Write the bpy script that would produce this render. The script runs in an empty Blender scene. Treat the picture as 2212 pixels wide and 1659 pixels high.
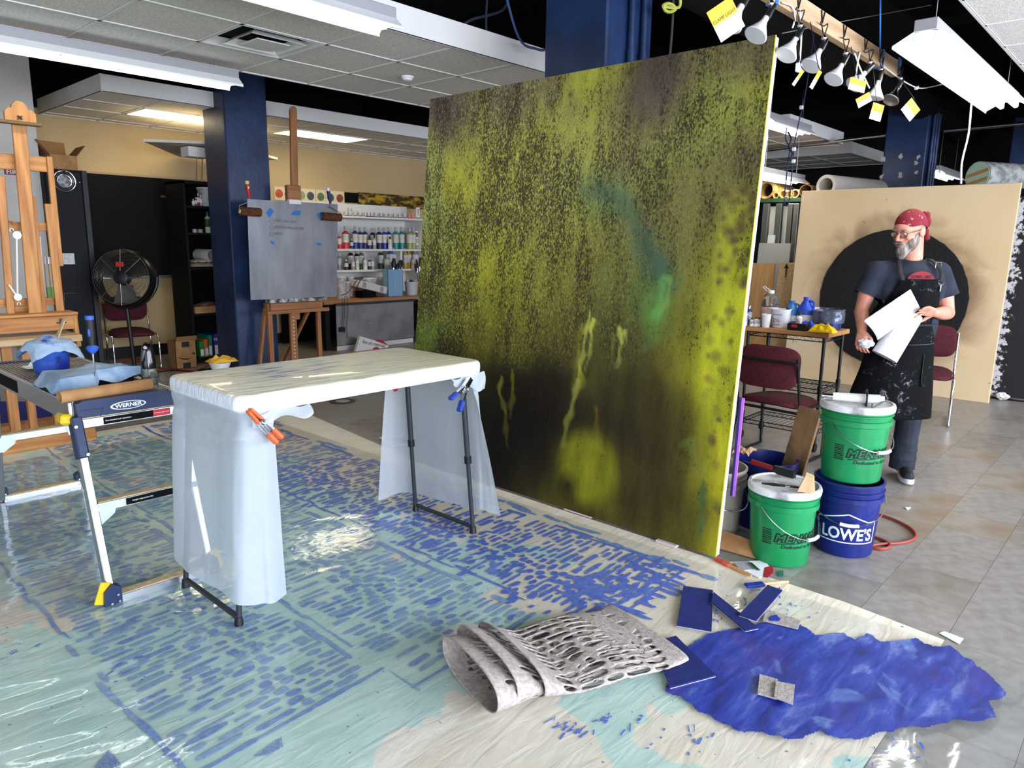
import bpy, bmesh, math, random
import numpy as np
from mathutils import Vector, Matrix, Euler, Quaternion, noise
random.seed(7)
SC = bpy.context.scene
COL = SC.collection
PI = math.pi
def V3(*a): return Vector(a)
def lin(c):
    return tuple(((v/255)/12.92 if v/255 <= .04045 else ((v/255+.055)/1.055)**2.4) for v in c)

# ---------------------------------------------------------------- camera
IMG_W, IMG_H, FOC, CAM_H = 2212, 1659, 1560.0, 1.53
_p, _r, _y = math.radians(11.0), math.radians(.75), math.radians(42.5)
_fw = V3(math.cos(_p)*math.cos(_y), math.cos(_p)*math.sin(_y), -math.sin(_p))
_rt = V3(math.sin(_y), -math.cos(_y), 0); _up = _rt.cross(_fw)
CR = _rt*math.cos(_r)+_up*math.sin(_r); CU = -_rt*math.sin(_r)+_up*math.cos(_r)
CAM = V3(0, 0, CAM_H)
cd = bpy.data.cameras.new('camera'); co = bpy.data.objects.new('camera', cd); COL.objects.link(co)
cd.sensor_fit = 'HORIZONTAL'; cd.sensor_width = 36; cd.lens = FOC/IMG_W*36; cd.clip_start = .05; cd.clip_end = 100
m = Matrix((CR, CU, -_fw)).transposed().to_4x4(); m.translation = CAM; co.matrix_world = m
SC.camera = co
# measured points of the photograph turned into places in the room
def _ray(x, y): return _fw+CR*((x-IMG_W/2)/FOC)-CU*((y-IMG_H/2)/FOC)
def Zp(x, y, z=0.): d = _ray(x, y); return CAM+d*((z-CAM_H)/d.z)
def Xp(x, y, u): d = _ray(x, y); return CAM+d*(u/d.x)
def Yp(x, y, v): d = _ray(x, y); return CAM+d*(v/d.y)

# ---------------------------------------------------------------- world, daylight, exposure
w = bpy.data.worlds.new('world'); SC.world = w; w.use_nodes = True
bg = w.node_tree.nodes['Background']; bg.inputs[0].default_value = (*lin((205, 220, 240)), 1); bg.inputs[1].default_value = .5
def area(name, loc, to, sx, sy, power, col):
    l = bpy.data.lights.new(name, 'AREA'); l.shape = 'RECTANGLE'; l.size = sx; l.size_y = sy; l.energy = power; l.color = lin(col)
    o = bpy.data.objects.new(name, l); COL.objects.link(o); o.location = loc
    o.rotation_euler = (Vector(to)-Vector(loc)).to_track_quat('-Z', 'Y').to_euler(); return o
# shop-front windows along the street side (behind and to the right of the camera)
for i, x in enumerate((-1.6, 1.6, 4.8, 8.0)):
    area('daylight', (x, -4.02, 1.75), (x, 0, 1.6), 2.5, 2.3, (330, 330, 250, 190)[i], (228, 236, 255))
for i, y in enumerate((-2.0, 1.2)):
    area('daylight', (-4.52, y, 1.75), (0, y, 1.6), 2.5, 2.3, 60, (228, 236, 255))
SC.view_settings.view_transform = 'Standard'; SC.view_settings.look = 'None'
SC.view_settings.gamma = 1; SC.view_settings.use_curve_mapping = False; SC.view_settings.exposure = 0.42
SC.cycles.max_bounces = 8; SC.cycles.transparent_max_bounces = 16; SC.cycles.caustics_reflective = False; SC.cycles.caustics_refractive = False

# ---------------------------------------------------------------- materials
MC = {}
def mk(name, col, rough=.6, metal=0., col2=None, vs=8., vd=4., vlo=.4, vhi=.6, stretch=None, bump=0., bs=60., emit=0., trans=0., alpha=1., ior=1.45, coat=0., sheen=0., sub=0., spec=.5):
    if name in MC: return MC[name]
    m = bpy.data.materials.new(name); m.use_nodes = True; nt = m.node_tree; N = nt.nodes; L = nt.links
    b = N['Principled BSDF']; c = (*lin(col), 1)
    b.inputs['Base Color'].default_value = c; b.inputs['Roughness'].default_value = rough; b.inputs['Metallic'].default_value = metal
    b.inputs['IOR'].default_value = ior; b.inputs['Transmission Weight'].default_value = trans; b.inputs['Alpha'].default_value = alpha
    b.inputs['Specular IOR Level'].default_value = spec; b.inputs['Coat Weight'].default_value = coat; b.inputs['Sheen Weight'].default_value = sheen
    if sub: b.inputs['Subsurface Weight'].default_value = sub; b.inputs['Subsurface Radius'].default_value = (.02, .008, .005)
    if emit: b.inputs['Emission Color'].default_value = c; b.inputs['Emission Strength'].default_value = emit
    if col2 or bump:
        tc = N.new('ShaderNodeTexCoord'); mp = N.new('ShaderNodeMapping'); L.new(tc.outputs['Object'], mp.inputs[0])
        if stretch: mp.inputs['Scale'].default_value = stretch
    if col2:
        n = N.new('ShaderNodeTexNoise'); n.inputs['Scale'].default_value = vs; n.inputs['Detail'].default_value = vd; L.new(mp.outputs[0], n.inputs[0])
        r = N.new('ShaderNodeValToRGB'); r.color_ramp.elements[0].position = vlo; r.color_ramp.elements[1].position = vhi
        r.color_ramp.elements[0].color = c; r.color_ramp.elements[1].color = (*lin(col2), 1)
        L.new(n.outputs[0], r.inputs[0]); L.new(r.outputs[0], b.inputs['Base Color'])
        if emit: L.new(r.outputs[0], b.inputs['Emission Color'])
    if bump:
        n = N.new('ShaderNodeTexNoise'); n.inputs['Scale'].default_value = bs; n.inputs['Detail'].default_value = 3; L.new(mp.outputs[0], n.inputs[0])
        bp = N.new('ShaderNodeBump'); bp.inputs['Strength'].default_value = min(1, bump); bp.inputs['Distance'].default_value = .01
        L.new(n.outputs[0], bp.inputs['Height']); L.new(bp.outputs[0], b.inputs['Normal'])
    MC[name] = m; return m
def wood(name, a, b, sc=(3, 40, 40), rough=.55):
    return mk(name, a, rough, col2=b, vs=1., vd=5, vlo=.35, vhi=.65, stretch=sc)
navy = mk('navy_paint', (26, 42, 72), .36, col2=(33, 54, 90), vs=3, bump=.15, bs=25)
black = mk('black_plastic', (16, 16, 18), .4)
blackm = mk('black_matte', (9, 9, 9), .9, spec=.2)
blackw = mk('black_wood', (13, 13, 14), .65, bump=.05, bs=30, spec=.25)
white = mk('white_plastic', (236, 236, 234), .4)
whitem = mk('white_paint', (228, 226, 220), .6)
grey = mk('grey_plastic', (150, 152, 155), .5)
steel = mk('steel', (190, 192, 195), .25, 1.)
alu = mk('aluminium', (205, 207, 210), .33, 1., bump=.03, bs=200)
darkm = mk('dark_grey_metal', (52, 54, 58), .45, .3)
chrome = mk('chrome', (220, 220, 222), .1, 1.)
card = mk('cardboard', (176, 132, 84), .85, col2=(160, 116, 72), vs=12)
cardin = mk('cardboard_inside', (150, 108, 66), .9)
beige = mk('beige_wall', (196, 172, 126), .75, col2=(188, 163, 118), vs=.7, bump=.03, bs=120)
plaster = mk('grey_wall', (205, 200, 190), .75, col2=(196, 190, 180), vs=.8, bump=.03, bs=120)
tilem = mk('ceiling_tile', (236, 232, 222), .95, col2=(212, 208, 198), vs=90, vd=2, vlo=.42, vhi=.6, bump=.35, bs=140)
gridm = mk('ceiling_grid', (222, 220, 214), .6)
burg = mk('burgundy_fabric', (84, 16, 28), .8, col2=(66, 12, 22), vs=60, bump=.1, bs=300)
oak = wood('oak', (206, 148, 84), (168, 108, 54), (30, 30, 2.2))
oakh = wood('oak_cross', (206, 148, 84), (168, 108, 54), (2.2, 30, 30))
beech = wood('easel_wood', (168, 112, 66), (138, 88, 50), (40, 40, 2))
beechh = wood('easel_wood_cross', (168, 112, 66), (138, 88, 50), (2, 40, 40))
pine = wood('pine', (214, 184, 140), (190, 156, 110), (2, 40, 40))
paper = mk('white_paper', (240, 240, 238), .9)
bluep = mk('blue_plastic', (17, 31, 108), .32, col2=(14, 26, 92), vs=5)
greenp = mk('green_plastic', (20, 134, 74), .3, col2=(16, 118, 66), vs=4)
ultra = mk('ultramarine_paint', (24, 52, 160), .6, col2=(18, 42, 140), vs=14)

# ---------------------------------------------------------------- builders
class MB:
    def __init__(s, xf=None): s.bm = bmesh.new(); s.xf = xf
    def _t(s, vs, mat=None):
        if mat is not None: bmesh.ops.transform(s.bm, matrix=mat, verts=vs)
        return vs
    def box(s, c, d, rot=None, bev=0., seg=1):
        M = Matrix.Translation(c)
        if rot is not None: M = M @ (rot.to_4x4() if not isinstance(rot, (tuple, list)) else Euler(rot).to_matrix().to_4x4())
        hx, hy, hz = d[0]/2, d[1]/2, d[2]/2
        if not bev:
            vs = [s.bm.verts.new(M @ Vector((x, y, z))) for z in (-hz, hz) for x, y in ((-hx, -hy), (hx, -hy), (hx, hy), (-hx, hy))]
            for f in ((3, 2, 1, 0), (4, 5, 6, 7), (0, 1, 5, 4), (1, 2, 6, 5), (2, 3, 7, 6), (3, 0, 4, 7)): s.bm.faces.new([vs[i] for i in f])
            return vs
        t = bmesh.new(); bmesh.ops.create_cube(t, size=1.); bmesh.ops.scale(t, vec=d, verts=t.verts[:])
        bmesh.ops.bevel(t, geom=t.edges[:], offset=min(bev, min(d)*.49), segments=seg, affect='EDGES', profile=.7)
        return s.add(t, M)
    def add(s, t, M=None):
        mp = {v: s.bm.verts.new(M @ v.co if M is not None else v.co) for v in t.verts}
        for f in t.faces: s.bm.faces.new([mp[v] for v in f.verts])
        t.free(); return list(mp.values())
    def bx(s, x0, x1, y0, y1, z0, z1, bev=0.): return s.box(((x0+x1)/2, (y0+y1)/2, (z0+z1)/2), (abs(x1-x0), abs(y1-y0), abs(z1-z0)), bev=bev)
    def bar(s, a, b, w, h, up=(0, 0, 1), bev=0.):
        a, b = Vector(a), Vector(b); d = b-a; L = d.length; x = d.normalized(); z = Vector(up); y = z.cross(x)
        if y.length < 1e-4: y = Vector((0, 1, 0)).cross(x) if abs(x.y) < .9 else Vector((1, 0, 0)).cross(x)
        y.normalize(); z = x.cross(y); R = Matrix((x, y, z)).transposed()
        return s.box((a+b)/2, (L, w, h), R, bev)
    def ring(s, c, x, y, rx, ry, n): return [s.bm.verts.new(c+x*(math.cos(2*PI*i/n)*rx)+y*(math.sin(2*PI*i/n)*ry)) for i in range(n)]
    def skin(s, rings, cap=True, closed=False):
        n = len(rings[0]); k = len(rings)
        for a in range(k if closed else k-1):
            A, B = rings[a], rings[(a+1) % k]
            for i in range(n):
                try: s.bm.faces.new((A[i], A[(i+1) % n], B[(i+1) % n], B[i]))
                except ValueError: pass
        if cap and not closed:
            try: s.bm.faces.new(rings[0][::-1])
            except ValueError: pass
            try: s.bm.faces.new(rings[-1])
            except ValueError: pass
    def cyl(s, a, b, r0, r1=None, n=16, cap=True):
        a, b = Vector(a), Vector(b); r1 = r0 if r1 is None else r1; d = (b-a).normalized(); x = d.orthogonal().normalized(); y = d.cross(x)
        A, B = s.ring(a, x, y, r0, r0, n), s.ring(b, x, y, r1, r1, n); s.skin([A, B], cap); return A+B
    def tube(s, pts, r, n=8, closed=False, cap=True, rr=None, sq=1.):
        pts = [Vector(p) for p in pts]; k = len(pts); rings = []; px = None
        for i, p in enumerate(pts):
            if closed: t = pts[(i+1) % k]-pts[i-1]
            else: t = pts[min(i+1, k-1)]-pts[max(i-1, 0)]
            t = t.normalized() if t.length > 1e-9 else Vector((0, 0, 1))
            if px is None: px = t.orthogonal().normalized()
            x = px-t*px.dot(t)
            x = x.normalized() if x.length > 1e-6 else t.orthogonal().normalized()
            px = x; R = rr[i] if rr else r; rings.append(s.ring(p, x, t.cross(x), R, R*sq, n))
        s.skin(rings, cap, closed); return [v for R in rings for v in R]
    def lathe(s, prof, c=(0, 0, 0), n=32, cap=True, axis=None):
        c = Vector(c); R = axis.to_track_quat('Z', 'Y').to_matrix() if axis is not None else Matrix.Identity(3)
        rings = [s.ring(c+R@Vector((0, 0, z)), R@Vector((1, 0, 0)), R@Vector((0, 1, 0)), max(r, 1e-4), max(r, 1e-4), n) for r, z in prof]
        s.skin(rings, cap); return [v for q in rings for v in q]
    def ell(s, c, r, u=16, v=10, rot=None):
        t = bmesh.new(); bmesh.ops.create_uvsphere(t, u_segments=u, v_segments=v, radius=1.)
        return s.add(t, Matrix.Translation(c) @ (rot.to_4x4() if rot is not None else Matrix.Identity(4)) @ Matrix.Diagonal((*r, 1)))
    def poly(s, pts, th=0., nrm=None):
        vs = [s.bm.verts.new(p) for p in pts]; f = s.bm.faces.new(vs)
        if th:
            nrm = Vector(nrm) if nrm is not None else f.normal
            if nrm.length < .1: f.normal_update(); nrm = f.normal
            q = [s.bm.verts.new(Vector(p)+nrm*th) for p in pts]; n = len(vs)
            s.bm.faces.new(q[::-1])
            for i in range(n): s.bm.faces.new((vs[(i+1) % n], vs[i], q[i], q[(i+1) % n]))
        return vs
    def prism(s, pts2, o, x, y, th):
        o, x, y = Vector(o), Vector(x), Vector(y); z = x.cross(y).normalized()
        return s.poly([o+x*a+y*b for a, b in pts2], th, z)
    def grid(s, fn, nu, nv, thick=0.):
        g = [[s.bm.verts.new(fn(i/nu, j/nv)) for j in range(nv+1)] for i in range(nu+1)]
        for i in range(nu):
            for j in range(nv): s.bm.faces.new((g[i][j], g[i+1][j], g[i+1][j+1], g[i][j+1]))
        return g
    def build(s, name, mat, parent=None, smooth=False, world=True, ang=None):
        bmesh.ops.recalc_face_normals(s.bm, faces=s.bm.faces[:])
        me = bpy.data.meshes.new(name); s.bm.to_mesh(me); s.bm.free()
        if s.xf is not None: me.transform(s.xf)
        if parent is not None and world: me.transform(wm(parent).inverted())
        if smooth:
            me.polygons.foreach_set('use_smooth', [True]*len(me.polygons))
            if ang is None: ang = 40
            bmark(me, ang)
        if mat is not None: me.materials.append(mat)
        o = bpy.data.objects.new(name, me); COL.objects.link(o); o.parent = parent; return o
def bmark(me, ang):
    b = bmesh.new(); b.from_mesh(me); a = math.radians(ang)
    for e in b.edges: e.smooth = not (len(e.link_faces) == 2 and e.calc_face_angle(0) > a)
    b.to_mesh(me); b.free()
def wm(o):
    m = o.matrix_basis.copy()
    while o.parent: o = o.parent; m = o.matrix_basis @ m
    return m
def tag(o, label, cat, group=None):
    o['label'] = label; o['category'] = cat
    if group: o['group'] = group
    return o
def struct(o): o['kind'] = 'structure'; return o
def thing(name, label, cat, loc=(0, 0, 0), rz=0., group=None):
    o = bpy.data.objects.new(name, None); COL.objects.link(o); o.location = loc; o.rotation_euler = (0, 0, rz); o.empty_display_size = .1
    return tag(o, label, cat, group)
def copy_tree(o, parent=None):
    c = o.copy(); COL.objects.link(c); c.parent = parent
    for ch in [q for q in o.children]: copy_tree(ch, c)
    return c
def one(name, mat, fn, parent=None, smooth=False, world=True):
    b = MB(); fn(b); return b.build(name, mat, parent, smooth, world)
def text(name, s, size, mat, o, x, y, parent=None, off=0., ext=.0006, align='CENTER', shear=0., bold=0., sx=1.):
    cu = bpy.data.curves.new(name, 'FONT'); cu.body = s; cu.size = size; cu.align_x = align; cu.align_y = 'CENTER'; cu.extrude = ext; cu.shear = shear; cu.offset = bold; cu.resolution_u = 3
    t = bpy.data.objects.new(name, cu); COL.objects.link(t); dg = bpy.context.evaluated_depsgraph_get(); me = bpy.data.meshes.new_from_object(t.evaluated_get(dg))
    bpy.data.objects.remove(t); bpy.data.curves.remove(cu)
    x, y = Vector(x).normalized(), Vector(y).normalized(); z = x.cross(y); M = Matrix((x*sx, y, z)).transposed().to_4x4(); M.translation = Vector(o)+z*off
    me.transform(M)
    if parent is not None: me.transform(wm(parent).inverted())
    me.materials.clear(); me.materials.append(mat); o = bpy.data.objects.new(name, me); COL.objects.link(o); o.parent = parent; return o
def arc(c, x, y, r, a0, a1, n):
    c, x, y = Vector(c), Vector(x), Vector(y)
    return [c+x*(r*math.cos(a0+(a1-a0)*i/n))+y*(r*math.sin(a0+(a1-a0)*i/n)) for i in range(n+1)]
def crs(pts, k=6):
    P = [Vector(p) for p in pts]; P = [P[0]*2-P[1]]+P+[P[-1]*2-P[-2]]; out = []
    for i in range(1, len(P)-2):
        for j in range(k):
            t = j/k; a, b, c, d = P[i-1:i+3]
            out.append(.5*((2*b)+(c-a)*t+(2*a-5*b+4*c-d)*t*t+(3*b-a-3*c+d)*t**3))
    out.append(P[-2]); return out

def parts(name, mat, items, parent, smooth=False):
    """every item (a function filling a builder) becomes a part of its own"""
    return [one(name, mat, f, parent, smooth) for f in items]
# ================================================================ the room
# floor of vinyl tiles: the nearest 300 visible ones are parts, the rest one stuff part
TS = .33
vct = mk('vinyl_tile', (158, 153, 146), .33, col2=(136, 130, 122), vs=16, vd=8, vlo=.35, vhi=.68, bump=.02, bs=60)
vct2 = mk('vinyl_tile_worn', (150, 144, 134), .36, col2=(126, 117, 106), vs=9, vd=8, vlo=.35, vhi=.68)
vct3 = mk('vinyl_tile_stained', (156, 149, 138), .36, col2=(138, 118, 94), vs=4, vd=8, vlo=.4, vhi=.7)
floor = struct(one('floor', mk('floor_slab', (88, 82, 76), .7), lambda b: b.bx(-4.5, 14, -4, 10, -.12, -.004)))
tb = MB(); tb.box((0, 0, -.002), (TS-.0016, TS-.0016, .004)); t0 = tb.build('floor_tile', vct, floor, world=False); tmesh = t0.data
bpy.data.objects.remove(t0)
tmeshes = []
for mm in (vct, vct2, vct3):
    q = tmesh.copy(); q.materials.clear(); q.materials.append(mm); tmeshes.append(q)
def seen(x, y):
    q = V3(x, y, 0)-CAM; d = q.dot(_fw)
    if d < .3: return None
    a, b = IMG_W/2+FOC*q.dot(CR)/d, IMG_H/2-FOC*q.dot(CU)/d
    return d if -40 < a < IMG_W+40 and b < IMG_H+60 else None
tl = []
for i in range(-14, 43):
    for j in range(-12, 31):
        x, y = .005+i*TS, .005+j*TS
        cov = (x < 3.0 and .75 < y < 6.1)
        d = seen(x, y) if not cov else None
        if cov and not (x > 2.7 or y > 5.8): d = None
        tl.append((d if d else 99, x, y, i, j))
tl.sort(); rest = MB(); nt = 0
for d, x, y, i, j in tl:
    if d < 99 and nt < 300 and (x > 2.6 or y < 1.0):
        o = bpy.data.objects.new('floor_tile', tmeshes[0 if random.random() < .7 else (2 if (4.2 < x < 6.5 and y < 1.5) else 1)]); COL.objects.link(o); o.parent = floor
        o.location = (x, y, random.uniform(-.0004, .0002)); nt += 1
    else: rest.box((x, y, -.002), (TS-.0016, TS-.0016, .004))
rest.build('floor_tiles_far', vct2, floor)['kind'] = 'stuff'
# drain cover in the floor
dr = thing('floor_drain', 'round steel floor drain cover set in the bare floor behind the table', 'drain', Zp(740, 867, .001))
c0 = dr.location
one('drain_ring', darkm, lambda b: b.lathe([(.125, 0), (.125, .004), (.075, .006), (.075, 0)], c0, 28), dr)
one('drain_plate', alu, lambda b: b.lathe([(.07, 0), (.07, .005), (.05, .007), (.001, .007)], c0, 28), dr)

WY = 10.0    # back wall
def wall(name, mat, fn): return struct(one(name, mat, fn))
wall('wall_back', beige, lambda b: b.bx(-4.5, 14.0, WY, WY+.15, 0, 3.0))
wall('wall_back_upper', mk('shade_black_wall', (10, 9, 8), .95, spec=.1), lambda b: b.bx(-4.5, 14.0, WY-.01, WY+.15, 3.0, 3.9))  # upper wall coloured black, which paints in the shade above the hung ceiling
wall('wall_front_left', plaster, lambda b: b.bx(-4.5, Yp(80, 300, 9.0).x, 9.0, WY, 0, 3.9))
wall('wall_far', mk('far_wall', (26, 24, 24), .85, spec=.2), lambda b: b.bx(14.0, 14.15, -4, WY+.15, 0, 3.9))
def wwall(name, ax):
    b = MB()
    if ax == 'y':
        for x0, x1 in ((-4.5, -2.9), (-.3, .3), (2.9, 3.5), (6.1, 6.7), (9.3, 14)): b.bx(x0, x1, -4.15, -4, 0, 3.9)
        b.bx(-4.5, 14, -4.15, -4, 0, .55); b.bx(-4.5, 14, -4.15, -4, 2.95, 3.9)
    else:
        for y0, y1 in ((-4, -3.3), (-.7, -.1), (2.5, WY)): b.bx(-4.65, -4.5, y0, y1, 0, 3.9)
        b.bx(-4.65, -4.5, -4, WY, 0, .55); b.bx(-4.65, -4.5, -4, WY, 2.95, 3.9)
    return struct(b.build(name, plaster))
wwall('wall_street', 'y'); wwall('wall_side', 'x')
ceilm = mk('black_ceiling', (6, 6, 7), .95, spec=.1)
struct(one('ceiling', ceilm, lambda b: b.bx(-4.65, 14.15, -4.15, WY+.15, 3.9, 4.0)))
# black beams and ducts up there
for k, (x0, x1, y0, y1, z0, z1) in enumerate(((-4.5, 14, 6.3, 6.75, 3.35, 3.9), (-4.5, 14, 1.9, 2.35, 3.35, 3.9), (3.85, 4.3, -4, 10, 3.3, 3.9), (10.6, 11.05, -4, 10, 3.3, 3.9), (7.3, 7.6, -4, 10, 3.45, 3.9))):
    struct(one('trim_%d' % (k+1), mk('black_beam', (8, 8, 9), .9, spec=.15), lambda b: b.bx(x0, x1, y0, y1, z0, z1, .01)))
dct = thing('ceiling_duct', 'round black air duct running under the dark ceiling', 'duct', (6, 5.0, 3.5))
one('duct_pipe', mk('black_duct', (9, 9, 10), .7, spec=.2), lambda b: b.cyl((4.6, 2.75, 3.35), (13.5, 2.75, 3.35), .2, n=24), dct, True)
for x in np.arange(5.2, 13.4, 1.1):
    one('duct_band', mk('black_duct', (9, 9, 10), .7, spec=.2), lambda b: b.tube(arc((x, 2.75, 3.35), (0, 1, 0), (0, 0, 1), .207, 0, 2*PI, 24)[:-1], .012, 6, True), dct)
wall('baseboard_back', mk('baseboard', (14, 13, 14), .5), lambda b: b.bx(2.6, 14, WY-.014, WY, 0, .15, .003))
# columns
def column(i, cx, cy, w, pipes, label):
    o = struct(one('wall_column_%s' % i, navy, lambda b: b.bx(cx, cx+w, cy, cy+w, 0, 3.9, .012)))
    for px in pipes:
        q = MB(); q.cyl((cx+px, cy-.03, 0), (cx+px, cy-.03, 3.9), .022, n=12); q.cyl((cx+px, cy-.03, 2.62), (cx+px, cy-.03, 2.74), .027, n=12); q.bx(cx+px-.045, cx+px+.045, cy-.012, cy, 2.5, 2.525)
        q.build('conduit', navy, o, True)
    return o
cl = Yp(487, 300, 7.73); column('left', cl.x, 7.73, .5, (), '')
column('middle', 3.86, 2.79, .5, (.22, .36), '')
column('right', 10.6, Xp(2003, 300, 10.6).y, .5, (.12, .24, .36), '')
column('far', 12.6, 1.55, .5, (), '')
# chipped paint marks on right column
b = MB(); random.seed(5)
for (px, py) in ((1907, 345), (1947, 338), (1982, 340), (1905, 380), (1945, 378), (1981, 372), (1978, 352), (1903, 392)):
    c = Xp(px, py, 10.598); pts = []
    for k in range(8):
        a = 2*PI*k/8; r = random.uniform(.012, .05); pts.append((10.598, c.y+math.cos(a)*r*.8, c.z+math.sin(a)*r))
    b.poly(pts)
b.build('paint_chips', mk('chip', (176, 170, 160), .8), bpy.data.objects['wall_column_right'])

# suspended ceiling clouds
TW = .61
tb = MB(); tb.box((0, 0, .012), (TW-.03, TW-.03, .018)); _t = tb.build('ceiling_tile', tilem, None); cmesh = _t.data; bpy.data.objects.remove(_t)
def cloud(x0, nx, y0, ny, z, fh=.15, skip=(), yfrac=1.):
    y1 = y0+TW*(ny-1+yfrac); x1 = x0+TW*nx
    g = MB()
    for a in ((x0-.01, x1+.01, y0-.012, y0), (x0-.01, x1+.01, y1, y1+.012), (x0-.012, x0, y0, y1), (x1, x1+.012, y0, y1)): g.bx(a[0], a[1], a[2], a[3], z-.004, z+fh)
    for i in range(nx+1): g.bx(x0+i*TW-.012, x0+i*TW+.012, y0, y1, z-.003, z+.004)
    for j in range(ny): g.bx(x0, x1, y0+j*TW-.012, y0+j*TW+.012, z-.003, z+.0035)
    g.bx(x0, x1, y1-.012, y1+.01, z-.003, z+.0035)
    o = struct(g.build('ceiling', gridm))
    for i in range(nx):
        for j in range(ny):
            if (i, j) in skip: continue
            q = bpy.data.objects.new('ceiling_tile', cmesh); COL.objects.link(q); q.parent = o
            f = yfrac if j == ny-1 else 1.
            q.location = (x0+(i+.5)*TW, y0+(j+.5*f)*TW, z); q.scale = (1, f if f == 1 else f*.96, 1); q.rotation_euler.z = random.choice((0, PI)); 
    one('ceiling_back', blackm, lambda b: b.bx(x0, x1, y0, y1, z+.06, z+.07), o)
    return o
X1 = 1.79-6*TW
CL1 = cloud(X1, 12, 3.90, 3, 2.845, .17, skip=((7, 1),))
TRX = 2.75; 
CL2 = cloud(2.75, 13, WY-.02-2.02, 4, 2.93, .16, skip=((1, 1), (2, 1), (4, 1), (5, 1)), yfrac=.31)
CL3 = cloud(11.73, 3, 3.95, 9, 2.93, .17)
CL4 = cloud(4.1, 12, 1.08-TW*5, 5, 2.845, .17)
CL5 = cloud(8.9, 3, 3.72, 6, 2.93, .16)
# square air diffuser dropped out of its tile
x0, y0, z0 = X1+7*TW, 3.90+TW, 2.845
dv = thing('air_diffuser', 'square white metal air diffuser hanging crooked in the ceiling grid', 'vent', (x0+TW/2, y0+TW/2, z0))
def frame(b, cx, cy, z, s0, s1, dz):
    for k in range(4):
        a = k*PI/2; R = Matrix.Rotation(a, 3, 'Z')
        p = [R@Vector(q)+Vector((cx, cy, z)) for q in ((-s0, -s0, 0), (s0, -s0, 0), (s1, -s1, dz), (-s1, -s1, dz))]
        b.poly(p, .002)
cx, cy = x0+TW/2, y0+TW/2
one('outer_frame', gridm, lambda b: frame(b, cx, cy, z0-.004, .29, .23, .045), dv)
one('middle_cone', gridm, lambda b: frame(b, cx+.01, cy-.01, z0-.012, .2, .15, .04), dv)
one('inner_plate', gridm, lambda b: b.box((cx+.01, cy-.01, z0-.012), (.24, .24, .008), bev=.003), dv)
one('neck', blackm, lambda b: b.bx(cx-.22, cx+.22, cy-.22, cy+.22, z0+.048, z0+.055), dv)
# smoke detector
p = Zp(880, 165, 2.842)
sd = thing('smoke_detector', 'round white smoke detector under the suspended ceiling tiles', 'detector', p)
one('base', white, lambda b: b.lathe([(.052, 0), (.052, -.012), (.048, -.016)], p, 28), sd, True)
one('dome', white, lambda b: b.lathe([(.042, -.016), (.036, -.03), (.018, -.036), (.001, -.037)], p, 28), sd, True)
tube_m = mk('fluorescent_tube', (255, 252, 240), .5, emit=21.)
refl = mk('white_enamel', (235, 235, 232), .3)
fixg = mk('fixture_grey', (150, 150, 152), .5)
# troffer lamps in the rear ceiling: warm light
trm = mk('troffer_lens', (255, 226, 160), .5, emit=4.)
trt = mk('troffer_lens_bright', (255, 244, 214), .5, emit=9.)
for k, (i0, lab) in enumerate(((1, 'recessed ceiling light panel above the chalkboard, left of the blue column'), (4, 'recessed ceiling light panel right of the blue column, above the paint shelf'))):
    xa, ya = 2.75+i0*TW, WY-.02-2.02+TW; xb, yb = xa+2*TW, ya+TW; z = 2.93
    t = thing('ceiling_light', lab, 'ceiling light', ((xa+xb)/2, (ya+yb)/2, z), group='recessed light panels in the rear ceiling')
    def fr(b):
        b.bx(xa+.015, xb-.015, ya+.015, ya+.04, z-.006, z+.05); b.bx(xa+.015, xb-.015, yb-.04, yb-.015, z-.006, z+.05); b.bx(xa+.015, xa+.04, ya, yb, z-.006, z+.05); b.bx(xb-.04, xb-.015, ya, yb, z-.006, z+.05)
    one('frame', refl, fr, t)
    one('diffuser', trm, lambda b: b.bx(xa+.04, xb-.04, ya+.04, yb-.3, z+.002, z+.008), t)
    one('diffuser', trt, lambda b: b.bx(xa+.04, xb-.04, yb-.3, yb-.04, z+.002, z+.008), t)
# open strip lights
def strip_light(label, xs, y, z, tubes=2, wide=.13, group=None, hang=3.9, off=.045):
    """xs = list of (x0, x1) tube sections along x"""
    x0, x1 = xs[0][0], xs[-1][1]
    t = thing('strip_light', label, 'strip light', ((x0+x1)/2, y, z), group=group)
    one('housing', fixg, lambda b: b.box(((x0+x1)/2, y, z+.075), (x1-x0+.04, .11, .06), bev=.004), t)
    def rf(b):
        pts = [(-wide, -.02), (-wide, -.005), (-.05, .05), (.05, .05), (wide, -.005), (wide, -.02), (wide-.004, -.02), (wide-.004, -.006), (.05, .046), (-.05, .046), (-wide+.004, -.006), (-wide+.004, -.02)]
        b.prism(pts, (x0-.02, y, z), (0, 1, 0), (0, 0, 1), (x1-x0)+.04)
    one('reflector', refl, rf, t)
    for a, c in xs:
        for xx in (a, c):
            for s in range(tubes):
                yy = y+(s-(tubes-1)/2)*off*2; one('lamp_holder', refl, lambda b: b.box((xx, yy, z+.025), (.022, .03, .05), bev=.006), t)
    for a, c in xs:
        for s in range(tubes):
            yy = y+(s-(tubes-1)/2)*off*2
            one('tube', tube_m, lambda b: b.cyl((a+.02, yy, z+.012), (c-.02, yy, z+.012), .0165, n=12), t, True)
    for xx in (x0+.15, x1-.15): one('hanger_wire', steel, lambda b: b.cyl((xx, y, z+.1), (xx, y, hang), .0025, n=5), t)
    return t
strip_light('long double strip light under the ceiling edge at far left, end by the blue column', [(.44, 1.68), (1.69, 2.86)], 5.55, 2.69, 1, .11)
strip_light('short strip light hung beside the suspended ceiling at the top middle of the view', [(1.55, 2.76)], 3.52, 2.72, 2, .11, off=.03)
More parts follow.
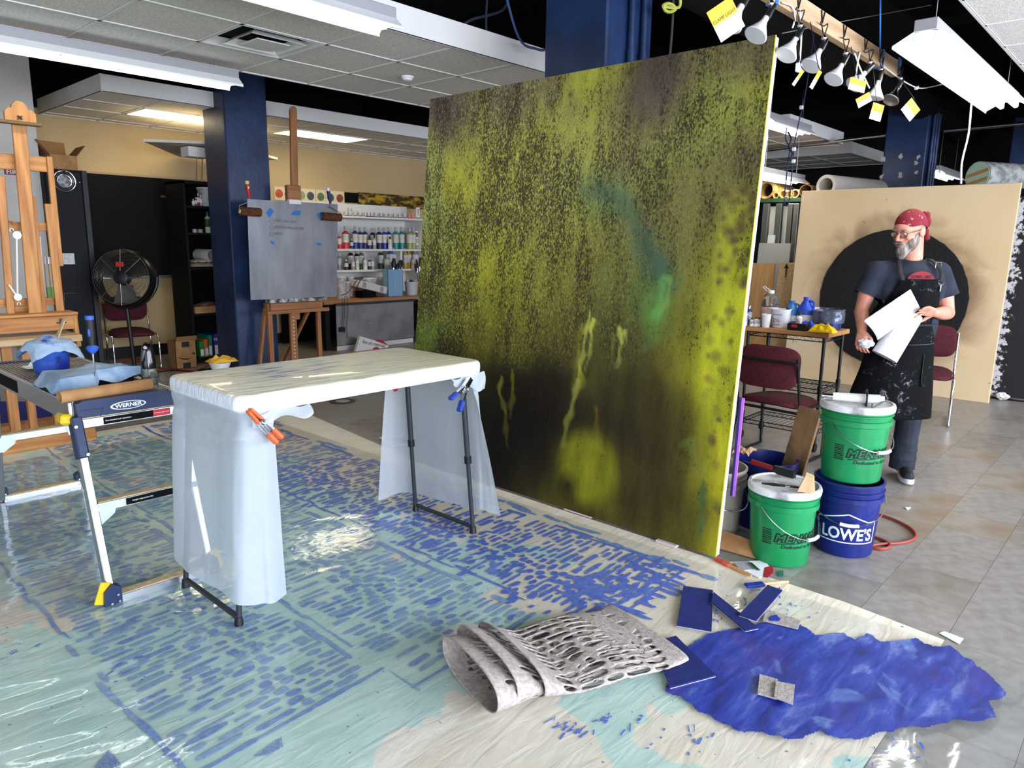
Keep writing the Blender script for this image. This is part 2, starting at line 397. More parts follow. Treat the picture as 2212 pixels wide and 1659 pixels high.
strip_light('open two-tube shop light hanging at top right beyond the row of clamp lamps', [(4.34, 5.52), (5.53, 6.72)], 1.14, 2.575, 2, .15)
strip_light('small strip light seen above the right edge of the yellow painting', [(8.0, 9.2)], 3.62, 2.88, 2, .12)
strip_light('strip light glowing low over the shelf of rolled tubes', [(Zp(1645, 382, 2.35).x, Zp(1722, 398, 2.35).x)], Zp(1690, 391, 2.35).y, 2.36, 2, .12)
strip_light('strip light just right of the far blue column', [(11.6, 12.8)], 2.72, 2.56, 2, .12)
# steel pipe rails
for k, (a, b_) in enumerate((((1652, 325), (1913, 292)), ((2040, 283), (2212, 267)))):
    A, B_ = Xp(*a, 10.2), Xp(*b_, 10.2)
    tag(one('ceiling_pipe', steel, lambda b: b.cyl(A, B_, .022, n=10), smooth=True), ('thin steel pipe under the dark ceiling left of the far blue column', 'thin steel pipe under the dark ceiling right of the far blue column')[k], 'pipe', 'steel ceiling pipes')
# ================================================================ drop cloth, plastic sheet and paint on the floor
def attr_mat(name, fn):
    m = bpy.data.materials.new(name); m.use_nodes = True; fn(m.node_tree, m.node_tree.nodes, m.node_tree.links, m.node_tree.nodes['Principled BSDF']); return m
def nd(N, t, **k):
    n = N.new('ShaderNode'+t)
    for a, v in k.items():
        if a in n.inputs: n.inputs[a].default_value = v
        else: setattr(n, a, v)
    return n
def ramp(N, L, src, stops):
    r = N.new('ShaderNodeValToRGB'); e = r.color_ramp.elements
    while len(e) > 1: e.remove(e[-1])
    e[0].position = stops[0][0]; e[0].color = (*lin(stops[0][1]), 1)
    for p, c in stops[1:]: q = e.new(p); q.color = (*lin(c), 1)
    L.new(src, r.inputs[0]); return r.outputs[0]
def mixc(N, L, f, a, b):
    m = N.new('ShaderNodeMix'); m.data_type = 'RGBA'
    for s, v in ((0, f), (6, a), (7, b)):
        if hasattr(v, 'links'): L.new(v, m.inputs[s])
        elif isinstance(v, (int, float)): m.inputs[s].default_value = v
        else: m.inputs[s].default_value = (*lin(v), 1)
    return m.outputs[2]
def math_(N, L, op, a, b=0., c=0.):
    m = N.new('ShaderNodeMath'); m.operation = op
    for s, v in ((0, a), (1, b), (2, c)):
        if hasattr(v, 'links'): L.new(v, m.inputs[s])
        else: m.inputs[s].default_value = v
    return m.outputs[0]
def sstep(N, L, v, lo, hi):
    m = N.new('ShaderNodeMapRange'); m.interpolation_type = 'SMOOTHSTEP'; L.new(v, m.inputs[0]); m.inputs[1].default_value = lo; m.inputs[2].default_value = hi; return m.outputs[0]

def xr(v): return 3.16+max(0, v-3.6)*.13 - max(0, .9-v)*.12
blobs = [(1150, 1590, .28, .30), (1000, 1645, .25, .3), (1480, 1560, .2, .4), (1835, 1570, .2, .32), (1650, 1640, .2, .35), (100, 1335, .18, .42), (0, 1350, .25, .42), (960, 1160, .13, .45), (880, 1200, .12, .45), (760, 1185, .12, .5), (1010, 1390, .12, .35), (1120, 1305, .14, .35),
         (1300, 1330, .25, .25), (1250, 1250, .2, .3), (1400, 1300, .3, .2), (1180, 1180, .2, .45), (700, 1010, .18, .45), (480, 960, .25, .5), (300, 1030, .25, .5), (60, 1080, .3, .5), (620, 1255, .12, .5)]
blobs = [(Zp(a, b), r, v) for a, b, r, v in blobs]
def clothz(x, y): return .004+.0012*noise.noise((x*2.2, y*2.2, 3.1))
def cloth_pt(s, t):
    y = .5+t*5.75; x = -3.3+s*(xr(y)+3.3); yy = y+(.06*noise.noise((x*.9, 7, 0)) if t < .01 else 0)
    return V3(x, yy, clothz(x, yy)+.003*max(0, noise.noise((x*5, yy*1.3, 9))-.1)*(1 if x > 2.7 else .3))
b = MB(); b.grid(cloth_pt, 150, 130)
cloth = b.build('drop_cloth', None, None, True)
tag(cloth, 'large cream canvas drop cloth with mint green and blue paint spread over the floor', 'drop cloth')
at = cloth.data.attributes.new('mint', 'FLOAT', 'POINT'); vals = []
for v in cloth.data.vertices:
    x, y = v.co.x, v.co.y; f = .80
    e = (x-2.15)/.65; f = f*(1-max(0, min(1, e)))+.30*max(0, min(1, e))
    if x > 2.72: f = .30-.35*min(1, (x-2.72)/.2)
    if y > 4.9: f -= (y-4.9)*.35
    if y < 1.1 and x > 1.2: f = min(f, .62)
    for p, r, val in blobs:
        d = math.hypot(x-p.x, y-p.y)
        if d < r*1.6: k = max(0, min(1, (1.6-d/r)/1.1)); f = f*(1-k)+min(f, val)*k
    vals.append(f)
at.data.foreach_set('value', vals)
def f_(nt, N, L, B):
    tc = nd(N, 'TexCoord'); a = nd(N, 'Attribute', attribute_name='mint')
    n1 = nd(N, 'TexNoise', Scale=3.2, Detail=6., Distortion=.6); L.new(tc.outputs['Object'], n1.inputs[0])
    d = math_(N, L, 'SUBTRACT', a.outputs['Fac'], n1.outputs[0]); k = sstep(N, L, d, -.012, .02)
    n2 = nd(N, 'TexNoise', Scale=6., Detail=4.); L.new(tc.outputs['Object'], n2.inputs[0])
    mint = ramp(N, L, n2.outputs[0], [(.3, (186, 222, 210)), (.55, (204, 232, 218)), (.75, (216, 236, 222))])
    cream = ramp(N, L, n2.outputs[0], [(.3, (238, 224, 198)), (.6, (246, 236, 214))])
    base = mixc(N, L, k, cream, mint)
    n3 = nd(N, 'TexNoise', Scale=42., Detail=2.); L.new(tc.outputs['Object'], n3.inputs[0])
    sp = sstep(N, L, n3.outputs[0], .73, .745); base = mixc(N, L, sp, base, (90, 130, 180))
    L.new(base, B.inputs['Base Color']); B.inputs['Roughness'].default_value = .62
    n4 = nd(N, 'TexNoise', Scale=5., Detail=3., Distortion=1.); mp = nd(N, 'Mapping'); mp.inputs['Scale'].default_value = (1, 4, 1); L.new(tc.outputs['Object'], mp.inputs[0]); L.new(mp.outputs[0], n4.inputs[0])
    bp = nd(N, 'Bump', Strength=.35, Distance=.012); L.new(n4.outputs[0], bp.inputs['Height']); L.new(bp.outputs[0], B.inputs['Normal'])
cloth.data.materials.append(attr_mat('drop_cloth_paint', f_))

# blue print marks: three ribbed panels of dashes with a spine of squares
def paintm(name, a, b_, sc=40, al=None):
    def f(nt, N, L, B):
        tc = nd(N, 'TexCoord'); n = nd(N, 'TexNoise', Scale=sc, Detail=5.); L.new(tc.outputs['Object'], n.inputs[0])
        L.new(ramp(N, L, n.outputs[0], [(.35, a), (.65, b_)]), B.inputs['Base Color']); B.inputs['Roughness'].default_value = .6
        if al:
            n2 = nd(N, 'TexNoise', Scale=130., Detail=2.); L.new(tc.outputs['Object'], n2.inputs[0]); L.new(sstep(N, L, n2.outputs[0], al, al+.12), B.inputs['Alpha'])
    return attr_mat(name, f)
pm = [paintm('print_blue', (116, 156, 206), (150, 186, 220), 60), paintm('print_blue_mid', (86, 128, 200), (124, 162, 214), 60), paintm('print_blue_deep', (40, 80, 204), (76, 120, 220), 50)]
prs = [MB() for _ in range(3)]
rnd = random.Random(11)
def blot(b, x, y, hl, hw, ang, n=10, z=.0072):
    ca, sa = math.cos(ang), math.sin(ang); pts = []
    for k in range(n):
        a = 2*PI*(k+.5)/n; cx, sy = math.cos(a), math.sin(a)
        px = hl*math.copysign(abs(cx)**.55, cx)*rnd.uniform(.85, 1.1); py = hw*math.copysign(abs(sy)**.6, sy)*rnd.uniform(.6, 1.25)
        X, Y = x+px*ca-py*sa, y+px*sa+py*ca; pts.append((X, Y, clothz(X, Y)+z-.0040+rnd.uniform(0, .0004)))
    b.poly(pts)
panels = [(.72, 1.40, 1.93, 5.75, 0, 1.10), (1.46, 2.12, 1.80, 6.0, 0, 1.78), (2.2, 2.94, 1.55, 6.1, 2, 2.42)]
for x0, x1, y0, y1, mi, sx in panels:
    y = y0
    while y < y1:
        st = rnd.uniform(.034, .044); y += st; wob = .10*noise.noise((y*.8, x0, 0)); spw = .055+.03*noise.noise((y*2, 3, x0)); sp = sx+.06*noise.noise((y*.7, 1, x0))
        x = x0+rnd.uniform(.02, .07)
        while x < x1-.03:
            if abs(x-sp) < spw:
                hl = rnd.uniform(.018, .030); hw = rnd.uniform(.014, .0185)
            else:
                near = abs(x-sp); hl = rnd.uniform(.018, .05) if near < .14 else rnd.uniform(.025, .085); hw = rnd.uniform(.0075, .0155)
            hl = min(hl, (x1-x)/2)
            if rnd.random() > .10:
                q = mi if rnd.random() > .25 else (1 if mi == 0 else 2)
                if mi == 2 and y > 4.3: q = 1
                blot(prs[q], x+hl, y+.10*(x+hl-(x0+x1)/2)*(-1 if x < sp else 1)*.35+rnd.uniform(-.004, .004)+wob*.1, hl, hw, .05+.12*noise.noise((x*3, y*3, 5)))
            x += 2*hl+rnd.uniform(.012, .03)
    # border strokes along the panel
    for xe in (x0, x1):
        y = y0-.05
        while y < y1:
            l = rnd.uniform(.05, .22)
            if rnd.random() > .3: blot(prs[min(2, mi+(rnd.random() < .5))], xe+rnd.uniform(-.014, .014), y+l/2, l*.6, rnd.uniform(.003, .012) if xe == x0 else rnd.uniform(.006, .022), PI/2+rnd.uniform(-.05, .05), 14, .0076)
            y += l
    x = x0
    while x < x1:
        l = rnd.uniform(.05, .15); blot(prs[min(2, mi+1)], x+l/2, y0-.02+.05*(x-x0), l*.6, rnd.uniform(.006, .014), .05, 12); x += l
# messy deep blue strokes over the right panel and near the painting
for k in range(260):
    x = rnd.gauss(2.36, .16); y = rnd.uniform(1.5, 4.6); blot(prs[2], x, y, rnd.uniform(.012, .05), rnd.uniform(.006, .016), rnd.uniform(-.3, .5), 10, .0080)
for k in range(60):
    x = rnd.uniform(2.35, 2.95); y = rnd.uniform(1.5, 1.85); blot(prs[2], x, y, rnd.uniform(.03, .1), rnd.uniform(.008, .016), rnd.choice((.1, 1.6))+rnd.uniform(-.2, .2), 12, .0084)
for k in range(34):
    y = rnd.uniform(1.4, 5.9); x = 2.96+rnd.uniform(-.02, .06)+max(0, y-4)*.05; blot(prs[1], x, y, rnd.uniform(.04, .1), rnd.uniform(.008, .022), PI/2+rnd.uniform(-.3, .1), 12, .0078)
# scuffs and splashes
for px, py, n, sx_, sy_ in ((1235, 1580, 26, .018, .03), (1300, 1560, 8, .03, .01), (1500, 1600, 8, .05, .02), (320, 1420, 22, .1, .12), (60, 1380, 10, .1, .1), (1560, 1325, 24, .05, .04), (1640, 1300, 26, .06, .05), (1700, 1320, 10, .04, .04), (1950, 1635, 16, .08, .05), (1360, 1575, 5, .05, .006), (1420, 1600, 5, .05, .004)):
    c = Zp(px, py)
    for k in range(n): blot(prs[2], c.x+rnd.gauss(0, sx_), c.y+rnd.gauss(0, sy_), rnd.uniform(.002, .022), rnd.uniform(.0015, .005), rnd.uniform(-.4, .6), 8, .0066)
for i, n in enumerate(('printed_dashes', 'printed_dashes', 'printed_dashes')):
    o = prs[i].build(n, pm[i], cloth); o['kind'] = 'stuff'
# triangular blue shapes at the lower left
def flat(name, mat, pts, parent, z=.0075, th=0.):
    q = [Zp(a, b) for a, b in pts]; return one(name, mat, lambda b: b.poly([(p.x, p.y, z) for p in q], th, (0, 0, 1)), parent)
spk = paintm('sponged_blue', (76, 116, 190), (120, 158, 208), 90, .38)
flat('paint_triangle', spk, [(548, 1638), (608, 1596), (612, 1618), (575, 1638)], cloth)
flat('paint_triangle', spk, [(205, 1659), (236, 1624), (262, 1655), (262, 1680), (200, 1680)], cloth)

# big ultramarine patch
zc = lambda a, b: (1400+a*.3671, 1220+b*.3671)
outl = [(230, 500), (330, 432), (480, 392), (620, 370), (760, 350), (900, 365), (985, 435), (1060, 430), (1140, 415), (1215, 455), (1275, 420), (1380, 470), (1480, 462), (1580, 452), (1670, 500), (1770, 495), (1860, 570), (1960, 640), (2040, 720), (2112, 790), (1990, 830), (2047, 905), (1985, 945), (1780, 952), (1620, 975), (1400, 1003), (1250, 1045), (1150, 1050), (1000, 1012), (900, 1040), (780, 1052), (680, 1000), (560, 1000), (450, 960), (350, 900), (270, 860), (200, 790), (100, 770), (100, 725), (250, 700), (180, 610)]
op = [Zp(*zc(*p)) for p in outl]
def f_(nt, N, L, B):
    tc = nd(N, 'TexCoord'); mp = nd(N, 'Mapping'); mp.inputs['Rotation'].default_value = (0, 0, .5); mp.inputs['Scale'].default_value = (1, 3.2, 1); L.new(tc.outputs['Object'], mp.inputs[0])
    n = nd(N, 'TexNoise', Scale=4., Detail=9., Roughness=.65, Distortion=.4); L.new(mp.outputs[0], n.inputs[0])
    c = ramp(N, L, n.outputs[0], [(.26, (14, 20, 84)), (.40, (19, 38, 132)), (.49, (30, 54, 154)), (.57, (52, 74, 164)), (.68, (116, 132, 190))])
    n2 = nd(N, 'TexNoise', Scale=2.3, Detail=3.); L.new(tc.outputs['Object'], n2.inputs[0])
    c = mixc(N, L, sstep(N, L, n2.outputs[0], .52, .72), c, (62, 46, 130))
    n3 = nd(N, 'TexNoise', Scale=3.1, Detail=5., Distortion=2.); mp3 = nd(N, 'Mapping'); mp3.inputs['Location'].default_value = (4, 2, 0); L.new(tc.outputs['Object'], mp3.inputs[0]); L.new(mp3.outputs[0], n3.inputs[0])
    c = mixc(N, L, math_(N, L, 'MULTIPLY', sstep(N, L, n3.outputs[0], .6, .72), .55), c, (120, 150, 200))
    L.new(c, B.inputs['Base Color']); B.inputs['Roughness'].default_value = .5
    n4 = nd(N, 'TexNoise', Scale=9., Detail=4.); L.new(mp.outputs[0], n4.inputs[0]); bp = nd(N, 'Bump', Strength=.3, Distance=.01); L.new(n4.outputs[0], bp.inputs['Height']); L.new(bp.outputs[0], B.inputs['Normal'])
ultrab = attr_mat('ultramarine_brushed', f_)
# clear plastic sheet on top
def amp(x, y):
    a = .12
    if x < .85: a = max(a, min(1, (.95-x)/.35)*(1 if y < 3.3 else max(.12, 1-(y-3.3)*.5)))
    if y < .75: a = max(a, min(.8, (.85-y)/.3)*(1-.8*max(0, min(1, (x-1.9)/.4))*max(0, min(1, (y-.25)/.25))))
    return a
def film_z(x, y):
    r1 = 1-abs(noise.noise((x*1.1+y*.5, y*2.1, 0)))*2; r2 = 1-abs(noise.noise((x*2.3-y, y*4.2+x, 7)))*2; a = amp(x, y)
    w1 = math.sin(2*PI*(4.6*y+1.3*x+1.9*noise.noise((x*1.2, y*1.5, 3)))); w2 = math.sin(2*PI*(9.5*y-2.2*x+2.4*noise.noise((x*2.1, y*2.3, 8)))); m1 = .5+.9*noise.noise((x*1.4, y*1.4, 12))
    h = a*(.010*max(0, r1)**2+.006*max(0, r2)**2+.0042*w1*max(0, m1)+.0014*w2*max(0, 1-m1))+.004*a
    return .0105+max(-.001, h)
def pl_pt(s, t):
    y = -.55+t*6.3; x = -3.0+s*(min(3.08, 3.06-max(0, .35-y)*.25)+3.0)
    return V3(x, y, film_z(x, y))
b = MB(); b.grid(pl_pt, 260, 560)
def f_(nt, N, L, B):
    N.remove(B); out = N['Material Output']; tc = nd(N, 'TexCoord')
    g = nd(N, 'BsdfGlossy', Roughness=.07); g.inputs[0].default_value = (.9, .95, 1, 1); t = nd(N, 'BsdfTransparent'); df = nd(N, 'BsdfDiffuse'); df.inputs[0].default_value = (*lin((214, 226, 220)), 1)
    fr = nd(N, 'Fresnel', IOR=1.5); n = nd(N, 'TexNoise', Scale=7., Detail=3., Distortion=1.2); L.new(tc.outputs['Object'], n.inputs[0]); bp = nd(N, 'Bump', Strength=.14, Distance=.012); L.new(n.outputs[0], bp.inputs['Height'])
    L.new(bp.outputs[0], g.inputs['Normal']); L.new(bp.outputs[0], fr.inputs['Normal'])
    ge = nd(N, 'NewGeometry'); L.new(math_(N, L, 'MULTIPLY_ADD', ge.outputs['Backfacing'], 1/1.42-1.42, 1.42), fr.inputs[0])
    m1 = nd(N, 'MixShader'); m1.inputs[0].default_value = .10; L.new(t.outputs[0], m1.inputs[1]); L.new(df.outputs[0], m1.inputs[2])
    m2 = nd(N, 'MixShader'); L.new(fr.outputs[0], m2.inputs[0]); L.new(m1.outputs[0], m2.inputs[1]); L.new(g.outputs[0], m2.inputs[2]); L.new(m2.outputs[0], out.inputs[0])
clear = attr_mat('clear_plastic_film', f_)
tag(b.build('plastic_sheet', clear, None, True), 'clear crinkled plastic sheet laid over the drop cloth, glossy in the foreground', 'plastic sheet')

def inpoly(x, y):
    r = False; n = len(op); q = op[-1]
    for p in op:
        if (p.y > y) != (q.y > y) and x < (q.x-p.x)*(y-p.y)/(q.y-p.y)+p.x: r = not r
        q = p
    return r
def up_(b):
    x0, x1, y0, y1 = min(p.x for p in op), max(p.x for p in op), min(p.y for p in op), max(p.y for p in op); nx, ny = 190, 190; vs = {}
    def vtx(i, j):
        if (i, j) not in vs:
            x, y = x0+(x1-x0)*i/nx, y0+(y1-y0)*j/ny; vs[i, j] = b.bm.verts.new((x, y, film_z(x, y)+.0012))
        return vs[i, j]
    for i in range(nx):
        for j in range(ny):
            x, y = x0+(x1-x0)*(i+.5)/nx, y0+(y1-y0)*(j+.5)/ny
            if inpoly(x+.02*noise.noise((x*6, y*30, 1)), y+.012*noise.noise((x*30, y*9, 4))): b.bm.faces.new((vtx(i, j), vtx(i+1, j), vtx(i+1, j+1), vtx(i, j+1)))
one('paint_patch', ultrab, up_, cloth, True)
# scrap of masking tape at the cloth corner, striped paper card under the table
q = Zp(2055, 1377, .004)
tp = thing('tape_scrap', 'short strip of white masking tape stuck to the floor tiles at the cloth corner', 'tape', q)
def tp_(b):
    b.poly([Zp(2028, 1368, .003)+V3(0, 0, 0), Zp(2040, 1364, .003), Zp(2082, 1380, .003), Zp(2072, 1392, .003)], .0015, (0, 0, 1))
one('tape', mk('masking_tape', (226, 222, 212), .8), tp_, tp)
q = [Zp(*p, .0105) for p in ((817, 945), (880, 937), (905, 960), (848, 964))]
sc_ = thing('striped_card', 'white paper card printed with black bars lying at the far edge of the drop cloth', 'paper card', q[0])
one('card', paper, lambda b: b.poly(q, .001, (0, 0, 1)), sc_)
for k in range(6):
    def bar_(b):
        s0, s1 = .1+k*.14, .1+k*.14+.085; mx = lambda s, t: (q[0].lerp(q[1], s)).lerp(q[3].lerp(q[2], s), t)+V3(0, 0, .0014)
        b.poly([mx(s0, .16), mx(s1, .16), mx(s1, .85), mx(s0, .85)])
    one('bar', blackm, bar_, sc_)

# ================================================================ the big yellow-green painting
P0 = V3(3.157, 1.513, .02); PT = V3(3.389, 1.513, 2.475); PW = 2.37
eu = V3(0, -1, 0); ev = (P0-PT); PHh = ev.length; ev.normalize(); PN = ev.cross(eu).normalized()
if PN.x > 0: PN = -PN
PTL = PT+V3(0, PW, 0)
def pst(px, py):
    d = _ray(px, py); t = (PTL-CAM).dot(PN)/d.dot(PN); q = CAM+d*t-PTL; return q.dot(eu)/PW, q.dot(ev)/PHh
# (pixel, radius in painting widths, colour, speckle density)
Y1, Y2, OL, BR, DK, BK = (184, 180, 60), (192, 188, 36), (136, 132, 62), (88, 70, 66), (70, 60, 24), (20, 16, 8)
cps = [(1470, 160, .045, BR, .4), (1380, 215, .04, BR, .25), (1440, 190, .05, BR, .25), (1560, 112, .035, (96, 78, 68), .5), (1610, 128, .04, BR, .4), (1655, 130, .03, BR, .4), (1100, 222, .04, BR, .5), (1190, 205, .035, (100, 82, 70), .5), (1240, 235, .03, BR, .4), (1620, 350, .03, (84, 66, 56), .4), (1590, 330, .03, (90, 74, 58), .5), (1350, 340, .035, (92, 76, 60), .6), (960, 260, .05, BR, .5), (1000, 250, .05, (96, 84, 70), .6), (935, 330, .05, (150, 152, 80), .7), (1010, 330, .06, (110, 104, 64), .8), (1090, 240, .06, (92, 76, 70), .7), (1130, 200, .06, (110, 96, 70), .7), (1060, 300, .08, OL, .9), (1010, 360, .06, (190, 184, 46), .4), (985, 400, .05, (178, 164, 50), .5), (1110, 330, .08, (150, 144, 58), .8),
       (1180, 260, .06, (160, 156, 60), .6), (1260, 190, .06, (178, 176, 56), .4), (1270, 250, .07, (188, 184, 66), .5), (1230, 160, .04, (150, 146, 58), .5), (1330, 165, .05, (160, 156, 56), .5), (1320, 230, .06, (110, 92, 66), .6), (1400, 190, .06, BR, .3), (1420, 230, .05, BR, .3), (1440, 150, .05, (96, 78, 66), .4), (1520, 130, .06, (120, 110, 62), .5), (1590, 100, .05, (110, 96, 64), .5), (1640, 110, .05, BR, .3), (1660, 95, .04, (140, 124, 64), .4),
       (1560, 170, .07, (150, 148, 60), .7), (1620, 200, .06, (160, 158, 60), .6), (1660, 180, .05, (170, 166, 50), .5), (1500, 220, .08, OL, .7), (1560, 280, .08, (128, 128, 60), .7), (1620, 300, .05, (120, 108, 56), .5), (1400, 300, .08, (136, 132, 62), .7), (1280, 330, .08, (150, 146, 68), .7), (1200, 380, .08, (120, 116, 62), 1.), (1120, 430, .08, (120, 112, 56), 1.), (1060, 470, .08, (124, 118, 52), 1.), (960, 500, .07, (116, 120, 60), 1.), (930, 450, .05, (150, 156, 84), .7),
       (1000, 560, .07, (150, 146, 40), .8), (1080, 570, .07, (166, 160, 36), .6), (1150, 520, .08, (130, 124, 54), .8), (1230, 480, .07, (140, 136, 56), .7), (1280, 415, .035, (92, 118, 78), .5), (1320, 425, .035, (86, 112, 76), .5), (1355, 460, .03, (78, 102, 74), .5), (1385, 520, .03, (64, 92, 76), .4), (1415, 570, .03, (52, 80, 68), .4), (1440, 610, .03, (58, 92, 62), .4),
       (1330, 520, .07, (124, 118, 52), .6), (1420, 460, .07, (116, 108, 56), .5), (1480, 420, .07, (122, 112, 58), .5), (1480, 540, .07, (108, 100, 50), .5), (1550, 400, .06, (118, 108, 54), .4), (1600, 380, .04, (100, 84, 54), .4), (1630, 430, .05, (190, 186, 40), .3), (1605, 520, .05, (178, 174, 34), .3), (1560, 560, .06, (150, 144, 42), .3), (1600, 620, .06, (204, 198, 26), .15), (1560, 700, .07, Y2, .1), (1520, 640, .06, (140, 132, 40), .25), (1590, 750, .06, Y2, .1),
       (940, 640, .06, (84, 84, 36), .8), (930, 720, .05, (96, 110, 36), .6), (1000, 660, .06, (110, 106, 34), .8), (1080, 660, .07, (122, 116, 34), .6), (1160, 620, .07, (128, 120, 42), .7), (1240, 600, .07, (118, 110, 46), .6), (1320, 610, .07, (100, 96, 44), .5), (1390, 640, .04, (92, 112, 48), .4), (1420, 660, .03, (96, 148, 66), .2), (1425, 700, .03, (104, 128, 48), .3), (1470, 680, .05, (112, 102, 40), .3), (960, 790, .06, (30, 26, 12), .5), (1030, 740, .06, (90, 84, 26), .5), (1120, 730, .06, (100, 92, 30), .6), (1200, 720, .06, (92, 82, 32), .5), (1300, 700, .06, (78, 74, 30), .5), (1360, 760, .05, (84, 80, 34), .4), (1460, 770, .05, (118, 104, 34), .2), (1520, 800, .06, (186, 178, 30), .1), (1560, 860, .06, Y2, .08), (1570, 950, .06, (196, 188, 26), .08),
       (1040, 830, .06, (40, 36, 10), .3), (1100, 840, .05, (24, 20, 8), .3), (1180, 830, .06, (34, 28, 10), .3), (1280, 810, .05, (78, 72, 28), .3), (1350, 850, .06, (58, 50, 18), .2), (1430, 870, .06, (66, 56, 20), .2), (1480, 900, .05, (92, 80, 26), .1), (960, 900, .08, BK, .1), (1000, 980, .08, BK, .1), (1050, 930, .08, BK, .1), (1120, 930, .08, BK, .1), (1190, 920, .06, (26, 20, 10), .1), (1250, 900, .05, (40, 34, 12), .2), (1330, 940, .06, (54, 44, 18), .1), (1420, 960, .07, (56, 46, 17), .1), (1500, 990, .05, (112, 100, 32), .1), (1540, 1050, .05, (190, 180, 30), .08),
       (1100, 1010, .06, BK, .1), (1170, 1000, .05, (34, 28, 10), .1), (1225, 1000, .05, (112, 106, 22), .1), (1270, 970, .035, (112, 106, 24), .1), (1285, 1015, .055, (150, 146, 24), .1), (1260, 1040, .03, (128, 122, 22), .1), (1230, 1055, .025, (50, 40, 14), .1), (1340, 1030, .05, (86, 74, 22), .1), (1310, 1080, .04, (104, 98, 24), .1), (1130, 1050, .05, (64, 56, 16), .15), (1200, 1080, .05, (92, 84, 24), .15), (1270, 1110, .05, (62, 52, 18), .1), (1380, 1110, .06, (52, 42, 16), .1), (1450, 1080, .06, (70, 60, 20), .1), (1400, 1160, .05, (96, 88, 24), .1), (1500, 1130, .05, (104, 94, 26), .1), (1540, 1180, .04, (188, 178, 26), .1), (1470, 1180, .05, (84, 76, 20), .1)]
C2 = np.array([(*pst(a, b), r) for a, b, r, c, s in cps]); CC = np.array([[.91*c[0]/255, .94*c[1]/255, (.94*c[2]+4)/255, s] for a, b, r, c, s in cps])
NG = 220
gs, gt = np.meshgrid(np.linspace(0, 1, NG+1), np.linspace(0, 1, NG+1), indexing='ij')
fld = np.zeros((NG+1, NG+1, 4)); wt = np.full((NG+1, NG+1), 1e-6); fld += 1e-6*.1
for (s, t, r), c in zip(C2, CC):
    k = np.exp(-((gs-s)**2+(gt-t)**2*.8)/(2*(r*.72)**2))+1e-5/(((gs-s)**2+(gt-t)**2)+.003); fld += k[..., None]*c; wt += k
fld /= wt[..., None]
fld[..., :3] = np.where(fld[..., :3] <= .04045, fld[..., :3]/12.92, ((fld[..., :3]+.055)/1.055)**2.4)
# pale drips
def stroke(pts, w0, w1, col, a, fade=.75, soft=False):
    global fld
    P = [pst(*p) for p in pts]; wx = .0018*np.sin(gt*61+gs*17)+.0012*np.sin(gt*143+1.7)+.0012*np.sin(gs*190+gt*37)
    for (s0, t0), (s1, t1), i in zip(P[:-1], P[1:], range(99)):
        L2 = (s1-s0)**2+(t1-t0)**2; u = np.clip(((gs-s0)*(s1-s0)+(gt-t0)*(t1-t0))/L2, 0, 1); f = (i+u)/(len(P)-1)
        d = np.hypot(gs+wx-(s0+u*(s1-s0)), gt-(t0+u*(t1-t0)))*(1+.5*np.sin(gt*97+gs*60)); w_ = w0+(w1-w0)*f; k = (np.exp(-(np.hypot(gs-(s0+u*(s1-s0)), gt-(t0+u*(t1-t0)))/w_)**2) if soft else np.clip(1.5-d/w_, 0, 1))*a*(1-fade*f)
        fld[..., :3] = fld[..., :3]*(1-k[..., None])+np.array(lin(col))*k[..., None]; fld[..., 3] *= 1-k
for pts, w0, w1, col, a in ((((1275, 676), (1262, 740), (1250, 820), (1215, 960)), .006, .008, (186, 186, 80), .85), (((1282, 690), (1275, 745), (1265, 800)), .005, .004, (196, 200, 84), .9), (((1258, 700), (1248, 760), (1240, 830)), .006, .010, (150, 140, 50), .7),
                            (((1338, 708), (1342, 740), (1334, 792)), .009, .005, (190, 200, 90), .9), (((1328, 705), (1322, 750), (1320, 800)), .004, .004, (150, 150, 60), .6), (((1352, 716), (1350, 740)), .004, .003, (180, 186, 90), .8), (((1435, 604), (1420, 680), (1400, 740)), .012, .016, (100, 150, 74), .7), (((1445, 606), (1440, 660)), .008, .006, (130, 170, 80), .8),
                            (((1083, 814), (1080, 850), (1092, 890), (1095, 960)), .007, .008, (128, 122, 40), .8), (((1106, 800), (1110, 840), (1100, 900)), .005, .008, (120, 114, 34), .8), (((1255, 795), (1258, 830)), .006, .012, (190, 176, 30), .6), (((1290, 885), (1285, 960)), .006, .010, (120, 104, 30), .6), (((1518, 1040), (1520, 1090), (1512, 1150), (1505, 1185)), .010, .005, (48, 98, 62), .95), (((1490, 960), (1515, 1030)), .016, .010, (110, 130, 50), .6)):
    stroke(pts, w0*.62, w1*.7, col, a*.85)
stroke(((1262, 408), (1300, 408), (1340, 432), (1372, 480), (1398, 530), (1425, 575), (1442, 612)), .020, .017, (58, 92, 74), .24, .0, True)
gc_ = pst(1268, 1012); dd0 = np.hypot(gs-gc_[0], (gt-gc_[1])*1.0); kk = np.clip((.10-dd0)/.035, 0, 1)*.75*(.65+.35*np.exp(-((dd0-.062)/.018)**2)); fld[..., :3] = fld[..., :3]*(1-kk[..., None])+np.array(lin((128, 128, 22)))*kk[..., None]
gc_ = pst(1226, 1050); dd0 = np.hypot(gs-gc_[0], gt-gc_[1]); kk = np.clip((.045-dd0)/.04, 0, 1)*.9; fld[..., :3] = fld[..., :3]*(1-kk[..., None])+np.array(lin((34, 28, 10)))*kk[..., None]
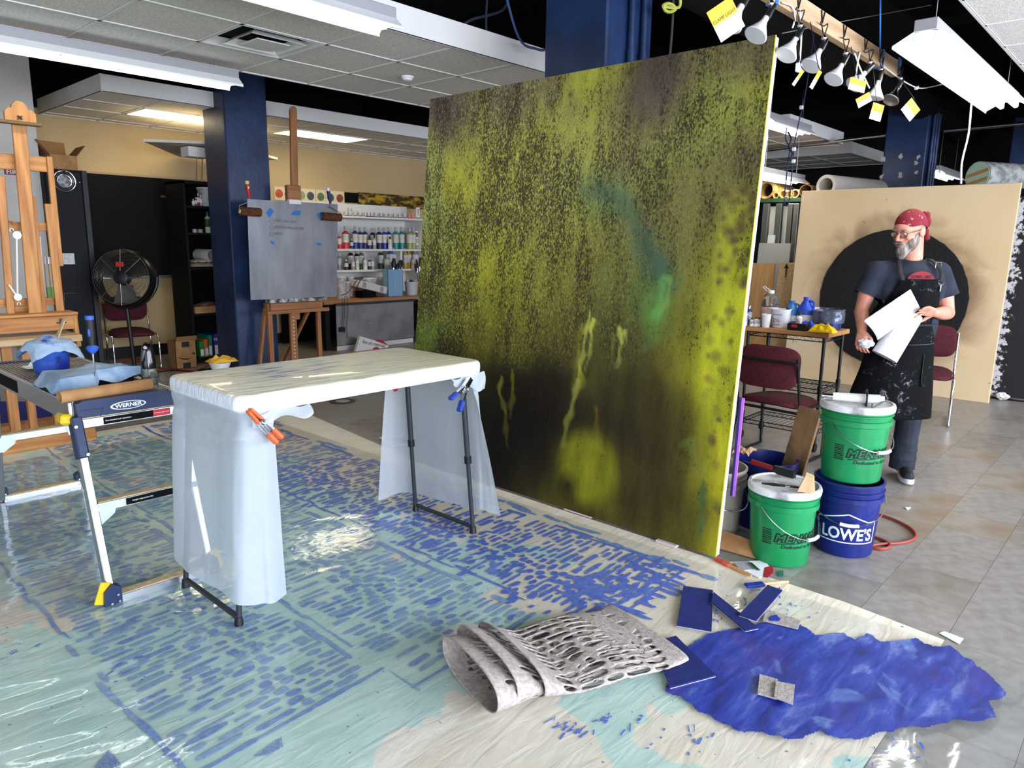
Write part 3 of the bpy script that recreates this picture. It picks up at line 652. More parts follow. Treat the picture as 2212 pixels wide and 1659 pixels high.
# brown spots on the yellow edge
for k in range(150):
    z = rnd.random()
    if z < .45: px, py = rnd.uniform(1550, 1640), rnd.uniform(400, 640)
    elif z < .7: px, py = rnd.uniform(1520, 1590), rnd.uniform(640, 1120)
    else: px, py = rnd.uniform(950, 1650), rnd.uniform(100, 330); py = max(py, 230-(px-930)*.19+6)
    s, t = pst(px, py); r = rnd.uniform(.003, .011); kk = np.clip(1.6-np.hypot(gs-s, gt-t)/r, 0, 1)*rnd.uniform(.3, .75)
    fld[..., :3] = fld[..., :3]*(1-kk[..., None])+np.array(lin((84, 66, 44)))*kk[..., None]
b = MB(); b.grid(lambda s, t: PTL+eu*(s*PW)+ev*(t*PHh)+PN*.001, NG, NG)
ptg = thing('painting', 'huge yellow-green and black abstract canvas leaning back behind the table', 'painting', V3(3.2, 2.7, .02))
cv = b.build('painted_canvas', None, ptg, True)
ca = cv.data.attributes.new('paint', 'FLOAT_COLOR', 'POINT')
# vertex order of MB.grid is i-major
ca.data.foreach_set('color', np.concatenate([np.clip(fld[..., :3], 0, 1), np.clip(fld[..., 3:], 0, 1)], -1).reshape(-1))
def f_(nt, N, L, B):
    a = nd(N, 'Attribute', attribute_name='paint'); tc = nd(N, 'TexCoord')
    mp = nd(N, 'Mapping'); mp.inputs['Scale'].default_value = (1, 1, .55); L.new(tc.outputs['Object'], mp.inputs[0])
    n1 = nd(N, 'TexNoise', Scale=105., Detail=3., Roughness=.66, Distortion=.6); L.new(mp.outputs[0], n1.inputs[0])
    n0 = nd(N, 'TexNoise', Scale=9., Detail=6., Roughness=.65); mp0 = nd(N, 'Mapping'); mp0.inputs['Scale'].default_value = (1, 1, .28); L.new(tc.outputs['Object'], mp0.inputs[0]); L.new(mp0.outputs[0], n0.inputs[0])
    n2 = nd(N, 'TexNoise', Scale=190., Detail=2.); L.new(tc.outputs['Object'], n2.inputs[0])
    # streaky light/dark pigment
    k = math_(N, L, 'MULTIPLY_ADD', n0.outputs[0], 1.7, .04); m = N.new('ShaderNodeMix'); m.data_type = 'RGBA'; m.blend_type = 'MULTIPLY'; m.inputs[0].default_value = 1.; L.new(a.outputs['Color'], m.inputs[6])
    cmb = nd(N, 'CombineColor'); 
    for i in range(3): L.new(k, cmb.inputs[i])
    L.new(cmb.outputs[0], m.inputs[7]); col = m.outputs[2]
    n2b = math_(N, L, 'MULTIPLY_ADD', n2.outputs[0], .9, .55); m2 = N.new('ShaderNodeMix'); m2.data_type = 'RGBA'; m2.blend_type = 'MULTIPLY'; m2.inputs[0].default_value = .8; L.new(col, m2.inputs[6]); c2 = nd(N, 'CombineColor')
    for i in range(3): L.new(n2b, c2.inputs[i])
    L.new(c2.outputs[0], m2.inputs[7]); col = m2.outputs[2]
    # pitted dark speckle and bright crackle where the density is high
    nn = math_(N, L, 'ADD', n1.outputs[0], math_(N, L, 'MULTIPLY', math_(N, L, 'SUBTRACT', n0.outputs[0], .5), .55))
    th = math_(N, L, 'MULTIPLY_ADD', a.outputs['Alpha'], .22, .30); d = math_(N, L, 'SUBTRACT', th, nn); dark = math_(N, L, 'MULTIPLY', sstep(N, L, d, -.03, .025), .85)
    col = mixc(N, L, dark, col, (46, 35, 30))
    hi = math_(N, L, 'MULTIPLY', sstep(N, L, n1.outputs[0], .54, .62), math_(N, L, 'MULTIPLY', math_(N, L, 'MAXIMUM', math_(N, L, 'SUBTRACT', a.outputs['Alpha'], .3), 0.), .9)); col = mixc(N, L, hi, col, (196, 198, 74))
    L.new(col, B.inputs['Base Color']); B.inputs['Roughness'].default_value = .55; B.inputs['Specular IOR Level'].default_value = .15
    bp = nd(N, 'Bump', Strength=.35, Distance=.004); L.new(n1.outputs[0], bp.inputs['Height']); L.new(bp.outputs[0], B.inputs['Normal'])
cv.data.materials.append(attr_mat('painting_surface', f_))
def bo(b):
    c = PTL+eu*(PW/2)+ev*(PHh/2)-PN*.022
    b.box(c, (PW, PHh, .045), Matrix((eu, ev, eu.cross(ev))).transposed(), bev=.004)
one('stretcher_edge', mk('canvas_edge', (232, 228, 214), .7), bo, ptg)
one('painted_edge', mk('canvas_edge_yellow', (196, 196, 60), .6), lambda b: b.box(PTL+eu*(PW+.001)+ev*(PHh/2)-PN*.004, (.003, PHh, .009), Matrix((eu, ev, eu.cross(ev))).transposed()), ptg)
for i, (px, py, l) in enumerate(((1250, 1108, .2), (1075, 1043, .22), (1440, 1175, .12))):
    c = Zp(px, py, .01); tag(one('foam_block', mk('lilac_foam', (196, 184, 180), .9), lambda b: b.box((c.x+.03, c.y, .013), (.09, l, .015), bev=.003)), ('long pale foam block under the middle of the big painting', 'pale foam block under the left part of the big painting', 'small pale foam block near the right end of the big painting')[i], 'foam block', 'foam blocks under the painting')
st_ = [Xp(1580, 890, 3.42), Xp(1572, 1010, 3.38)]
sp = thing('strap', 'purple and lilac webbing strap hanging behind the right edge of the big painting', 'strap', (3.45, 1.47, 0))
one('webbing', mk('purple_web', (186, 110, 220), .6), lambda b: b.bar((3.30, 1.506, .3), (3.33, 1.508, .8), .006, .013, (0, 1, 0)), sp)
one('webbing_edge', mk('navy_web', (44, 40, 110), .6), lambda b: b.bar((3.30, 1.519, .3), (3.33, 1.521, .8), .006, .012, (0, 1, 0)), sp)
# ================================================================ tan canvas with black disc
TB, TT, TWd = V3(8.54, 1.275, .0), V3(8.645, 1.275, 2.174), 2.12
tv = (TB-TT).normalized(); tu = V3(0, -1, 0); TN = tv.cross(tu).normalized(); TN = TN if TN.x < 0 else -TN
TTL = TT+V3(0, TWd, 0); THh = (TB-TT).length
def on_plane(px, py, o, n): d = _ray(px, py); return CAM+d*((o-CAM).dot(n)/d.dot(n))
cc = on_plane(1922, 645, TT, TN)
tan = thing('canvas_board', 'tall tan canvas with a large black granular disc, leaning behind the man', 'canvas', V3(8.6, 2.3, 0))
def f_(nt, N, L, B):
    tc = nd(N, 'TexCoord'); vd = nd(N, 'VectorMath', operation='DISTANCE'); L.new(tc.outputs['Object'], vd.inputs[0]); vd.inputs[1].default_value = cc-V3(8.6, 2.3, 0)
    n = nd(N, 'TexNoise', Scale=2.6, Detail=6., Distortion=1.2); L.new(tc.outputs['Object'], n.inputs[0]); n2 = nd(N, 'TexNoise', Scale=.9, Detail=3.); L.new(tc.outputs['Object'], n2.inputs[0])
    base = ramp(N, L, n2.outputs[0], [(.3, (212, 182, 136)), (.55, (222, 196, 154)), (.75, (216, 196, 168))])
    r = math_(N, L, 'ADD', vd.outputs['Value'], math_(N, L, 'MULTIPLY', math_(N, L, 'SUBTRACT', n.outputs[0], .5), .5))
    soot = math_(N, L, 'SUBTRACT', 1., sstep(N, L, r, .62, 1.0)); soot = math_(N, L, 'MULTIPLY', soot, .85); base = mixc(N, L, soot, base, (120, 88, 58))
    n3 = nd(N, 'TexNoise', Scale=13., Detail=4.); L.new(tc.outputs['Object'], n3.inputs[0]); base = mixc(N, L, math_(N, L, 'MULTIPLY', sstep(N, L, n3.outputs[0], .7, .76), .6), base, (120, 100, 76))
    L.new(base, B.inputs['Base Color']); B.inputs['Roughness'].default_value = .8
tanm = attr_mat('tan_canvas', f_)
RT = Matrix((tu, tv, tu.cross(tv))).transposed()
one('canvas', tanm, lambda b: b.box(TTL+tu*(TWd/2)+tv*(THh/2)-TN*.02, (TWd, THh, .04), RT, bev=.005), tan)
def disc_(b):
    n = 96; rings = []
    for k, (r, h) in enumerate(((.74, 0), (.735, .012), (.70, .016), (.45, .016), (.2, .016), (.02, .016))):
        rg = []
        for i in range(n):
            a = 2*PI*i/n; rr = r*(1+(.012*noise.noise((math.cos(a)*9, math.sin(a)*9, k)) if k < 3 else 0)); rg.append(b.bm.verts.new(cc+tu*(rr*math.cos(a))+tv*(rr*math.sin(a))+TN*(h+.0005)))
        rings.append(rg)
    b.skin(rings)
one('black_disc', mk('black_grit', (12, 11, 11), .85, col2=(34, 32, 30), vs=90, vlo=.5, vhi=.75, bump=1., bs=90), disc_, tan, True)
# second panel behind it, black paint splashed over its white edge
q0, q1 = Zp(2150, 866), Zp(2196, 850)
def f_(nt, N, L, B):
    tc = nd(N, 'TexCoord'); sx = nd(N, 'SeparateXYZ'); L.new(tc.outputs['Object'], sx.inputs[0]); n = nd(N, 'TexNoise', Scale=16., Detail=8., Roughness=.7); L.new(tc.outputs['Object'], n.inputs[0])
    v = math_(N, L, 'ADD', math_(N, L, 'MULTIPLY', sx.outputs[1], 1.6), n.outputs[0]); k = sstep(N, L, v, .62, .68); L.new(mixc(N, L, k, (10, 9, 10), (214, 208, 210)), B.inputs['Base Color']); B.inputs['Roughness'].default_value = .6
sec = thing('splattered_canvas', 'tall panel thick with black paint and a white edge, behind the tan canvas', 'panel', (8.95, 1.2, 0))
def sp_(b):
    p = [V3(8.9, 1.55, .03), V3(8.9, 1.02, .03), V3(9.02, 1.0, 2.05), V3(9.02, 1.55, 2.05)]
    b.poly(p, .05, (1, 0, 0))
one('panel_face', attr_mat('black_splatter', f_), sp_, sec)
one('foot_wrap', paper, lambda b: b.grid(lambda s, t: V3(8.84, 1.21, .042)+V3(math.cos(s*2*PI)*math.sin(t*PI), math.sin(s*2*PI)*math.sin(t*PI)*1.3, math.cos(t*PI)*.8)*(.042*(1+.6*noise.noise((math.cos(s*2*PI)*2, math.sin(s*2*PI)*2, t*5)))), 24, 14), sec)

# ================================================================ folding table and its plastic cover
TZ = .955
ft = thing('folding_table', 'small white folding table with dark grey adjustable legs under the plastic', 'table', V3(1.88, 2.83, 0))
one('tabletop', whitem, lambda b: b.box((1.882, 2.83, TZ-.022), (1.262, .64, .04), bev=.012), ft)
for lx, ly, tx, ty in ((1.226, 3.079, 1.30, 3.06), (1.231, 2.60, 1.30, 2.61), (2.542, 3.07, 2.47, 3.05), (2.547, 2.602, 2.47, 2.61)):
    lo, hi = V3(lx, ly, .0), V3(tx, ty, TZ-.045); mid = lo.lerp(hi, .47)
    L_ = one('leg', darkm, lambda b: b.cyl(mid, hi, .0145, n=14), ft, True)
    one('lower_leg', darkm, lambda b: b.cyl(lo+V3(0, 0, .02), mid, .0115, n=14), L_, True)
    one('collar', black, lambda b: b.cyl(lo.lerp(hi, .445), lo.lerp(hi, .485), .019, n=14), L_, True)
    one('foot_cap', black, lambda b: b.lathe([(.018, 0), (.0175, .012), (.0145, .035)], (lo.x, lo.y, .011), 14), L_, True)
for x, z0 in ((1.229, 0), (2.545, 0)): one('crossbar', darkm, lambda b: b.cyl((x, 3.075, .045), (x, 2.60, .045), .0115, n=12), ft, True)
def tdrp(name, mixv, col):
    def f(nt, N, L, B):
        N.remove(B); out = N['Material Output']; t = nd(N, 'BsdfTransparent'); t.inputs[0].default_value = (.86, .9, .93, 1); d = nd(N, 'BsdfDiffuse'); d.inputs[0].default_value = (*lin(col), 1); tl_ = nd(N, 'BsdfTranslucent'); tl_.inputs[0].default_value = (*lin(col), 1)
        g = nd(N, 'BsdfGlossy', Roughness=.22); a = nd(N, 'MixShader'); a.inputs[0].default_value = .45; L.new(d.outputs[0], a.inputs[1]); L.new(tl_.outputs[0], a.inputs[2])
        b_ = nd(N, 'MixShader'); b_.inputs[0].default_value = mixv; L.new(t.outputs[0], b_.inputs[1]); L.new(a.outputs[0], b_.inputs[2])
        fr = nd(N, 'LayerWeight', Blend=.25); c = nd(N, 'MixShader'); L.new(math_(N, L, 'MULTIPLY', fr.outputs['Facing'], .22), c.inputs[0]); L.new(b_.outputs[0], c.inputs[1]); L.new(g.outputs[0], c.inputs[2]); L.new(c.outputs[0], out.inputs[0])
        tc = nd(N, 'TexCoord'); n = nd(N, 'TexNoise', Scale=9., Detail=3., Distortion=.7); L.new(tc.outputs['Object'], n.inputs[0]); bp = nd(N, 'Bump', Strength=.4, Distance=.01); L.new(n.outputs[0], bp.inputs['Height'])
        for q in (d, g, tl_): L.new(bp.outputs[0], q.inputs['Normal'])
    return attr_mat(name, f)
drape = tdrp('milky_plastic', .76, (230, 238, 243))
tcv = thing('table_cover', 'milky plastic sheet stretched over the folding table and hanging down both ends', 'plastic cover', V3(1.88, 2.83, 0))
# taut top with rounded edge
def rrect(x0, x1, y0, y1, r, k=6):
    out = []
    for cx, cy, a in ((x1-r, y1-r, 0), (x0+r, y1-r, PI/2), (x0+r, y0+r, PI), (x1-r, y0+r, 3*PI/2)):
        for i in range(k+1): out.append((cx+r*math.cos(a+PI/2*i/k), cy+r*math.sin(a+PI/2*i/k)))
    return out
def top_(b):
    R = []
    for (g, z) in ((-.07, TZ-.068), (-.005, TZ-.066), (.006, TZ-.055), (.008, TZ-.03), (.005, TZ-.008), (-.004, TZ+.001), (-.02, TZ+.004)):
        rr = rrect(1.245-g, 2.522+g, 2.505-g, 3.158+g, .06+max(-.05, g), 8)
        R.append([b.bm.verts.new((x, y, z+.004*noise.noise((x*9, y*9, z*30))*(1 if z < TZ-.02 else .2))) for x, y in rr])
    b.skin(R, cap=False); b.bm.faces.new(R[-1])
def f_(nt, N, L, B):
    tc = nd(N, 'TexCoord'); mp = nd(N, 'Mapping'); mp.inputs['Scale'].default_value = (1., 5., 1.); mp.inputs['Rotation'].default_value = (0, 0, .12); L.new(tc.outputs['Object'], mp.inputs[0])
    n = nd(N, 'TexNoise', Scale=6., Detail=7., Roughness=.6); L.new(mp.outputs[0], n.inputs[0]); vd = nd(N, 'VectorMath', operation='DISTANCE'); L.new(tc.outputs['Object'], vd.inputs[0]); vd.inputs[1].default_value = (-.24, .12, TZ)
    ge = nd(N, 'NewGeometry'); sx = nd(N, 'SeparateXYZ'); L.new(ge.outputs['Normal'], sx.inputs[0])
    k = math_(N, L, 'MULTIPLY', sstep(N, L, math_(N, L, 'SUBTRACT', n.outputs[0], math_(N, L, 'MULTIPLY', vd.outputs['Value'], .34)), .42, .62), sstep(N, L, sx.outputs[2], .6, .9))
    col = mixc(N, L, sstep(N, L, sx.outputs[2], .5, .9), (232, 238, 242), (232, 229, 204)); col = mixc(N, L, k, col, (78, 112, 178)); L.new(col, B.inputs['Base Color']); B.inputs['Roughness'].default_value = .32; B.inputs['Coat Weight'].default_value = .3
    B.inputs['Subsurface Weight'].default_value = 0
    w2 = nd(N, 'TexNoise', Scale=5., Detail=2., Distortion=.6); mp2 = nd(N, 'Mapping'); mp2.inputs['Scale'].default_value = (1.6, 7., 3.); mp2.inputs['Rotation'].default_value = (0, 0, .35); L.new(tc.outputs['Object'], mp2.inputs[0]); L.new(mp2.outputs[0], w2.inputs[0]); bp = nd(N, 'Bump', Strength=.55, Distance=.012); L.new(w2.outputs[0], bp.inputs['Height']); L.new(bp.outputs[0], B.inputs['Normal'])
one('stretched_top', attr_mat('table_film', f_), top_, tcv, True)
def hang(b, plan_top, plan_bot, z0, z1f, nu=70, nz=40, fold=.012, sd=0):
    A, B_ = crs(plan_top, 12), crs(plan_bot, 12)
    def at(P, s): f = s*(len(P)-1); i = min(int(f), len(P)-2); return P[i].lerp(P[i+1], f-i)
    def fn(s, t):
        p = at(A, s).lerp(at(B_, s), t**.8); z = z0+(z1f(s)-z0)*t
        w_ = fold*(math.sin(s*23+sd)*.4+noise.noise((s*7+sd, t*.8, 2))+.5*noise.noise((s*15, t*2.5, sd)))*(.4+.8*t)
        if t < .16: w_ += .012*math.sin(t/.16*PI*2+s*3)          # band of creases below the edge
        return V3(p.x-w_*.8, p.y-w_*.6, z)
    b.grid(fn, nu, nz)
one('end_drape', drape, lambda b: hang(b, [V3(*p, 0) for p in ((1.32, 3.155), (1.262, 3.14), (1.256, 2.9), (1.256, 2.62), (1.27, 2.53), (1.34, 2.515), (1.38, 2.52))], [V3(*p, 0) for p in ((1.27, 3.14), (1.195, 3.10), (1.175, 2.9), (1.185, 2.66), (1.225, 2.54), (1.32, 2.51), (1.40, 2.53))], TZ-.05, lambda s: .13+.03*math.sin(s*5)), tcv, True)
one('end_drape', drape, lambda b: hang(b, [V3(*p, 0) for p in ((2.44, 3.16), (2.50, 3.145), (2.51, 2.9), (2.51, 2.62), (2.50, 2.53), (2.42, 2.515))], [V3(*p, 0) for p in ((2.42, 3.26), (2.585, 3.22), (2.60, 2.9), (2.585, 2.66), (2.565, 2.555), (2.60, 2.45))], TZ-.05, lambda s: .05+.12*s-.06*max(0, s-.8)*5*.6, sd=4), tcv, True)
one('corner_flap', drape, lambda b: b.grid(lambda s, t: V3(1.28+.26*s, 2.512-.012*math.sin(s*6+t*3)-.02*t, TZ-.06-.055*t*(1-.3*s)-.015*math.sin(s*9)), 24, 6), tcv, True)
one('corner_flap', drape, lambda b: b.grid(lambda s, t: V3(2.30+.22*s, 2.506-.012*math.sin(s*7+t*3)-.018*t, TZ-.06-(.03+.06*s)*t-.01*math.sin(s*11)), 24, 6), tcv, True)
# spring clamps
def clamp(name, label, p0, p1, col, tipcol, open_=.03):
    t = thing(name, label, 'clamp', p0)
    d = (p1-p0); n = d.normalized(); s = n.cross(V3(0, 1, 0)).normalized(); L_ = d.length
    for k in (-1, 1):
        a = p0+s*(k*.012); piv = p0.lerp(p1, .3)+s*(k*.010); e = p1+s*(k*open_)
        J = one('jaw', col, lambda b: (b.bar(p0-n*.02+s*k*.006, piv, .03, .012, s, .004)), t)
        H = one('arm', chrome, lambda b: b.bar(piv, piv.lerp(e, .55), .028, .012, s, .003), t)
        one('grip', tipcol, lambda b: b.bar(piv.lerp(e, .48), e, .032, .02, s, .006), t)
    one('spring', steel, lambda b: b.tube([p0.lerp(p1, .3)+V3(0, -.02+.005*i/6, 0)+s*(.012*math.cos(i*PI/3))+n*(.012*math.sin(i*PI/3)) for i in range(36)], .002, 6), t, True)
orange = mk('orange_plastic', (226, 92, 34), .4)
clamp('spring_clamp', 'orange-handled steel spring clamp on the near corner of the covered table', Yp(545, 893, 2.48), Yp(604, 952, 2.46), orange, orange, .014)
clamp('spring_clamp', 'blue-tipped steel spring clamp on the far corner of the covered table', Yp(1012, 824, 2.475), Yp(982, 876, 2.45), chrome, mk('blue_grip', (34, 62, 150), .45), .045)
pk = Yp(855, 838, 3.2); tag(one('red_clamp_tip', mk('red_plastic', (196, 36, 56), .4), lambda b: b.box(pk, (.05, .04, .035), bev=.008)), 'small red plastic clamp tip peeking out beneath the far side of the table', 'clamp')

# ================================================================ work platform
PX0, PX1, PY0, PY1, PZ = .93, 1.375, 3.36, 4.76, .85
wp = thing('work_platform', 'aluminium folding work platform with navy end caps and yellow locks', 'work platform', V3(1.15, 4.05, 0))
navyp = mk('navy_plastic', (24, 42, 78), .42); yel = mk('yellow_plastic', (226, 190, 30), .45)
deckm = mk('deck_aluminium', (176, 170, 156), .5, .25, col2=(154, 146, 130), vs=8)
dk = one('deck', deckm, lambda b: b.box((1.1525, (PY0+PY1)/2, PZ-.045), (PX1-PX0-.01, PY1-PY0-.1, .055)), wp)
for k in range(26):
    x = PX0+.02+k*(PX1-PX0-.04)/25; one('tread_rib', deckm, lambda b: b.box((x, (PY0+PY1)/2, PZ-.013), (.009, PY1-PY0-.1, .012)), dk)
for x in (PX0+.006, PX1-.006): one('side_rail', alu, lambda b: b.box((x, (PY0+PY1)/2, PZ-.05), (.016, PY1-PY0-.08, .09), bev=.003), wp)
lb = one('rail_label', blackm, lambda b: b.box((PX0-.003, 4.35, PZ-.05), (.002, .35, .06)), wp)
for sgn, yy in ((-1, PY0), (1, PY1)):
    e = one('end_cap', navyp, lambda b: b.prism([(PX0+.02, -.085), (PX0+.02, -.01), (PX0+.045, 0), (PX1-.045, 0), (PX1-.02, -.025), (PX1+.005, -.05), (PX1+.005, -.085), (PX1-.06, -.085), (PX1-.08, -.10), (PX1-.13, -.10), (PX1-.15, -.085), (PX0+.14, -.085), (PX0+.12, -.10), (PX0+.08, -.10), (PX0+.06, -.085)], (0, yy+.05 if sgn < 0 else yy+.0, PZ), (1, 0, 0), (0, 0, 1), .05), wp)
    if sgn < 0:
        oc = V3((PX0+PX1)/2+.0, yy-.001, PZ-.042)
        g = one('logo_oval', alu, lambda b: b.poly([oc+V3(.075*math.cos(a), 0, .019*math.sin(a)) for a in np.linspace(0, 2*PI, 33)[:-1]], .0015, (0, -1, 0)), e)
        g2 = one('logo_field', navyp, lambda b: b.poly([oc+V3(.066*math.cos(a), -.002, .0145*math.sin(a)) for a in np.linspace(0, 2*PI, 33)[:-1]], .001, (0, -1, 0)), e)
        text('logo_lettering', 'WERNER', .024, white, oc+V3(0, -.0035, 0), (1, 0, 0), (0, 0, 1), e, bold=.0006, sx=1.15)
        one('cap_groove', mk('navy_dark', (14, 26, 52), .5), lambda b: (b.box((PX0+.075, yy-.0005, PZ-.04), (.09, .002, .004)), b.bar((PX0+.118, yy-.0005, PZ-.04), (PX0+.105, yy-.0005, PZ-.08), .002, .004, (1, 0, 0))), e)
        for xx in (PX0+.17, PX0+.24, PX0+.33): one('latch_tip', yel if xx > PX0+.2 else steel, lambda b: b.box((xx, yy+.02, PZ-.105), (.014, .02, .028), bev=.003), e)
for xx, yy in ((PX0-.004, PY0+.06), (PX0-.004, PY1-.06)):
    one('lock_handle', yel, lambda b: b.box((xx-.012, yy, PZ-.075), (.045, .075, .045), (0, .15, 0), bev=.008), wp)
def leg_pts(x, near): return (V3(x, 3.15, 0), V3(x, PY0+.03, PZ-.07)) if near else (V3(x, 4.91, 0), V3(x, PY1-.03, PZ-.07))
for near in (True, False):
    for x in (.945, 1.37):
        lo, hi = leg_pts(x, near); l = one('leg', alu, lambda b: b.bar(lo.lerp(hi, .03), hi, .03, .055, (1, 0, 0) if False else (0, 1, 0), .004), wp)
        s = -1 if near else 1
        one('leg_bracket', navyp, lambda b: b.bar(lo.lerp(hi, .78), lo.lerp(hi, 1.0), .042, .066, (0, 1, 0), .006), l)
        for f, dx in ((.81, .012), (.96, -.012)):
            p = lo.lerp(hi, f); one('bolt', steel, lambda b: b.cyl((p.x+dx, p.y+s*.035, p.z), (p.x+dx, p.y+s*.042, p.z), .007, n=10), l)
        # foot
        def foot_(b): b.prism([(-.035, 0), (.035, 0), (.035, .07), (.0, .09), (-.03, .06)], lo+V3(.0, .025, .0135), (1 if x < 1.1 else -1, 0, 0), (0, 0, 1), .05 if x < 1.1 else -.05)
        F = one('foot', navyp, foot_, l)
        one('foot_pad', yel, lambda b: b.bar(lo+V3((-.045 if x < 1.1 else .045), 0, .02), lo+V3((-.012 if x < 1.1 else .012), 0, .11), .05, .012, (0, 1, 0), .003), l)
        for dx, dz in ((.018, .055), (.022, .025), (-.008, .022)):
            one('rivet', steel, lambda b: b.cyl((lo.x+dx*(1 if x < 1.1 else -1), lo.y-.027, lo.z+dz), (lo.x+dx*(1 if x < 1.1 else -1), lo.y-.033, lo.z+dz), .0055, n=8), l)
        for k in range(14):
            p = lo.lerp(hi, .12+k*.045); one('rail_hole', blackm, lambda b: b.box((p.x+.0, p.y+s*(-.0)+.029*(1 if near else -1), p.z), (.01, .003, .014)), l) if x > 1.1 else None
    lo, hi = leg_pts(0, near)
    for f, lab in ((.965, 'r'), (.52, 'b'), (.03, '')):
        p = lo.lerp(hi, f); r = one('rung', alu, lambda b: b.box((1.157, p.y, p.z), (.41, .05, .042), bev=.003), wp)
        one('rung_tread', mk('plywood_grit', (206, 184, 140), .7, col2=(180, 160, 120), vs=40), lambda b: b.box((1.157, p.y, p.z+.0225), (.39, .046, .004)), r)
        if near and lab:
            y = p.y-.0262
            one('label', blackm, lambda b: b.box((1.155 if lab == 'r' else 1.18, y, p.z), (.22, .001, .03)), r)
            if lab == 'r':
                one('warning_label', mk('red_label', (190, 30, 44), .5), lambda b: b.box((1.29, y-.0003, p.z), (.075, .001, .03)), r)
                text('label_text', 'One-handed lock operation', .0095, white, (1.105, y-.0008, p.z), (1, 0, 0), (0, 0, 1), r)
                text('label_text', 'PERSONAL INJURY ALERT', .006, white, (1.29, y-.0012, p.z), (1, 0, 0), (0, 0, 1), r)
            else: text('label_text', 'Height Adjustment Bar', .0095, white, (1.14, y-.0008, p.z), (1, 0, 0), (0, 0, 1), r)
        if lab == 'b':
            for x, sg in ((.985, 1), (1.33, -1)):
                one('gusset', mk('zinc', (190, 198, 200), .4, .6), lambda b: b.prism([(-.055*sg, .02), (.05*sg, .02), (.035*sg, -.035), (-.02*sg, -.075), (-.045*sg, -.075)], (x, p.y-.027, p.z), (1, 0, 0), (0, 0, 1), .003), r)
text('leg_lettering', 'PRO PLATFORM', .03, white, leg_pts(.945, True)[0].lerp(leg_pts(.945, True)[1], .5)+V3(-.0, -.031, 0), (leg_pts(.945, True)[1]-leg_pts(.945, True)[0]), (-1, 0, 0), wp, sx=.9)

# ---- things lying on the platform
DZ = PZ-.006
ct = thing('cardboard_tube', 'brown cardboard tube lying across the near end of the work platform', 'tube', V3(1.14, 3.47, DZ))
a, b_ = Zp(136, 850, DZ+.03), Zp(308, 832, DZ+.025)
a = V3(.90, 3.405, DZ+.027); b_ = V3(1.285, 3.445, DZ+.027)
def tb_(b):
    d = (b_-a).normalized(); R = []
    for r, f in ((.0265, 0), (.0265, 1), (.0225, 1), (.0225, 0)):
        x = d.orthogonal().normalized(); R.append(b.ring(a.lerp(b_, f), x, d.cross(x), r, r, 24))
    b.skin(R, closed=True)
one('tube_wall', card, tb_, ct, True)
# blue quart bucket with rag
ragm = mk('blue_paper_rag', (158, 178, 194), .9, col2=(122, 148, 174), vs=9, bump=.3, bs=40)
ragp = mk('painted_rag', (154, 176, 196), .9, col2=(34, 64, 168), vs=9, vd=5, vlo=.54, vhi=.64, bump=.3, bs=40)
def rag_over(b, c, r_top, drop, sx, sy, seed, z, lift=0., n=46, square=1., dmin=.0):
    """a square cloth draped over a rim of radius r_top (metres) at height z"""
    def fn(s, t):
        x, y = (s-.5)*sx, (t-.5)*sy; d = math.hypot(x, y); a = math.atan2(y, x)
        over = max(0, d-r_top); wav = noise.noise((math.cos(a)*2.2+seed, math.sin(a)*2.2, d*3))
        rr = min(d, r_top)+over*(.42+.34*wav); h = z+lift*max(0, 1-d/r_top)**1.3*(1+.4*noise.noise((x*20, y*20, seed)))-over*drop*(1+.25*wav)+.006*noise.noise((x*30+seed, y*30, 1))
        return V3(c.x+math.cos(a)*rr, c.y+math.sin(a)*rr, max(h, dmin))
    b.grid(fn, n, n)
bc = Zp(135, 800, DZ)
bc = V3(1.10, 4.23, DZ)
pb = thing('paint_pail', 'small blue plastic pail with quart marks on the work platform', 'pail', bc)
one('pail_body', mk('pail_blue', (44, 82, 170), .35, col2=(26, 50, 150), vs=9, vlo=.45, vhi=.6), lambda b: b.lathe([(.001, .0), (.072, 0), (.076, .01), (.092, .15), (.096, .152), (.096, .16), (.088, .16), (.08, .02), (.001, .015)], bc, 32), pb, True)
dvw = (CAM-bc); dvw.z = 0; dvw.normalize(); rgt = V3(-dvw.y, dvw.x, 0)
text('pail_number', '2', .05, mk('navy_ink', (20, 26, 70), .6), bc+dvw*.087+rgt*.035+V3(0, 0, .075), rgt, V3(0, 0, 1), pb, ext=.004)
rg = one('paper_rag', ragp, lambda b: rag_over(b, bc, .10, .62, .34, .34, 2.3, DZ+.166, .035), None, True); tag(rg, 'light blue paint-stained paper towel draped over the blue pail', 'rag')
wk = thing('stir_stick', 'short pale wooden paint stick standing in the blue pail', 'paint stick', bc+V3(.03, .03, .1)); one('stick', pine, lambda b: b.bar(bc+V3(.01, .02, .10), bc+V3(.075, -.01, .27), .006, .038, (0, 1, .2), .003), wk)
wt_ = Zp(92, 778, DZ+.02); tag(one('crumpled_tissue', paper, lambda b: b.grid(lambda s, t: V3(1.02+s*.13, 4.36+t*.12, DZ+.012+.03*abs(noise.noise((s*4, t*4, 1)))*math.sin(s*PI)*math.sin(t*PI)*2), 16, 16), None, True), 'crumpled white tissue beside the blue pail on the platform', 'tissue')
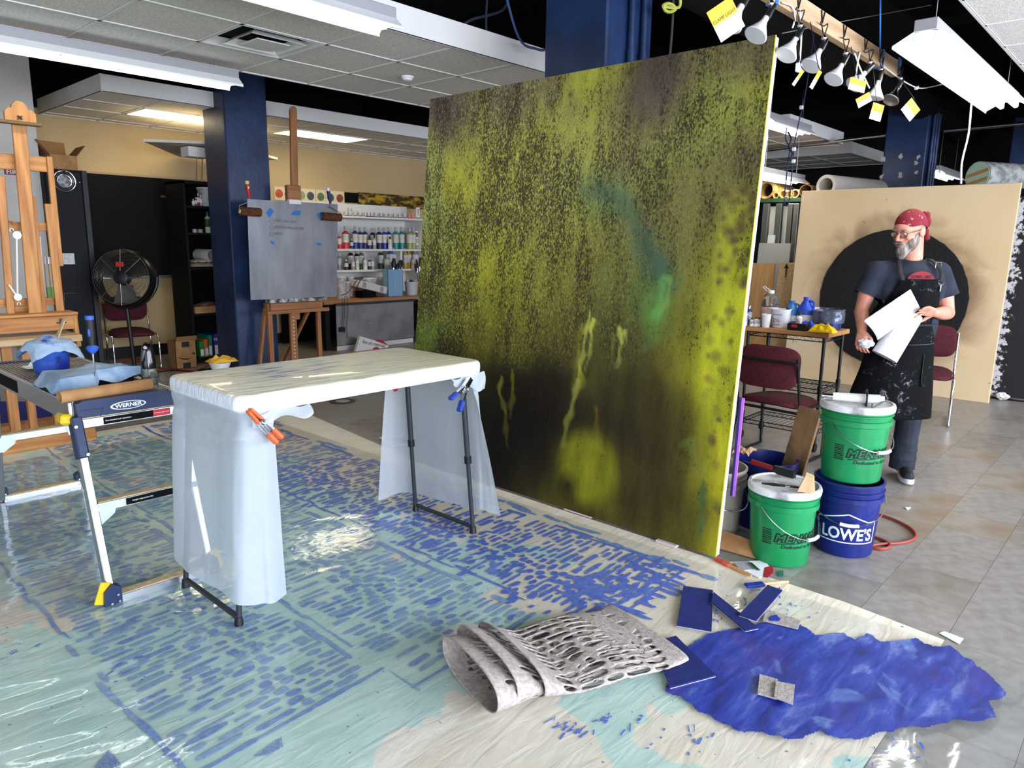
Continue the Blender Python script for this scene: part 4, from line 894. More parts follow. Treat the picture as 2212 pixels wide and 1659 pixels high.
# black tray with rag
trc = V3(1.14, 3.76, DZ)
tr = thing('paint_tray', 'black plastic paint tray on the near half of the work platform', 'tray', trc)
def tray_(b):
    R = []
    for g, z in ((0, .0), (.012, .055), (.018, .057), (.018, .062), (.008, .062), (-.006, .006)):
        R.append([b.bm.verts.new((trc.x+x, trc.y+y, DZ+z)) for x, y in rrect(-.15-g, .15+g, -.11-g, .11+g, .03, 5)])
    b.skin(R)
one('tray_body', black, tray_, tr, True)
def tr_rag(b):
    def fn(s, t):
        x, y = (s-.5)*.50, (t-.5)*.40; ex, ey = max(0, abs(x)-.17), max(0, abs(y)-.125); o = ex+ey
        z = DZ+.069+.03*math.exp(-((x-.03)**2+(y-.01)**2)/.008)+.008*noise.noise((x*12, y*12, 4))-o*(.75+.5*noise.noise((x*9, y*9, 2)))-(.0 if not (x > -.02 and y < -.125) else -.03*(y < -.13))
        X = x-math.copysign(ex*.5, x); Y = y-math.copysign(ey*.45, y)
        return V3(trc.x+X, trc.y+Y, max(DZ+.004, z))
    b.grid(fn, 50, 44)
tag(one('paper_rag', ragm, tr_rag, None, True), 'light blue paper towel lying over the black tray on the platform', 'rag')
# roller handle standing in the tray
hb = V3(1.135, 3.70, DZ+.07)
rh = thing('paint_roller', 'black and blue grip of a paint roller frame standing upright in the tray', 'paint roller', hb)
one('shaft', steel, lambda b: b.tube([hb+V3(.02, .0, .0), hb+V3(0, 0, .005), hb+V3(0, 0, .1)], .004, 8), rh, True)
one('guard', mk('grip_blue', (50, 90, 190), .5), lambda b: b.lathe([(.006, .085), (.022, .1), (.027, .115), (.016, .125)], hb, 20), rh, True)
one('grip', mk('rubber', (24, 24, 27), .6), lambda b: b.lathe([(.01, .095), (.016, .115), (.013, .135), (.0175, .165), (.0185, .2), (.0185, .245)], hb, 20), rh, True)
one('grip_inlay', mk('grip_blue', (50, 90, 190), .5), lambda b: b.ell(hb+V3(-.012, -.013, .185), (.006, .007, .02), 12, 8), rh, True)
one('end_ring', mk('grip_blue', (50, 90, 190), .5), lambda b: b.lathe([(.0185, .245), (.019, .25), (.019, .262), (.013, .262), (.013, .25)], hb, 20), rh, True)
# spray bottle
sb = V3(1.315, 3.53, DZ)
sbt = thing('spray_bottle', 'clear mist spray bottle with glossy black head at the platform corner', 'spray bottle', sb)
glassm = mk('clear_plastic', (235, 235, 225), .08, trans=.95, ior=1.3)
one('bottle', glassm, lambda b: b.lathe([(.001, .0), (.033, .0), (.036, .006), (.035, .085), (.033, .09), (.032, .086), (.033, .01), (.001, .004)], sb, 28), sbt, True)
one('water', mk('water', (220, 214, 196), .05, trans=.9, ior=1.33), lambda b: b.lathe([(.001, .005), (.032, .008), (.032, .04), (.001, .04)], sb, 24), sbt, True)
one('dip_tube', white, lambda b: b.cyl(sb+V3(0, 0, .03), sb+V3(0, 0, .1), .006, n=8), sbt)
hd = one('head', mk('gloss_black', (14, 14, 15), .12), lambda b: b.lathe([(.034, .088), (.033, .12), (.028, .155), (.024, .185), (.017, .205), (.008, .212), (.001, .213)], sb, 24), sbt, True)
one('nozzle', chrome, lambda b: b.cyl(sb+V3(-.012, -.018, .19), sb+V3(-.02, -.03, .19), .008, n=12), sbt, True)
one('trigger', mk('gloss_black', (14, 14, 15), .12), lambda b: b.bar(sb+V3(-.02, -.02, .18), sb+V3(-.034, -.022, .125), .012, .008, (0, 1, 0), .003), sbt)
# dark blue felt sheet on the floor under the platform
bs = tag(one('blue_sheet', mk('deep_blue_sheet', (36, 40, 150), .85, col2=(30, 34, 134), vs=10), lambda b: b.poly([Zp(*p, .012) for p in ((-40, 868), (60, 868), (120, 874), (152, 885), (176, 905), (120, 925), (20, 938), (-40, 942))], .004, (0, 0, 1))), 'deep blue painted sheet lying on the floor seen under the work platform', 'sheet')
# ================================================================ rear left: easel, cabinet, chalkboard, fan, shelves
def rect_y(b, px0, py0, px1, py1, v, th, bev=.0):
    """box whose front face fills the measured rectangle on the plane y=v"""
    a, c = Yp(px0, (py0+py1)/2, v), Yp(px1, (py0+py1)/2, v); t, u = Yp((px0+px1)/2, py0, v), Yp((px0+px1)/2, py1, v)
    return b.bx(a.x, c.x, v, v+th, u.z, t.z, bev)
def beam_y(b, p0, p1, v, w, th, v1=None):
    return b.bar(Yp(*p0, v), Yp(*p1, v if v1 is None else v1), th, w, (0, 1, 0), .004)
EV = 6.3
es = thing('studio_easel', 'tall oak studio easel with pulley rope at the far left', 'easel', V3(Yp(60, 700, EV).x, EV+.1, 0))
one('mast', oak, lambda b: beam_y(b, (40, 262), (78, 690), EV-.03, .028, .088), es)
hdk = one('mast_head', oak, lambda b: b.prism([(-.095, 0), (.095, 0), (.095, .06), (.07, .085), (.05, .085), (.045, .11), (.02, .135), (-.02, .135), (-.045, .11), (-.05, .085), (-.07, .085), (-.095, .06)], Yp(43, 263, EV-.07), (1, 0, 0), (0, 0, 1), .03), es)
one('head_ledge', mk('worn_ledge', (120, 96, 60), .8), lambda b: b.box(Yp(43, 266, EV-.10), (.27, .07, .022), bev=.006), es)
kn = Yp(43, 254, EV-.12); one('star_knob', black, lambda b: [b.bar(kn-V3(math.cos(a)*.018, 0, math.sin(a)*.018), kn+V3(math.cos(a)*.018, 0, math.sin(a)*.018), .02, .007) for a in (.7, 2.4)], hdk)
for n_, q in enumerate((((48, 424), (72, 690)), ((69, 424), (95, 690)))): one('mast_guide', oak, lambda b: beam_y(b, q[0], q[1], EV+.002, .03, .042), es)
one('crossbar', oakh, lambda b: rect_y(b, -120, 330, 108, 364, EV+.04, .03, .003), es)
one('crossbar', oakh, lambda b: rect_y(b, -120, 478, 112, 497, EV+.06, .03, .003), es)
one('crossbar', oakh, lambda b: rect_y(b, -120, 646, 128, 664, EV+.06, .03, .003), es)
one('back_panel', oakh, lambda b: rect_y(b, 22, 660, 62, 682, EV+.08, .02), es)
for q, w_, t_ in ((((106, 338), (130, 575)), .025, .04), (((105, 440), (132, 690)), .03, .055), (((-120, 340), (-95, 690)), .03, .055), (((1, 380), (24, 690)), .03, .05)): one('upright', oak, lambda b: beam_y(b, q[0], q[1], EV+.03, w_, t_), es)
tl_, tr_ = Yp(-130, 700, EV-.10), Yp(166, 700, EV-.10)
one('tray_top', oakh, lambda b: b.bx(tl_.x, tr_.x, EV-.16, EV+.06, Yp(60, 684, EV-.1).z, Yp(60, 678, EV-.1).z, .003), es)
tf = one('tray_front', oakh, lambda b: b.bx(tl_.x, tr_.x, EV-.14, EV-.11, Yp(60, 716, EV-.1).z, Yp(60, 685, EV-.1).z, .003), es)
kn2 = Yp(133, 697, EV-.155); one('star_knob', black, lambda b: [b.bar(kn2-V3(math.cos(a)*.03, 0, math.sin(a)*.03), kn2+V3(math.cos(a)*.03, 0, math.sin(a)*.03), .02, .009) for a in (0, PI/2)], tf)
one('lower_shelf', pine, lambda b: b.bx(tl_.x, tr_.x-.03, EV-.30, EV+.1, Yp(60, 742, EV-.2).z, Yp(60, 728, EV-.2).z, .003), es)
one('shelf_end', oak, lambda b: beam_y(b, (160, 684), (170, 748), EV-.12, .05, .03), es)
for q in ((2, 24), (45, 62), (-100, -80), (100, 118)): one('lower_post', oak, lambda b: b.bx(Yp(q[0], 760, EV).x, Yp(q[1], 760, EV).x, EV-.02, EV+.03, .10, Yp(60, 742, EV).z), es)
one('grey_panel', mk('grey_board', (168, 164, 158), .8), lambda b: rect_y(b, 25, 742, 72, 800, EV+.10, .01), es)
one('base_foot', oakh, lambda b: b.bx(tl_.x, tr_.x, EV-.3, EV-.22, .0, .1, .006), es); one('base_foot', oakh, lambda b: b.bx(tl_.x, tr_.x, EV+.25, EV+.33, .0, .1, .006), es)
for x in (tl_.x+.1, tr_.x-.1): one('base_rail', oak, lambda b: b.bx(x-.03, x+.03, EV-.22, EV+.25, .02, .08), es)
ropem = mk('white_rope', (235, 232, 225), .8)
p1, p2, p3 = Yp(36, 508, EV-.02), Yp(38, 642, EV-.02), Yp(19, 615, EV-.02)
one('rope', ropem, lambda b: b.tube([p1, p2], .006, 8), es, True); one('rope', ropem, lambda b: b.tube([p2, p3], .006, 8), es, True)
for p in (p1, p2): one('pulley', chrome, lambda b: b.cyl(p+V3(0, -.012, 0), p+V3(0, .012, 0), .026, n=18), es, True)
for p in (Yp(25, 497, EV-.02), Yp(41, 657, EV-.02)): one('eye_bolt', steel, lambda b: b.tube(arc(p, (1, 0, 0), (0, 0, 1), .012, 0, 2*PI, 12)[:-1], .003, 6, True), es, True)
one('rope', ropem, lambda b: b.tube([Yp(86, 510, EV+.03), Yp(97, 640, EV+.03)], .004, 8), es, True)
one('carry_handle', mk('brass_handle', (180, 130, 80), .4, .6), lambda b: b.tube(arc(Yp(21, 486, EV+.03), (1, 0, 0), (0, 0, 1), .03, 0, PI, 10), .006, 8), es, True)
for k, x in enumerate((99, 108)):
    t = thing('long_brush', ('long bristle brush with steel ferrule hanging on the oak easel, left one of two', 'long bristle brush with steel ferrule hanging on the oak easel, right one of two')[k], 'brush', Yp(x+4, 640, EV+.07), group='long brushes on the easel')
    one('handle', mk('brush_tan', (150, 140, 120), .6), lambda b: b.tube([Yp(x, 568, EV+.05), Yp(x+5, 620, EV+.05)], .014, 8), t, True)
    one('ferrule', chrome, lambda b: b.tube([Yp(x-1, 555, EV+.05), Yp(x, 570, EV+.05)], .017, 8), t, True)
    one('bristles', mk('green_bristle', (96, 130, 70), .8), lambda b: b.tube([Yp(x+5, 620, EV+.05), Yp(x+8, 643, EV+.05)], .016, 8), t, True)
# fire alarm pull on the grey wall
fa = thing('fire_alarm', 'red fire alarm plate on the grey wall behind the easel', 'fire alarm', Yp(28, 368, 8.99))
one('plate', mk('alarm_red', (126, 22, 26), .4), lambda b: rect_y(b, 10, 362, 46, 378, 8.985, .012, .004), fa); one('lens', white, lambda b: rect_y(b, 14, 357, 42, 365, 8.98, .015, .004), fa)
text('lettering', 'FIRE', .07, white, Yp(29, 372, 8.983), (1, 0, 0), (0, 0, 1), fa)
# tall black cabinet
CV = 8.85
cb = thing('black_cabinet', 'tall matt black cabinet with a round vent, left of the chalkboard', 'cabinet', V3(Yp(140, 600, CV).x, CV+.2, 0))
cx0, cx1, cz1 = Yp(96, 380, CV).x, Yp(176, 380, CV).x, Yp(140, 366, CV).z
one('carcass', blackw, lambda b: b.bx(cx0, cx1+.06, CV+.02, CV+.6, 0, cz1, .004), cb)
dd = one('door', mk('cabinet_door', (20, 20, 22), .65, spec=.3), lambda b: b.bx(cx0+.01, cx1-.01, CV-.004, CV+.018, .04, cz1-.02, .004), cb)
one('edge_strip', mk('cabinet_edge', (24, 25, 28), .5), lambda b: b.bx(cx1, cx1+.055, CV-.002, CV+.018, .02, cz1, .004), cb)
vc = Yp(139, 391, CV-.006)
for r, m_ in ((.105, chrome), (.085, mk('vent_dark', (60, 60, 62), .3, .8)), (.068, chrome)): one('vent_ring', m_, lambda b: b.tube(arc(vc, (1, 0, 0), (0, 0, 1), r, 0, 2*PI, 32)[:-1], .007, 6, True), dd, True)
one('vent_plate', mk('vent_grey', (110, 110, 112), .3, .7, col2=(60, 60, 60), vs=30), lambda b: b.cyl(vc+V3(0, .004, 0), vc+V3(0, -.006, 0), .062, n=28), dd, True)
one('notice', mk('notice', (214, 214, 212), .7, col2=(170, 170, 170), vs=50, vlo=.5, vhi=.7), lambda b: rect_y(b, 130, 547, 161, 571, CV-.008, .004), dd)
hk = Yp(138, 634, CV-.02); one('crank_handle', black, lambda b: b.tube([hk+V3(0, 0, -.13), hk, hk+V3(.14, 0, 0)], .009, 8), dd, True)
for py in (450, 521, 394): one('hinge_screw', steel, lambda b: b.ell(Yp(123 if py > 400 else 172, py, CV-.006), (.01, .004, .006), 8, 6), dd)
# open carton on the cabinet
cz = cz1+.001; bx0, bx1 = Yp(108, 340, CV+.05).x, Yp(166, 340, CV+.05).x; bz1 = Yp(140, 335, CV+.05).z
def carton(name, label, x0, x1, y0, y1, z0, z1, flaps, inner=True):
    t = thing(name, label, 'box', V3((x0+x1)/2, (y0+y1)/2, z0)); th = .005
    for nm, a in (('front_wall', (x0, x1, y0, y0+th)), ('back_wall', (x0, x1, y1-th, y1)), ('side_wall', (x0, x0+th, y0, y1)), ('side_wall', (x1-th, x1, y0, y1))): one(nm, card, lambda b: b.bx(a[0], a[1], a[2], a[3], z0, z1), t)
    one('bottom', card, lambda b: b.bx(x0, x1, y0, y1, z0, z0+th), t)
    for pts in flaps: one('flap', cardin, lambda b: b.poly(pts, th), t)
    return t
carton('open_carton', 'open cardboard carton with raised flaps on top of the black cabinet', bx0, bx1, CV+.05, CV+.4, cz, bz1,
       [[V3(bx0, CV+.4, bz1), V3(bx1, CV+.4, bz1), V3(bx1, CV+.42, bz1+.16), V3(bx0, CV+.42, bz1+.17)], [V3(bx1, CV+.05, bz1), V3(bx1, CV+.4, bz1), V3(bx1+.1, CV+.38, bz1+.12), V3(bx1+.1, CV+.08, bz1+.12)], [V3(bx0, CV+.05, bz1), V3(bx0, CV+.4, bz1), V3(bx0-.1, CV+.38, bz1+.14), V3(bx0-.1, CV+.08, bz1+.14)]])
# chalkboard
cbd = thing('chalkboard', 'large black chalkboard on the rear wall left of the blue column', 'chalkboard', Yp(290, 480, WY))
x0, x1 = Yp(150, 400, WY-.03).x, Yp(470, 400, WY-.03).x; zt, zb = Yp(290, 381, WY-.03).z, Yp(290, 596, WY-.03).z
one('writing_surface', mk('slate', (10, 10, 10), .7, col2=(14, 14, 13), vs=3, spec=.2), lambda b: b.bx(x0, x1, WY-.025, WY-.002, zb, zt), cbd)
one('top_rail', mk('rail_tan', (176, 150, 110), .6), lambda b: b.bx(x0, x1, WY-.03, WY, zt, zt+.025), cbd)
one('chalk_tray', alu, lambda b: b.bx(x0, x1, WY-.08, WY, zb-.03, zb, .004), cbd)
one('clip_rail', alu, lambda b: b.bx(Yp(347, 425, WY-.03).x, Yp(398, 425, WY-.03).x, WY-.045, WY-.026, Yp(370, 428, WY-.03).z, Yp(370, 423, WY-.03).z), cbd)
pc = thing('blue_disc_card', 'white card with a blue painted disc leaning under the chalkboard', 'card', Yp(206, 583, WY-.05))
one('card', paper, lambda b: rect_y(b, 192, 569, 221, 598, WY-.035, .004), pc); cq = Yp(205, 583, WY-.037); one('disc', mk('disc_blue', (20, 30, 120), .6), lambda b: b.cyl(cq, cq+V3(0, -.003, 0), .075, n=24), pc)
# stacking chairs
def chair(label, loc, rz, frame_m, group='burgundy stacking chairs'):
    t = thing('stacking_chair', label, 'chair', loc, rz, group)
    M = wm(t)
    def w_(f):
        b = MB(M); f(b); return b
    def pad(b, w, d, h, c, rot, cr=.07):
        R = Euler(rot).to_matrix()
        rings = []
        for g, z in ((-.02, -h/2), (0, -h/4), (0, h/4), (-.02, h/2)): rings.append([b.bm.verts.new(Vector(c)+R@Vector((x, y, z+(-.02*(2*x/w)**2)))) for x, y in [(math.copysign(abs(math.cos(a))**.45, math.cos(a))*(w/2+g), math.copysign(abs(math.sin(a))**.55, math.sin(a))*(d/2+g)) for a in np.linspace(0, 2*PI, 37)[:-1]]])
        b.skin(rings)
    w_(lambda b: pad(b, .46, .44, .05, (0, .0, .44), (-.06, 0, 0))).build('seat', burg, t, True)
    w_(lambda b: pad(b, .46, .30, .04, (0, -.235, .70), (1.40, 0, 0))).build('backrest', burg, t, True)
    for s in (-1, 1):
        x = s*.245
        w_(lambda b: b.tube(crs([(x, .19, .41), (x, .22, .3), (x, .23, .05), (x, .20, .012), (x, -.15, .012), (x, -.24, .012)], 4), .0105, 10)).build('sled_leg', frame_m, t, True)
        w_(lambda b: b.tube(crs([(x, -.24, .012), (x*.98, -.16, .3), (x*.97, -.20, .5), (x*.96, -.265, .78)], 4), .0105, 10)).build('rear_leg', frame_m, t, True)
        w_(lambda b: b.tube([(x, .19, .41), (x*.98, -.17, .41)], .0105, 8)).build('seat_rail', frame_m, t, True)
    w_(lambda b: b.tube(crs([(-.238, -.275, .74), (-.2, -.285, .75), (.2, -.285, .75), (.238, -.275, .74)], 3), .0105, 8)).build('back_rail', frame_m, t, True)
    w_(lambda b: b.tube([(-.24, -.17, .385), (.24, -.17, .385)], .0105, 8)).build('stretcher', frame_m, t, True)
    return t
fp = Yp(268, 745, 8.9)
chair('burgundy chair with chrome legs standing behind the drum fan under the chalkboard', V3(Yp(285, 690, 9.1).x, 9.15, 0), PI-.15, chrome)
# drum fan
fc = Yp(264, 600, 8.45); fax = (CAM-fc).normalized(); fax = (Matrix.Rotation(-.42, 3, 'Z')@fax+V3(0, 0, .08)).normalized()
fs = fax.cross(V3(0, 0, 1)).normalized(); fu = fs.cross(fax).normalized()
fan = thing('drum_fan', 'black drum fan on a pole stand in front of the chalkboard', 'fan', V3(fc.x+.05, fc.y+.1, 0))
R0 = .30
def dring(r, d): return [fc+fs*(r*math.cos(a))+fu*(r*math.sin(a))+fax*d for a in np.linspace(0, 2*PI, 41)[:-1]]
def drum_(b):
    R = [[b.bm.verts.new(p) for p in dring(r, d)] for r, d in ((R0, .02), (R0+.012, 0.), (R0+.012, -.16), (R0+.004, -.2), (R0-.004, -.2), (R0-.004, 0), (R0-.006, .018))]; b.skin(R, closed=True)
one('drum', mk('fan_black', (15, 15, 16), .3), drum_, fan, True)
wirem = mk('fan_wire', (112, 108, 100), .35, .7)
gd = one('guard_ring', wirem, lambda b: b.tube(dring(R0-.01, .03), .0028, 5, True), fan, True)
for k in range(14):
    r = .085+k*(R0-.1)/14; one('guard_ring', wirem, lambda b: b.tube(dring(r, .045-.012*(r/R0)), .0014, 4, True), fan, True)
for k in range(8):
    a = k*PI/4; d = fs*math.cos(a)+fu*math.sin(a); one('guard_rib', wirem, lambda b: b.tube([fc+d*.07+fax*.045, fc+d*(R0)+fax*.03], .004, 6), fan, True)
one('hub', black, lambda b: b.lathe([(.001, .055), (.05, .055), (.075, .045), (.08, .02), (.08, -.05)], fc, 28, axis=fax), fan, True)
one('brand_badge', mk('badge_red', (170, 40, 40), .4), lambda b: b.box(fc+fu*.14+fax*.05, (.085, .05, .006), Matrix((fs, fu, fax)).transposed()), fan)
for k in range(3):
    a = k*2*PI/3+.5; d = fs*math.cos(a)+fu*math.sin(a); e = fs*(-math.sin(a))+fu*math.cos(a)
    one('blade', mk('fan_blade', (50, 47, 42), .5, .3), lambda b: b.grid(lambda s, t: fc+d*(.07+s*.2)+e*((t-.5)*(.11+.12*s))+fax*(-.07+(t-.5)*.09), 6, 6), fan, True)
one('back_guard', wirem, lambda b: [b.tube(dring(.08+k*.045, -.2), .0016, 4, True) for k in range(5)] and None, fan)
one('yoke', black, lambda b: b.tube([fc+fs*(.33*math.cos(a))+fu*(.33*math.sin(a))-fax*.09 for a in np.linspace(PI*.98, PI*2.02, 20)], .013, 8), fan, True)
pb0 = fc-fu*.33-fax*.09; one('pole', black, lambda b: b.cyl(pb0, V3(pb0.x+.03, pb0.y, .03), .021, n=14), fan, True)
one('base_plate', black, lambda b: b.lathe([(.23, 0), (.23, .012), (.2, .022), (.03, .04), (.001, .04)], (pb0.x+.03, pb0.y, 0), 32), fan, True)
# cord on the floor there
tag(one('extension_cable', mk('red_cord', (156, 40, 28), .5), lambda b: b.tube(crs([Zp(*p, .008) for p in ((230, 770), (300, 775), (330, 784), (290, 780), (250, 786), (290, 800), (340, 796), (420, 800), (460, 788), (520, 800))], 5), .007, 6), None, True), 'red extension cord looping on the floor by the drum fan', 'cord')
tag(one('extension_cable', mk('black_cord', (20, 19, 19), .5), lambda b: b.tube(crs([Zp(*p, .007) for p in ((225, 812), (290, 806), (340, 803), (380, 800), (430, 806), (470, 815))], 5), .007, 6), None, True), 'black power cord lying on the floor beside the shipping carton', 'cord')
# shipping carton with smile arrow
AV = 8.72; x0, x1 = Yp(379, 760, AV).x, Yp(424, 760, AV).x; zt = Yp(400, 736, AV).z
am = carton('shipping_carton', 'brown shipping carton with printed smile arrow on the floor by the black shelf', x0, x1, AV, AV+.22, 0, zt, [[V3(x0+.01, AV, zt), V3(x1+.01, AV, zt), V3(x1+.01, AV-.02, zt+.055), V3(x0+.02, AV-.02, zt+.055)], [V3(x0, AV+.22, zt), V3(x1, AV+.22, zt), V3(x1, AV+.1, zt+.01), V3(x0, AV+.1, zt+.01)]])
inkb = mk('print_ink', (30, 26, 24), .7)
mx = (x0+x1)/2; mz = zt*.44
one('smile_arrow', inkb, lambda b: b.tube(arc((mx, AV-.002, mz+.13), (1, 0, 0), (0, 0, 1), .165, PI*1.5-.62, PI*1.5+.55, 18), .006, 6, rr=[.002+.006*math.sin(PI*min(1, i/15)) for i in range(19)]), am)
one('arrow_head', inkb, lambda b: b.poly([(mx+.105, AV-.003, mz+.035), (mx+.06, AV-.003, mz+.03), (mx+.1, AV-.003, mz+.005)]), am)
for z in (zt-.045, .035): one('tape_label', mk('tape_black', (28, 30, 34), .5), lambda b: b.bx(mx-.045, mx+.045, AV-.002, AV, z-.032, z+.032), am)
# black open shelf unit
SV = 8.9; sx0 = Yp(401, 500, SV).x; sx1 = Yp(500, 500, SV).x+.12; szt = Yp(420, 392, SV).z
sh = thing('black_shelf_unit', 'tall black open shelf unit half hidden by the blue column', 'shelf', V3((sx0+sx1)/2, SV+.25, 0))
one('side_panel', blackw, lambda b: b.bx(sx0, sx0+.03, SV, SV+.5, 0, szt, .003), sh); one('side_panel', blackw, lambda b: b.bx(sx1-.03, sx1, SV, SV+.5, 0, szt, .003), sh)
one('back_panel', blackm, lambda b: b.bx(sx0, sx1, SV+.49, SV+.5, 0, szt), sh); one('top_panel', blackw, lambda b: b.bx(sx0, sx1, SV, SV+.5, szt-.03, szt, .003), sh)
shz = [Yp(440, y, SV).z for y in (445, 503, 578, 677, 772)]
for z in shz: one('shelf_board', blackw, lambda b: b.bx(sx0+.03, sx1-.03, SV+.01, SV+.49, z-.03, z, .003), sh)
def bottle(b, c, r, h, neck=.35, capf=.2):
    b.lathe([(.001, 0), (r, 0), (r, h*.62), (r*.85, h*.68), (r*neck, h*.76), (r*neck, h*.8)], c, 14)
def bottle_thing(label, c, r, h, body, col=None, capm=white, cat='bottle', group=None, name='paint_bottle', lab=True):
    t = thing(name, label, cat, c, group=group)
    one('body', body, lambda b: b.lathe([(.001, 0), (r, 0), (r, h*.68), (r*.8, h*.74), (r*.38, h*.79), (r*.38, h*.82)], c, 14), t, True)
    one('cap', capm, lambda b: b.lathe([(r*.42, h*.8), (r*.42, h*.97), (r*.3, h), (.001, h)], c, 12), t, True)
    if lab: one('label', col or paper, lambda b: b.lathe([(r*1.012, h*.28), (r*1.012, h*.66)], c, 14, cap=False), t, True)
    return t
z = shz[0]; c = V3(Yp(447, 440, SV+.12).x, SV+.12, z)
t = thing('plastic_bucket', 'white printed plastic bucket on the top shelf of the black unit', 'bucket', c); one('body', mk('bucket_white', (196, 194, 192), .5, col2=(120, 110, 112), vs=18, vlo=.5, vhi=.7), lambda b: b.lathe([(.001, 0), (.085, 0), (.105, .2), (.112, .2), (.112, .215)], c, 24), t, True); one('lid', white, lambda b: b.lathe([(.115, .212), (.115, .225), (.001, .228)], c, 24), t, True)
for k, (px, h) in enumerate(((418, .08), (424, .10), (429, .15), (434, .13))):
    c = V3(Yp(px, 441, SV+.06).x, SV+.06, z); bottle_thing(('tiny white bottle', 'small red-capped bottle', 'slim red and white bottle', 'short pale bottle')[k]+' on the top shelf of the black unit', c, .018, h, mk('pill%d' % k, ((190, 186, 180), (170, 60, 50), (150, 50, 46), (180, 176, 168))[k], .5), group='small bottles on the black shelf')
z = shz[1]; c = V3(Yp(450, 500, SV+.1).x, SV+.1, z); bottle_thing('white glue bottle with green tip on the second black shelf', c, .035, .26, mk('glue', (214, 214, 206), .5), mk('glue_lab', (60, 80, 40), .6), mk('tip_green', (40, 110, 90), .5))
for k, px in enumerate((421, 433)): c = V3(Yp(px, 500, SV+.06).x, SV+.06, z); tag(one('small_jar', mk('jar_grey', (150, 150, 152), .3), lambda b: b.lathe([(.001, 0), (.03, 0), (.03, .04), (.024, .045), (.001, .045)], c, 16), None, True), ('small grey jar, left of two, on the second black shelf', 'small grey jar beside the white glue bottle')[k], 'jar')
z = shz[2]
tag(one('folded_cloth', mk('beige_cloth', (178, 160, 136), .9, bump=.2, bs=40), lambda b: b.grid(lambda s, t: V3(sx0+.04+s*.45, SV+.02+t*.35, z+.012+.05*(math.sin(s*PI)**.4)*(math.sin(t*PI)**.4)+.01*noise.noise((s*6, t*6, 1))), 20, 14), None, True), 'beige folded cloth lying on the middle black shelf', 'cloth')
tag(one('folded_cloth', mk('cream_cloth', (206, 190, 168), .9, bump=.3, bs=40), lambda b: b.grid(lambda s, t: V3(sx0+.1+s*.3, SV+.05+t*.25, z+.065+.04*(math.sin(s*PI)**.5)*(math.sin(t*PI)**.5)+.012*noise.noise((s*9, t*9, 4))), 20, 14), None, True), 'crumpled cream cloth on top of the beige cloth on the black shelf', 'cloth')
pr0 = V3(sx0+.33, SV+.03, z+.15); tag(one('paper_roll', paper, lambda b: b.tube(arc(pr0, (1, 0, 0), (0, 0, 1), .07, .3, 2*PI+1.2, 30), .003, 4) and b.grid(lambda s, t: pr0+V3(math.cos(.3+s*6.6)*(.07+.01*s), t*.4, math.sin(.3+s*6.6)*(.07+.01*s)), 32, 4), None, True), 'loosely rolled white paper resting on the cloths in the black shelf', 'paper roll')
z = shz[3]; tag(one('wooden_tray', wood('tray_wood', (190, 150, 100), (160, 120, 76), (2, 20, 20)), lambda b: b.bx(sx0+.05, sx0+.42, SV+.0, SV+.4, z+.001, z+.085, .004)), 'shallow tan wooden box on the lower black shelf', 'box')
tag(one('work_gloves', mk('glove_rag', (170, 150, 126), .9, col2=(110, 66, 50), vs=6), lambda b: b.grid(lambda s, t: V3(sx0+.1+s*.3, SV+.05+t*.25, z+.088+.07*(math.sin(s*PI)**.6)*s*(math.sin(t*PI)**.6)+.008*noise.noise((s*9, t*9, 4))), 18, 12), None, True), 'crumpled brown and cream rag on the wooden box', 'rag')
z = shz[4]
for k, (a, c_, c2, hh) in enumerate(((431, 60, (60, 130, 60), .2), (441, 0, (210, 120, 40), .22), (449, 0, (30, 130, 110), .27), (462, 0, (28, 36, 120), .28), (474, 0, (30, 40, 126), .27))):
    xx = Yp(a, 760, SV+.03).x; t = thing('glove_box', ('green', 'orange', 'teal', 'dark blue XL', 'navy blue end')[k]+' product box in the row on the bottom black shelf', 'box', V3(xx, SV+.1, z), group='product boxes on the bottom black shelf')
    one('carton', mk('carton%d' % k, c2, .5), lambda b: b.bx(xx, xx+.062, SV+.02, SV+.3, z+.001, z+hh, .003), t); one('panel_print', paper, lambda b: b.bx(xx+.012, xx+.05, SV+.017, SV+.02, z+.02, z+hh*.5), t)
    if k == 3: text('lettering', 'XL', .05, paper, V3(xx+.031, SV+.018, z+hh*.75), (1, 0, 0), (0, 0, 1), t)
# white foam board propped high on two sticks over the black shelf
fz = 2.59; fb = thing('foam_board', 'white foam board and box propped on thin sticks above the black shelf', 'foam board', Zp(420, 325, fz))
one('board', mk('foam_white', (214, 206, 190), .8), lambda b: b.poly([V3(q.x, max(8.29, min(9.93, q.y)), q.z) for q in [Zp(*p, fz) for p in ((310, 306), (455, 311), (600, 345), (530, 349), (382, 341))]], .03, (0, 0, 1)), fb)
bv_ = Zp(430, 312, fz).y+.12
one('box', mk('foam_box', (232, 226, 220), .8), lambda b: rect_y(b, 407, 318, 452, 339, bv_, .2), fb)
for px in (425, 437): one('stick', pine, lambda b: b.cyl(Yp(px, 338, bv_+.05), Yp(px-1, 397, 9.0), .006, n=6), fb)
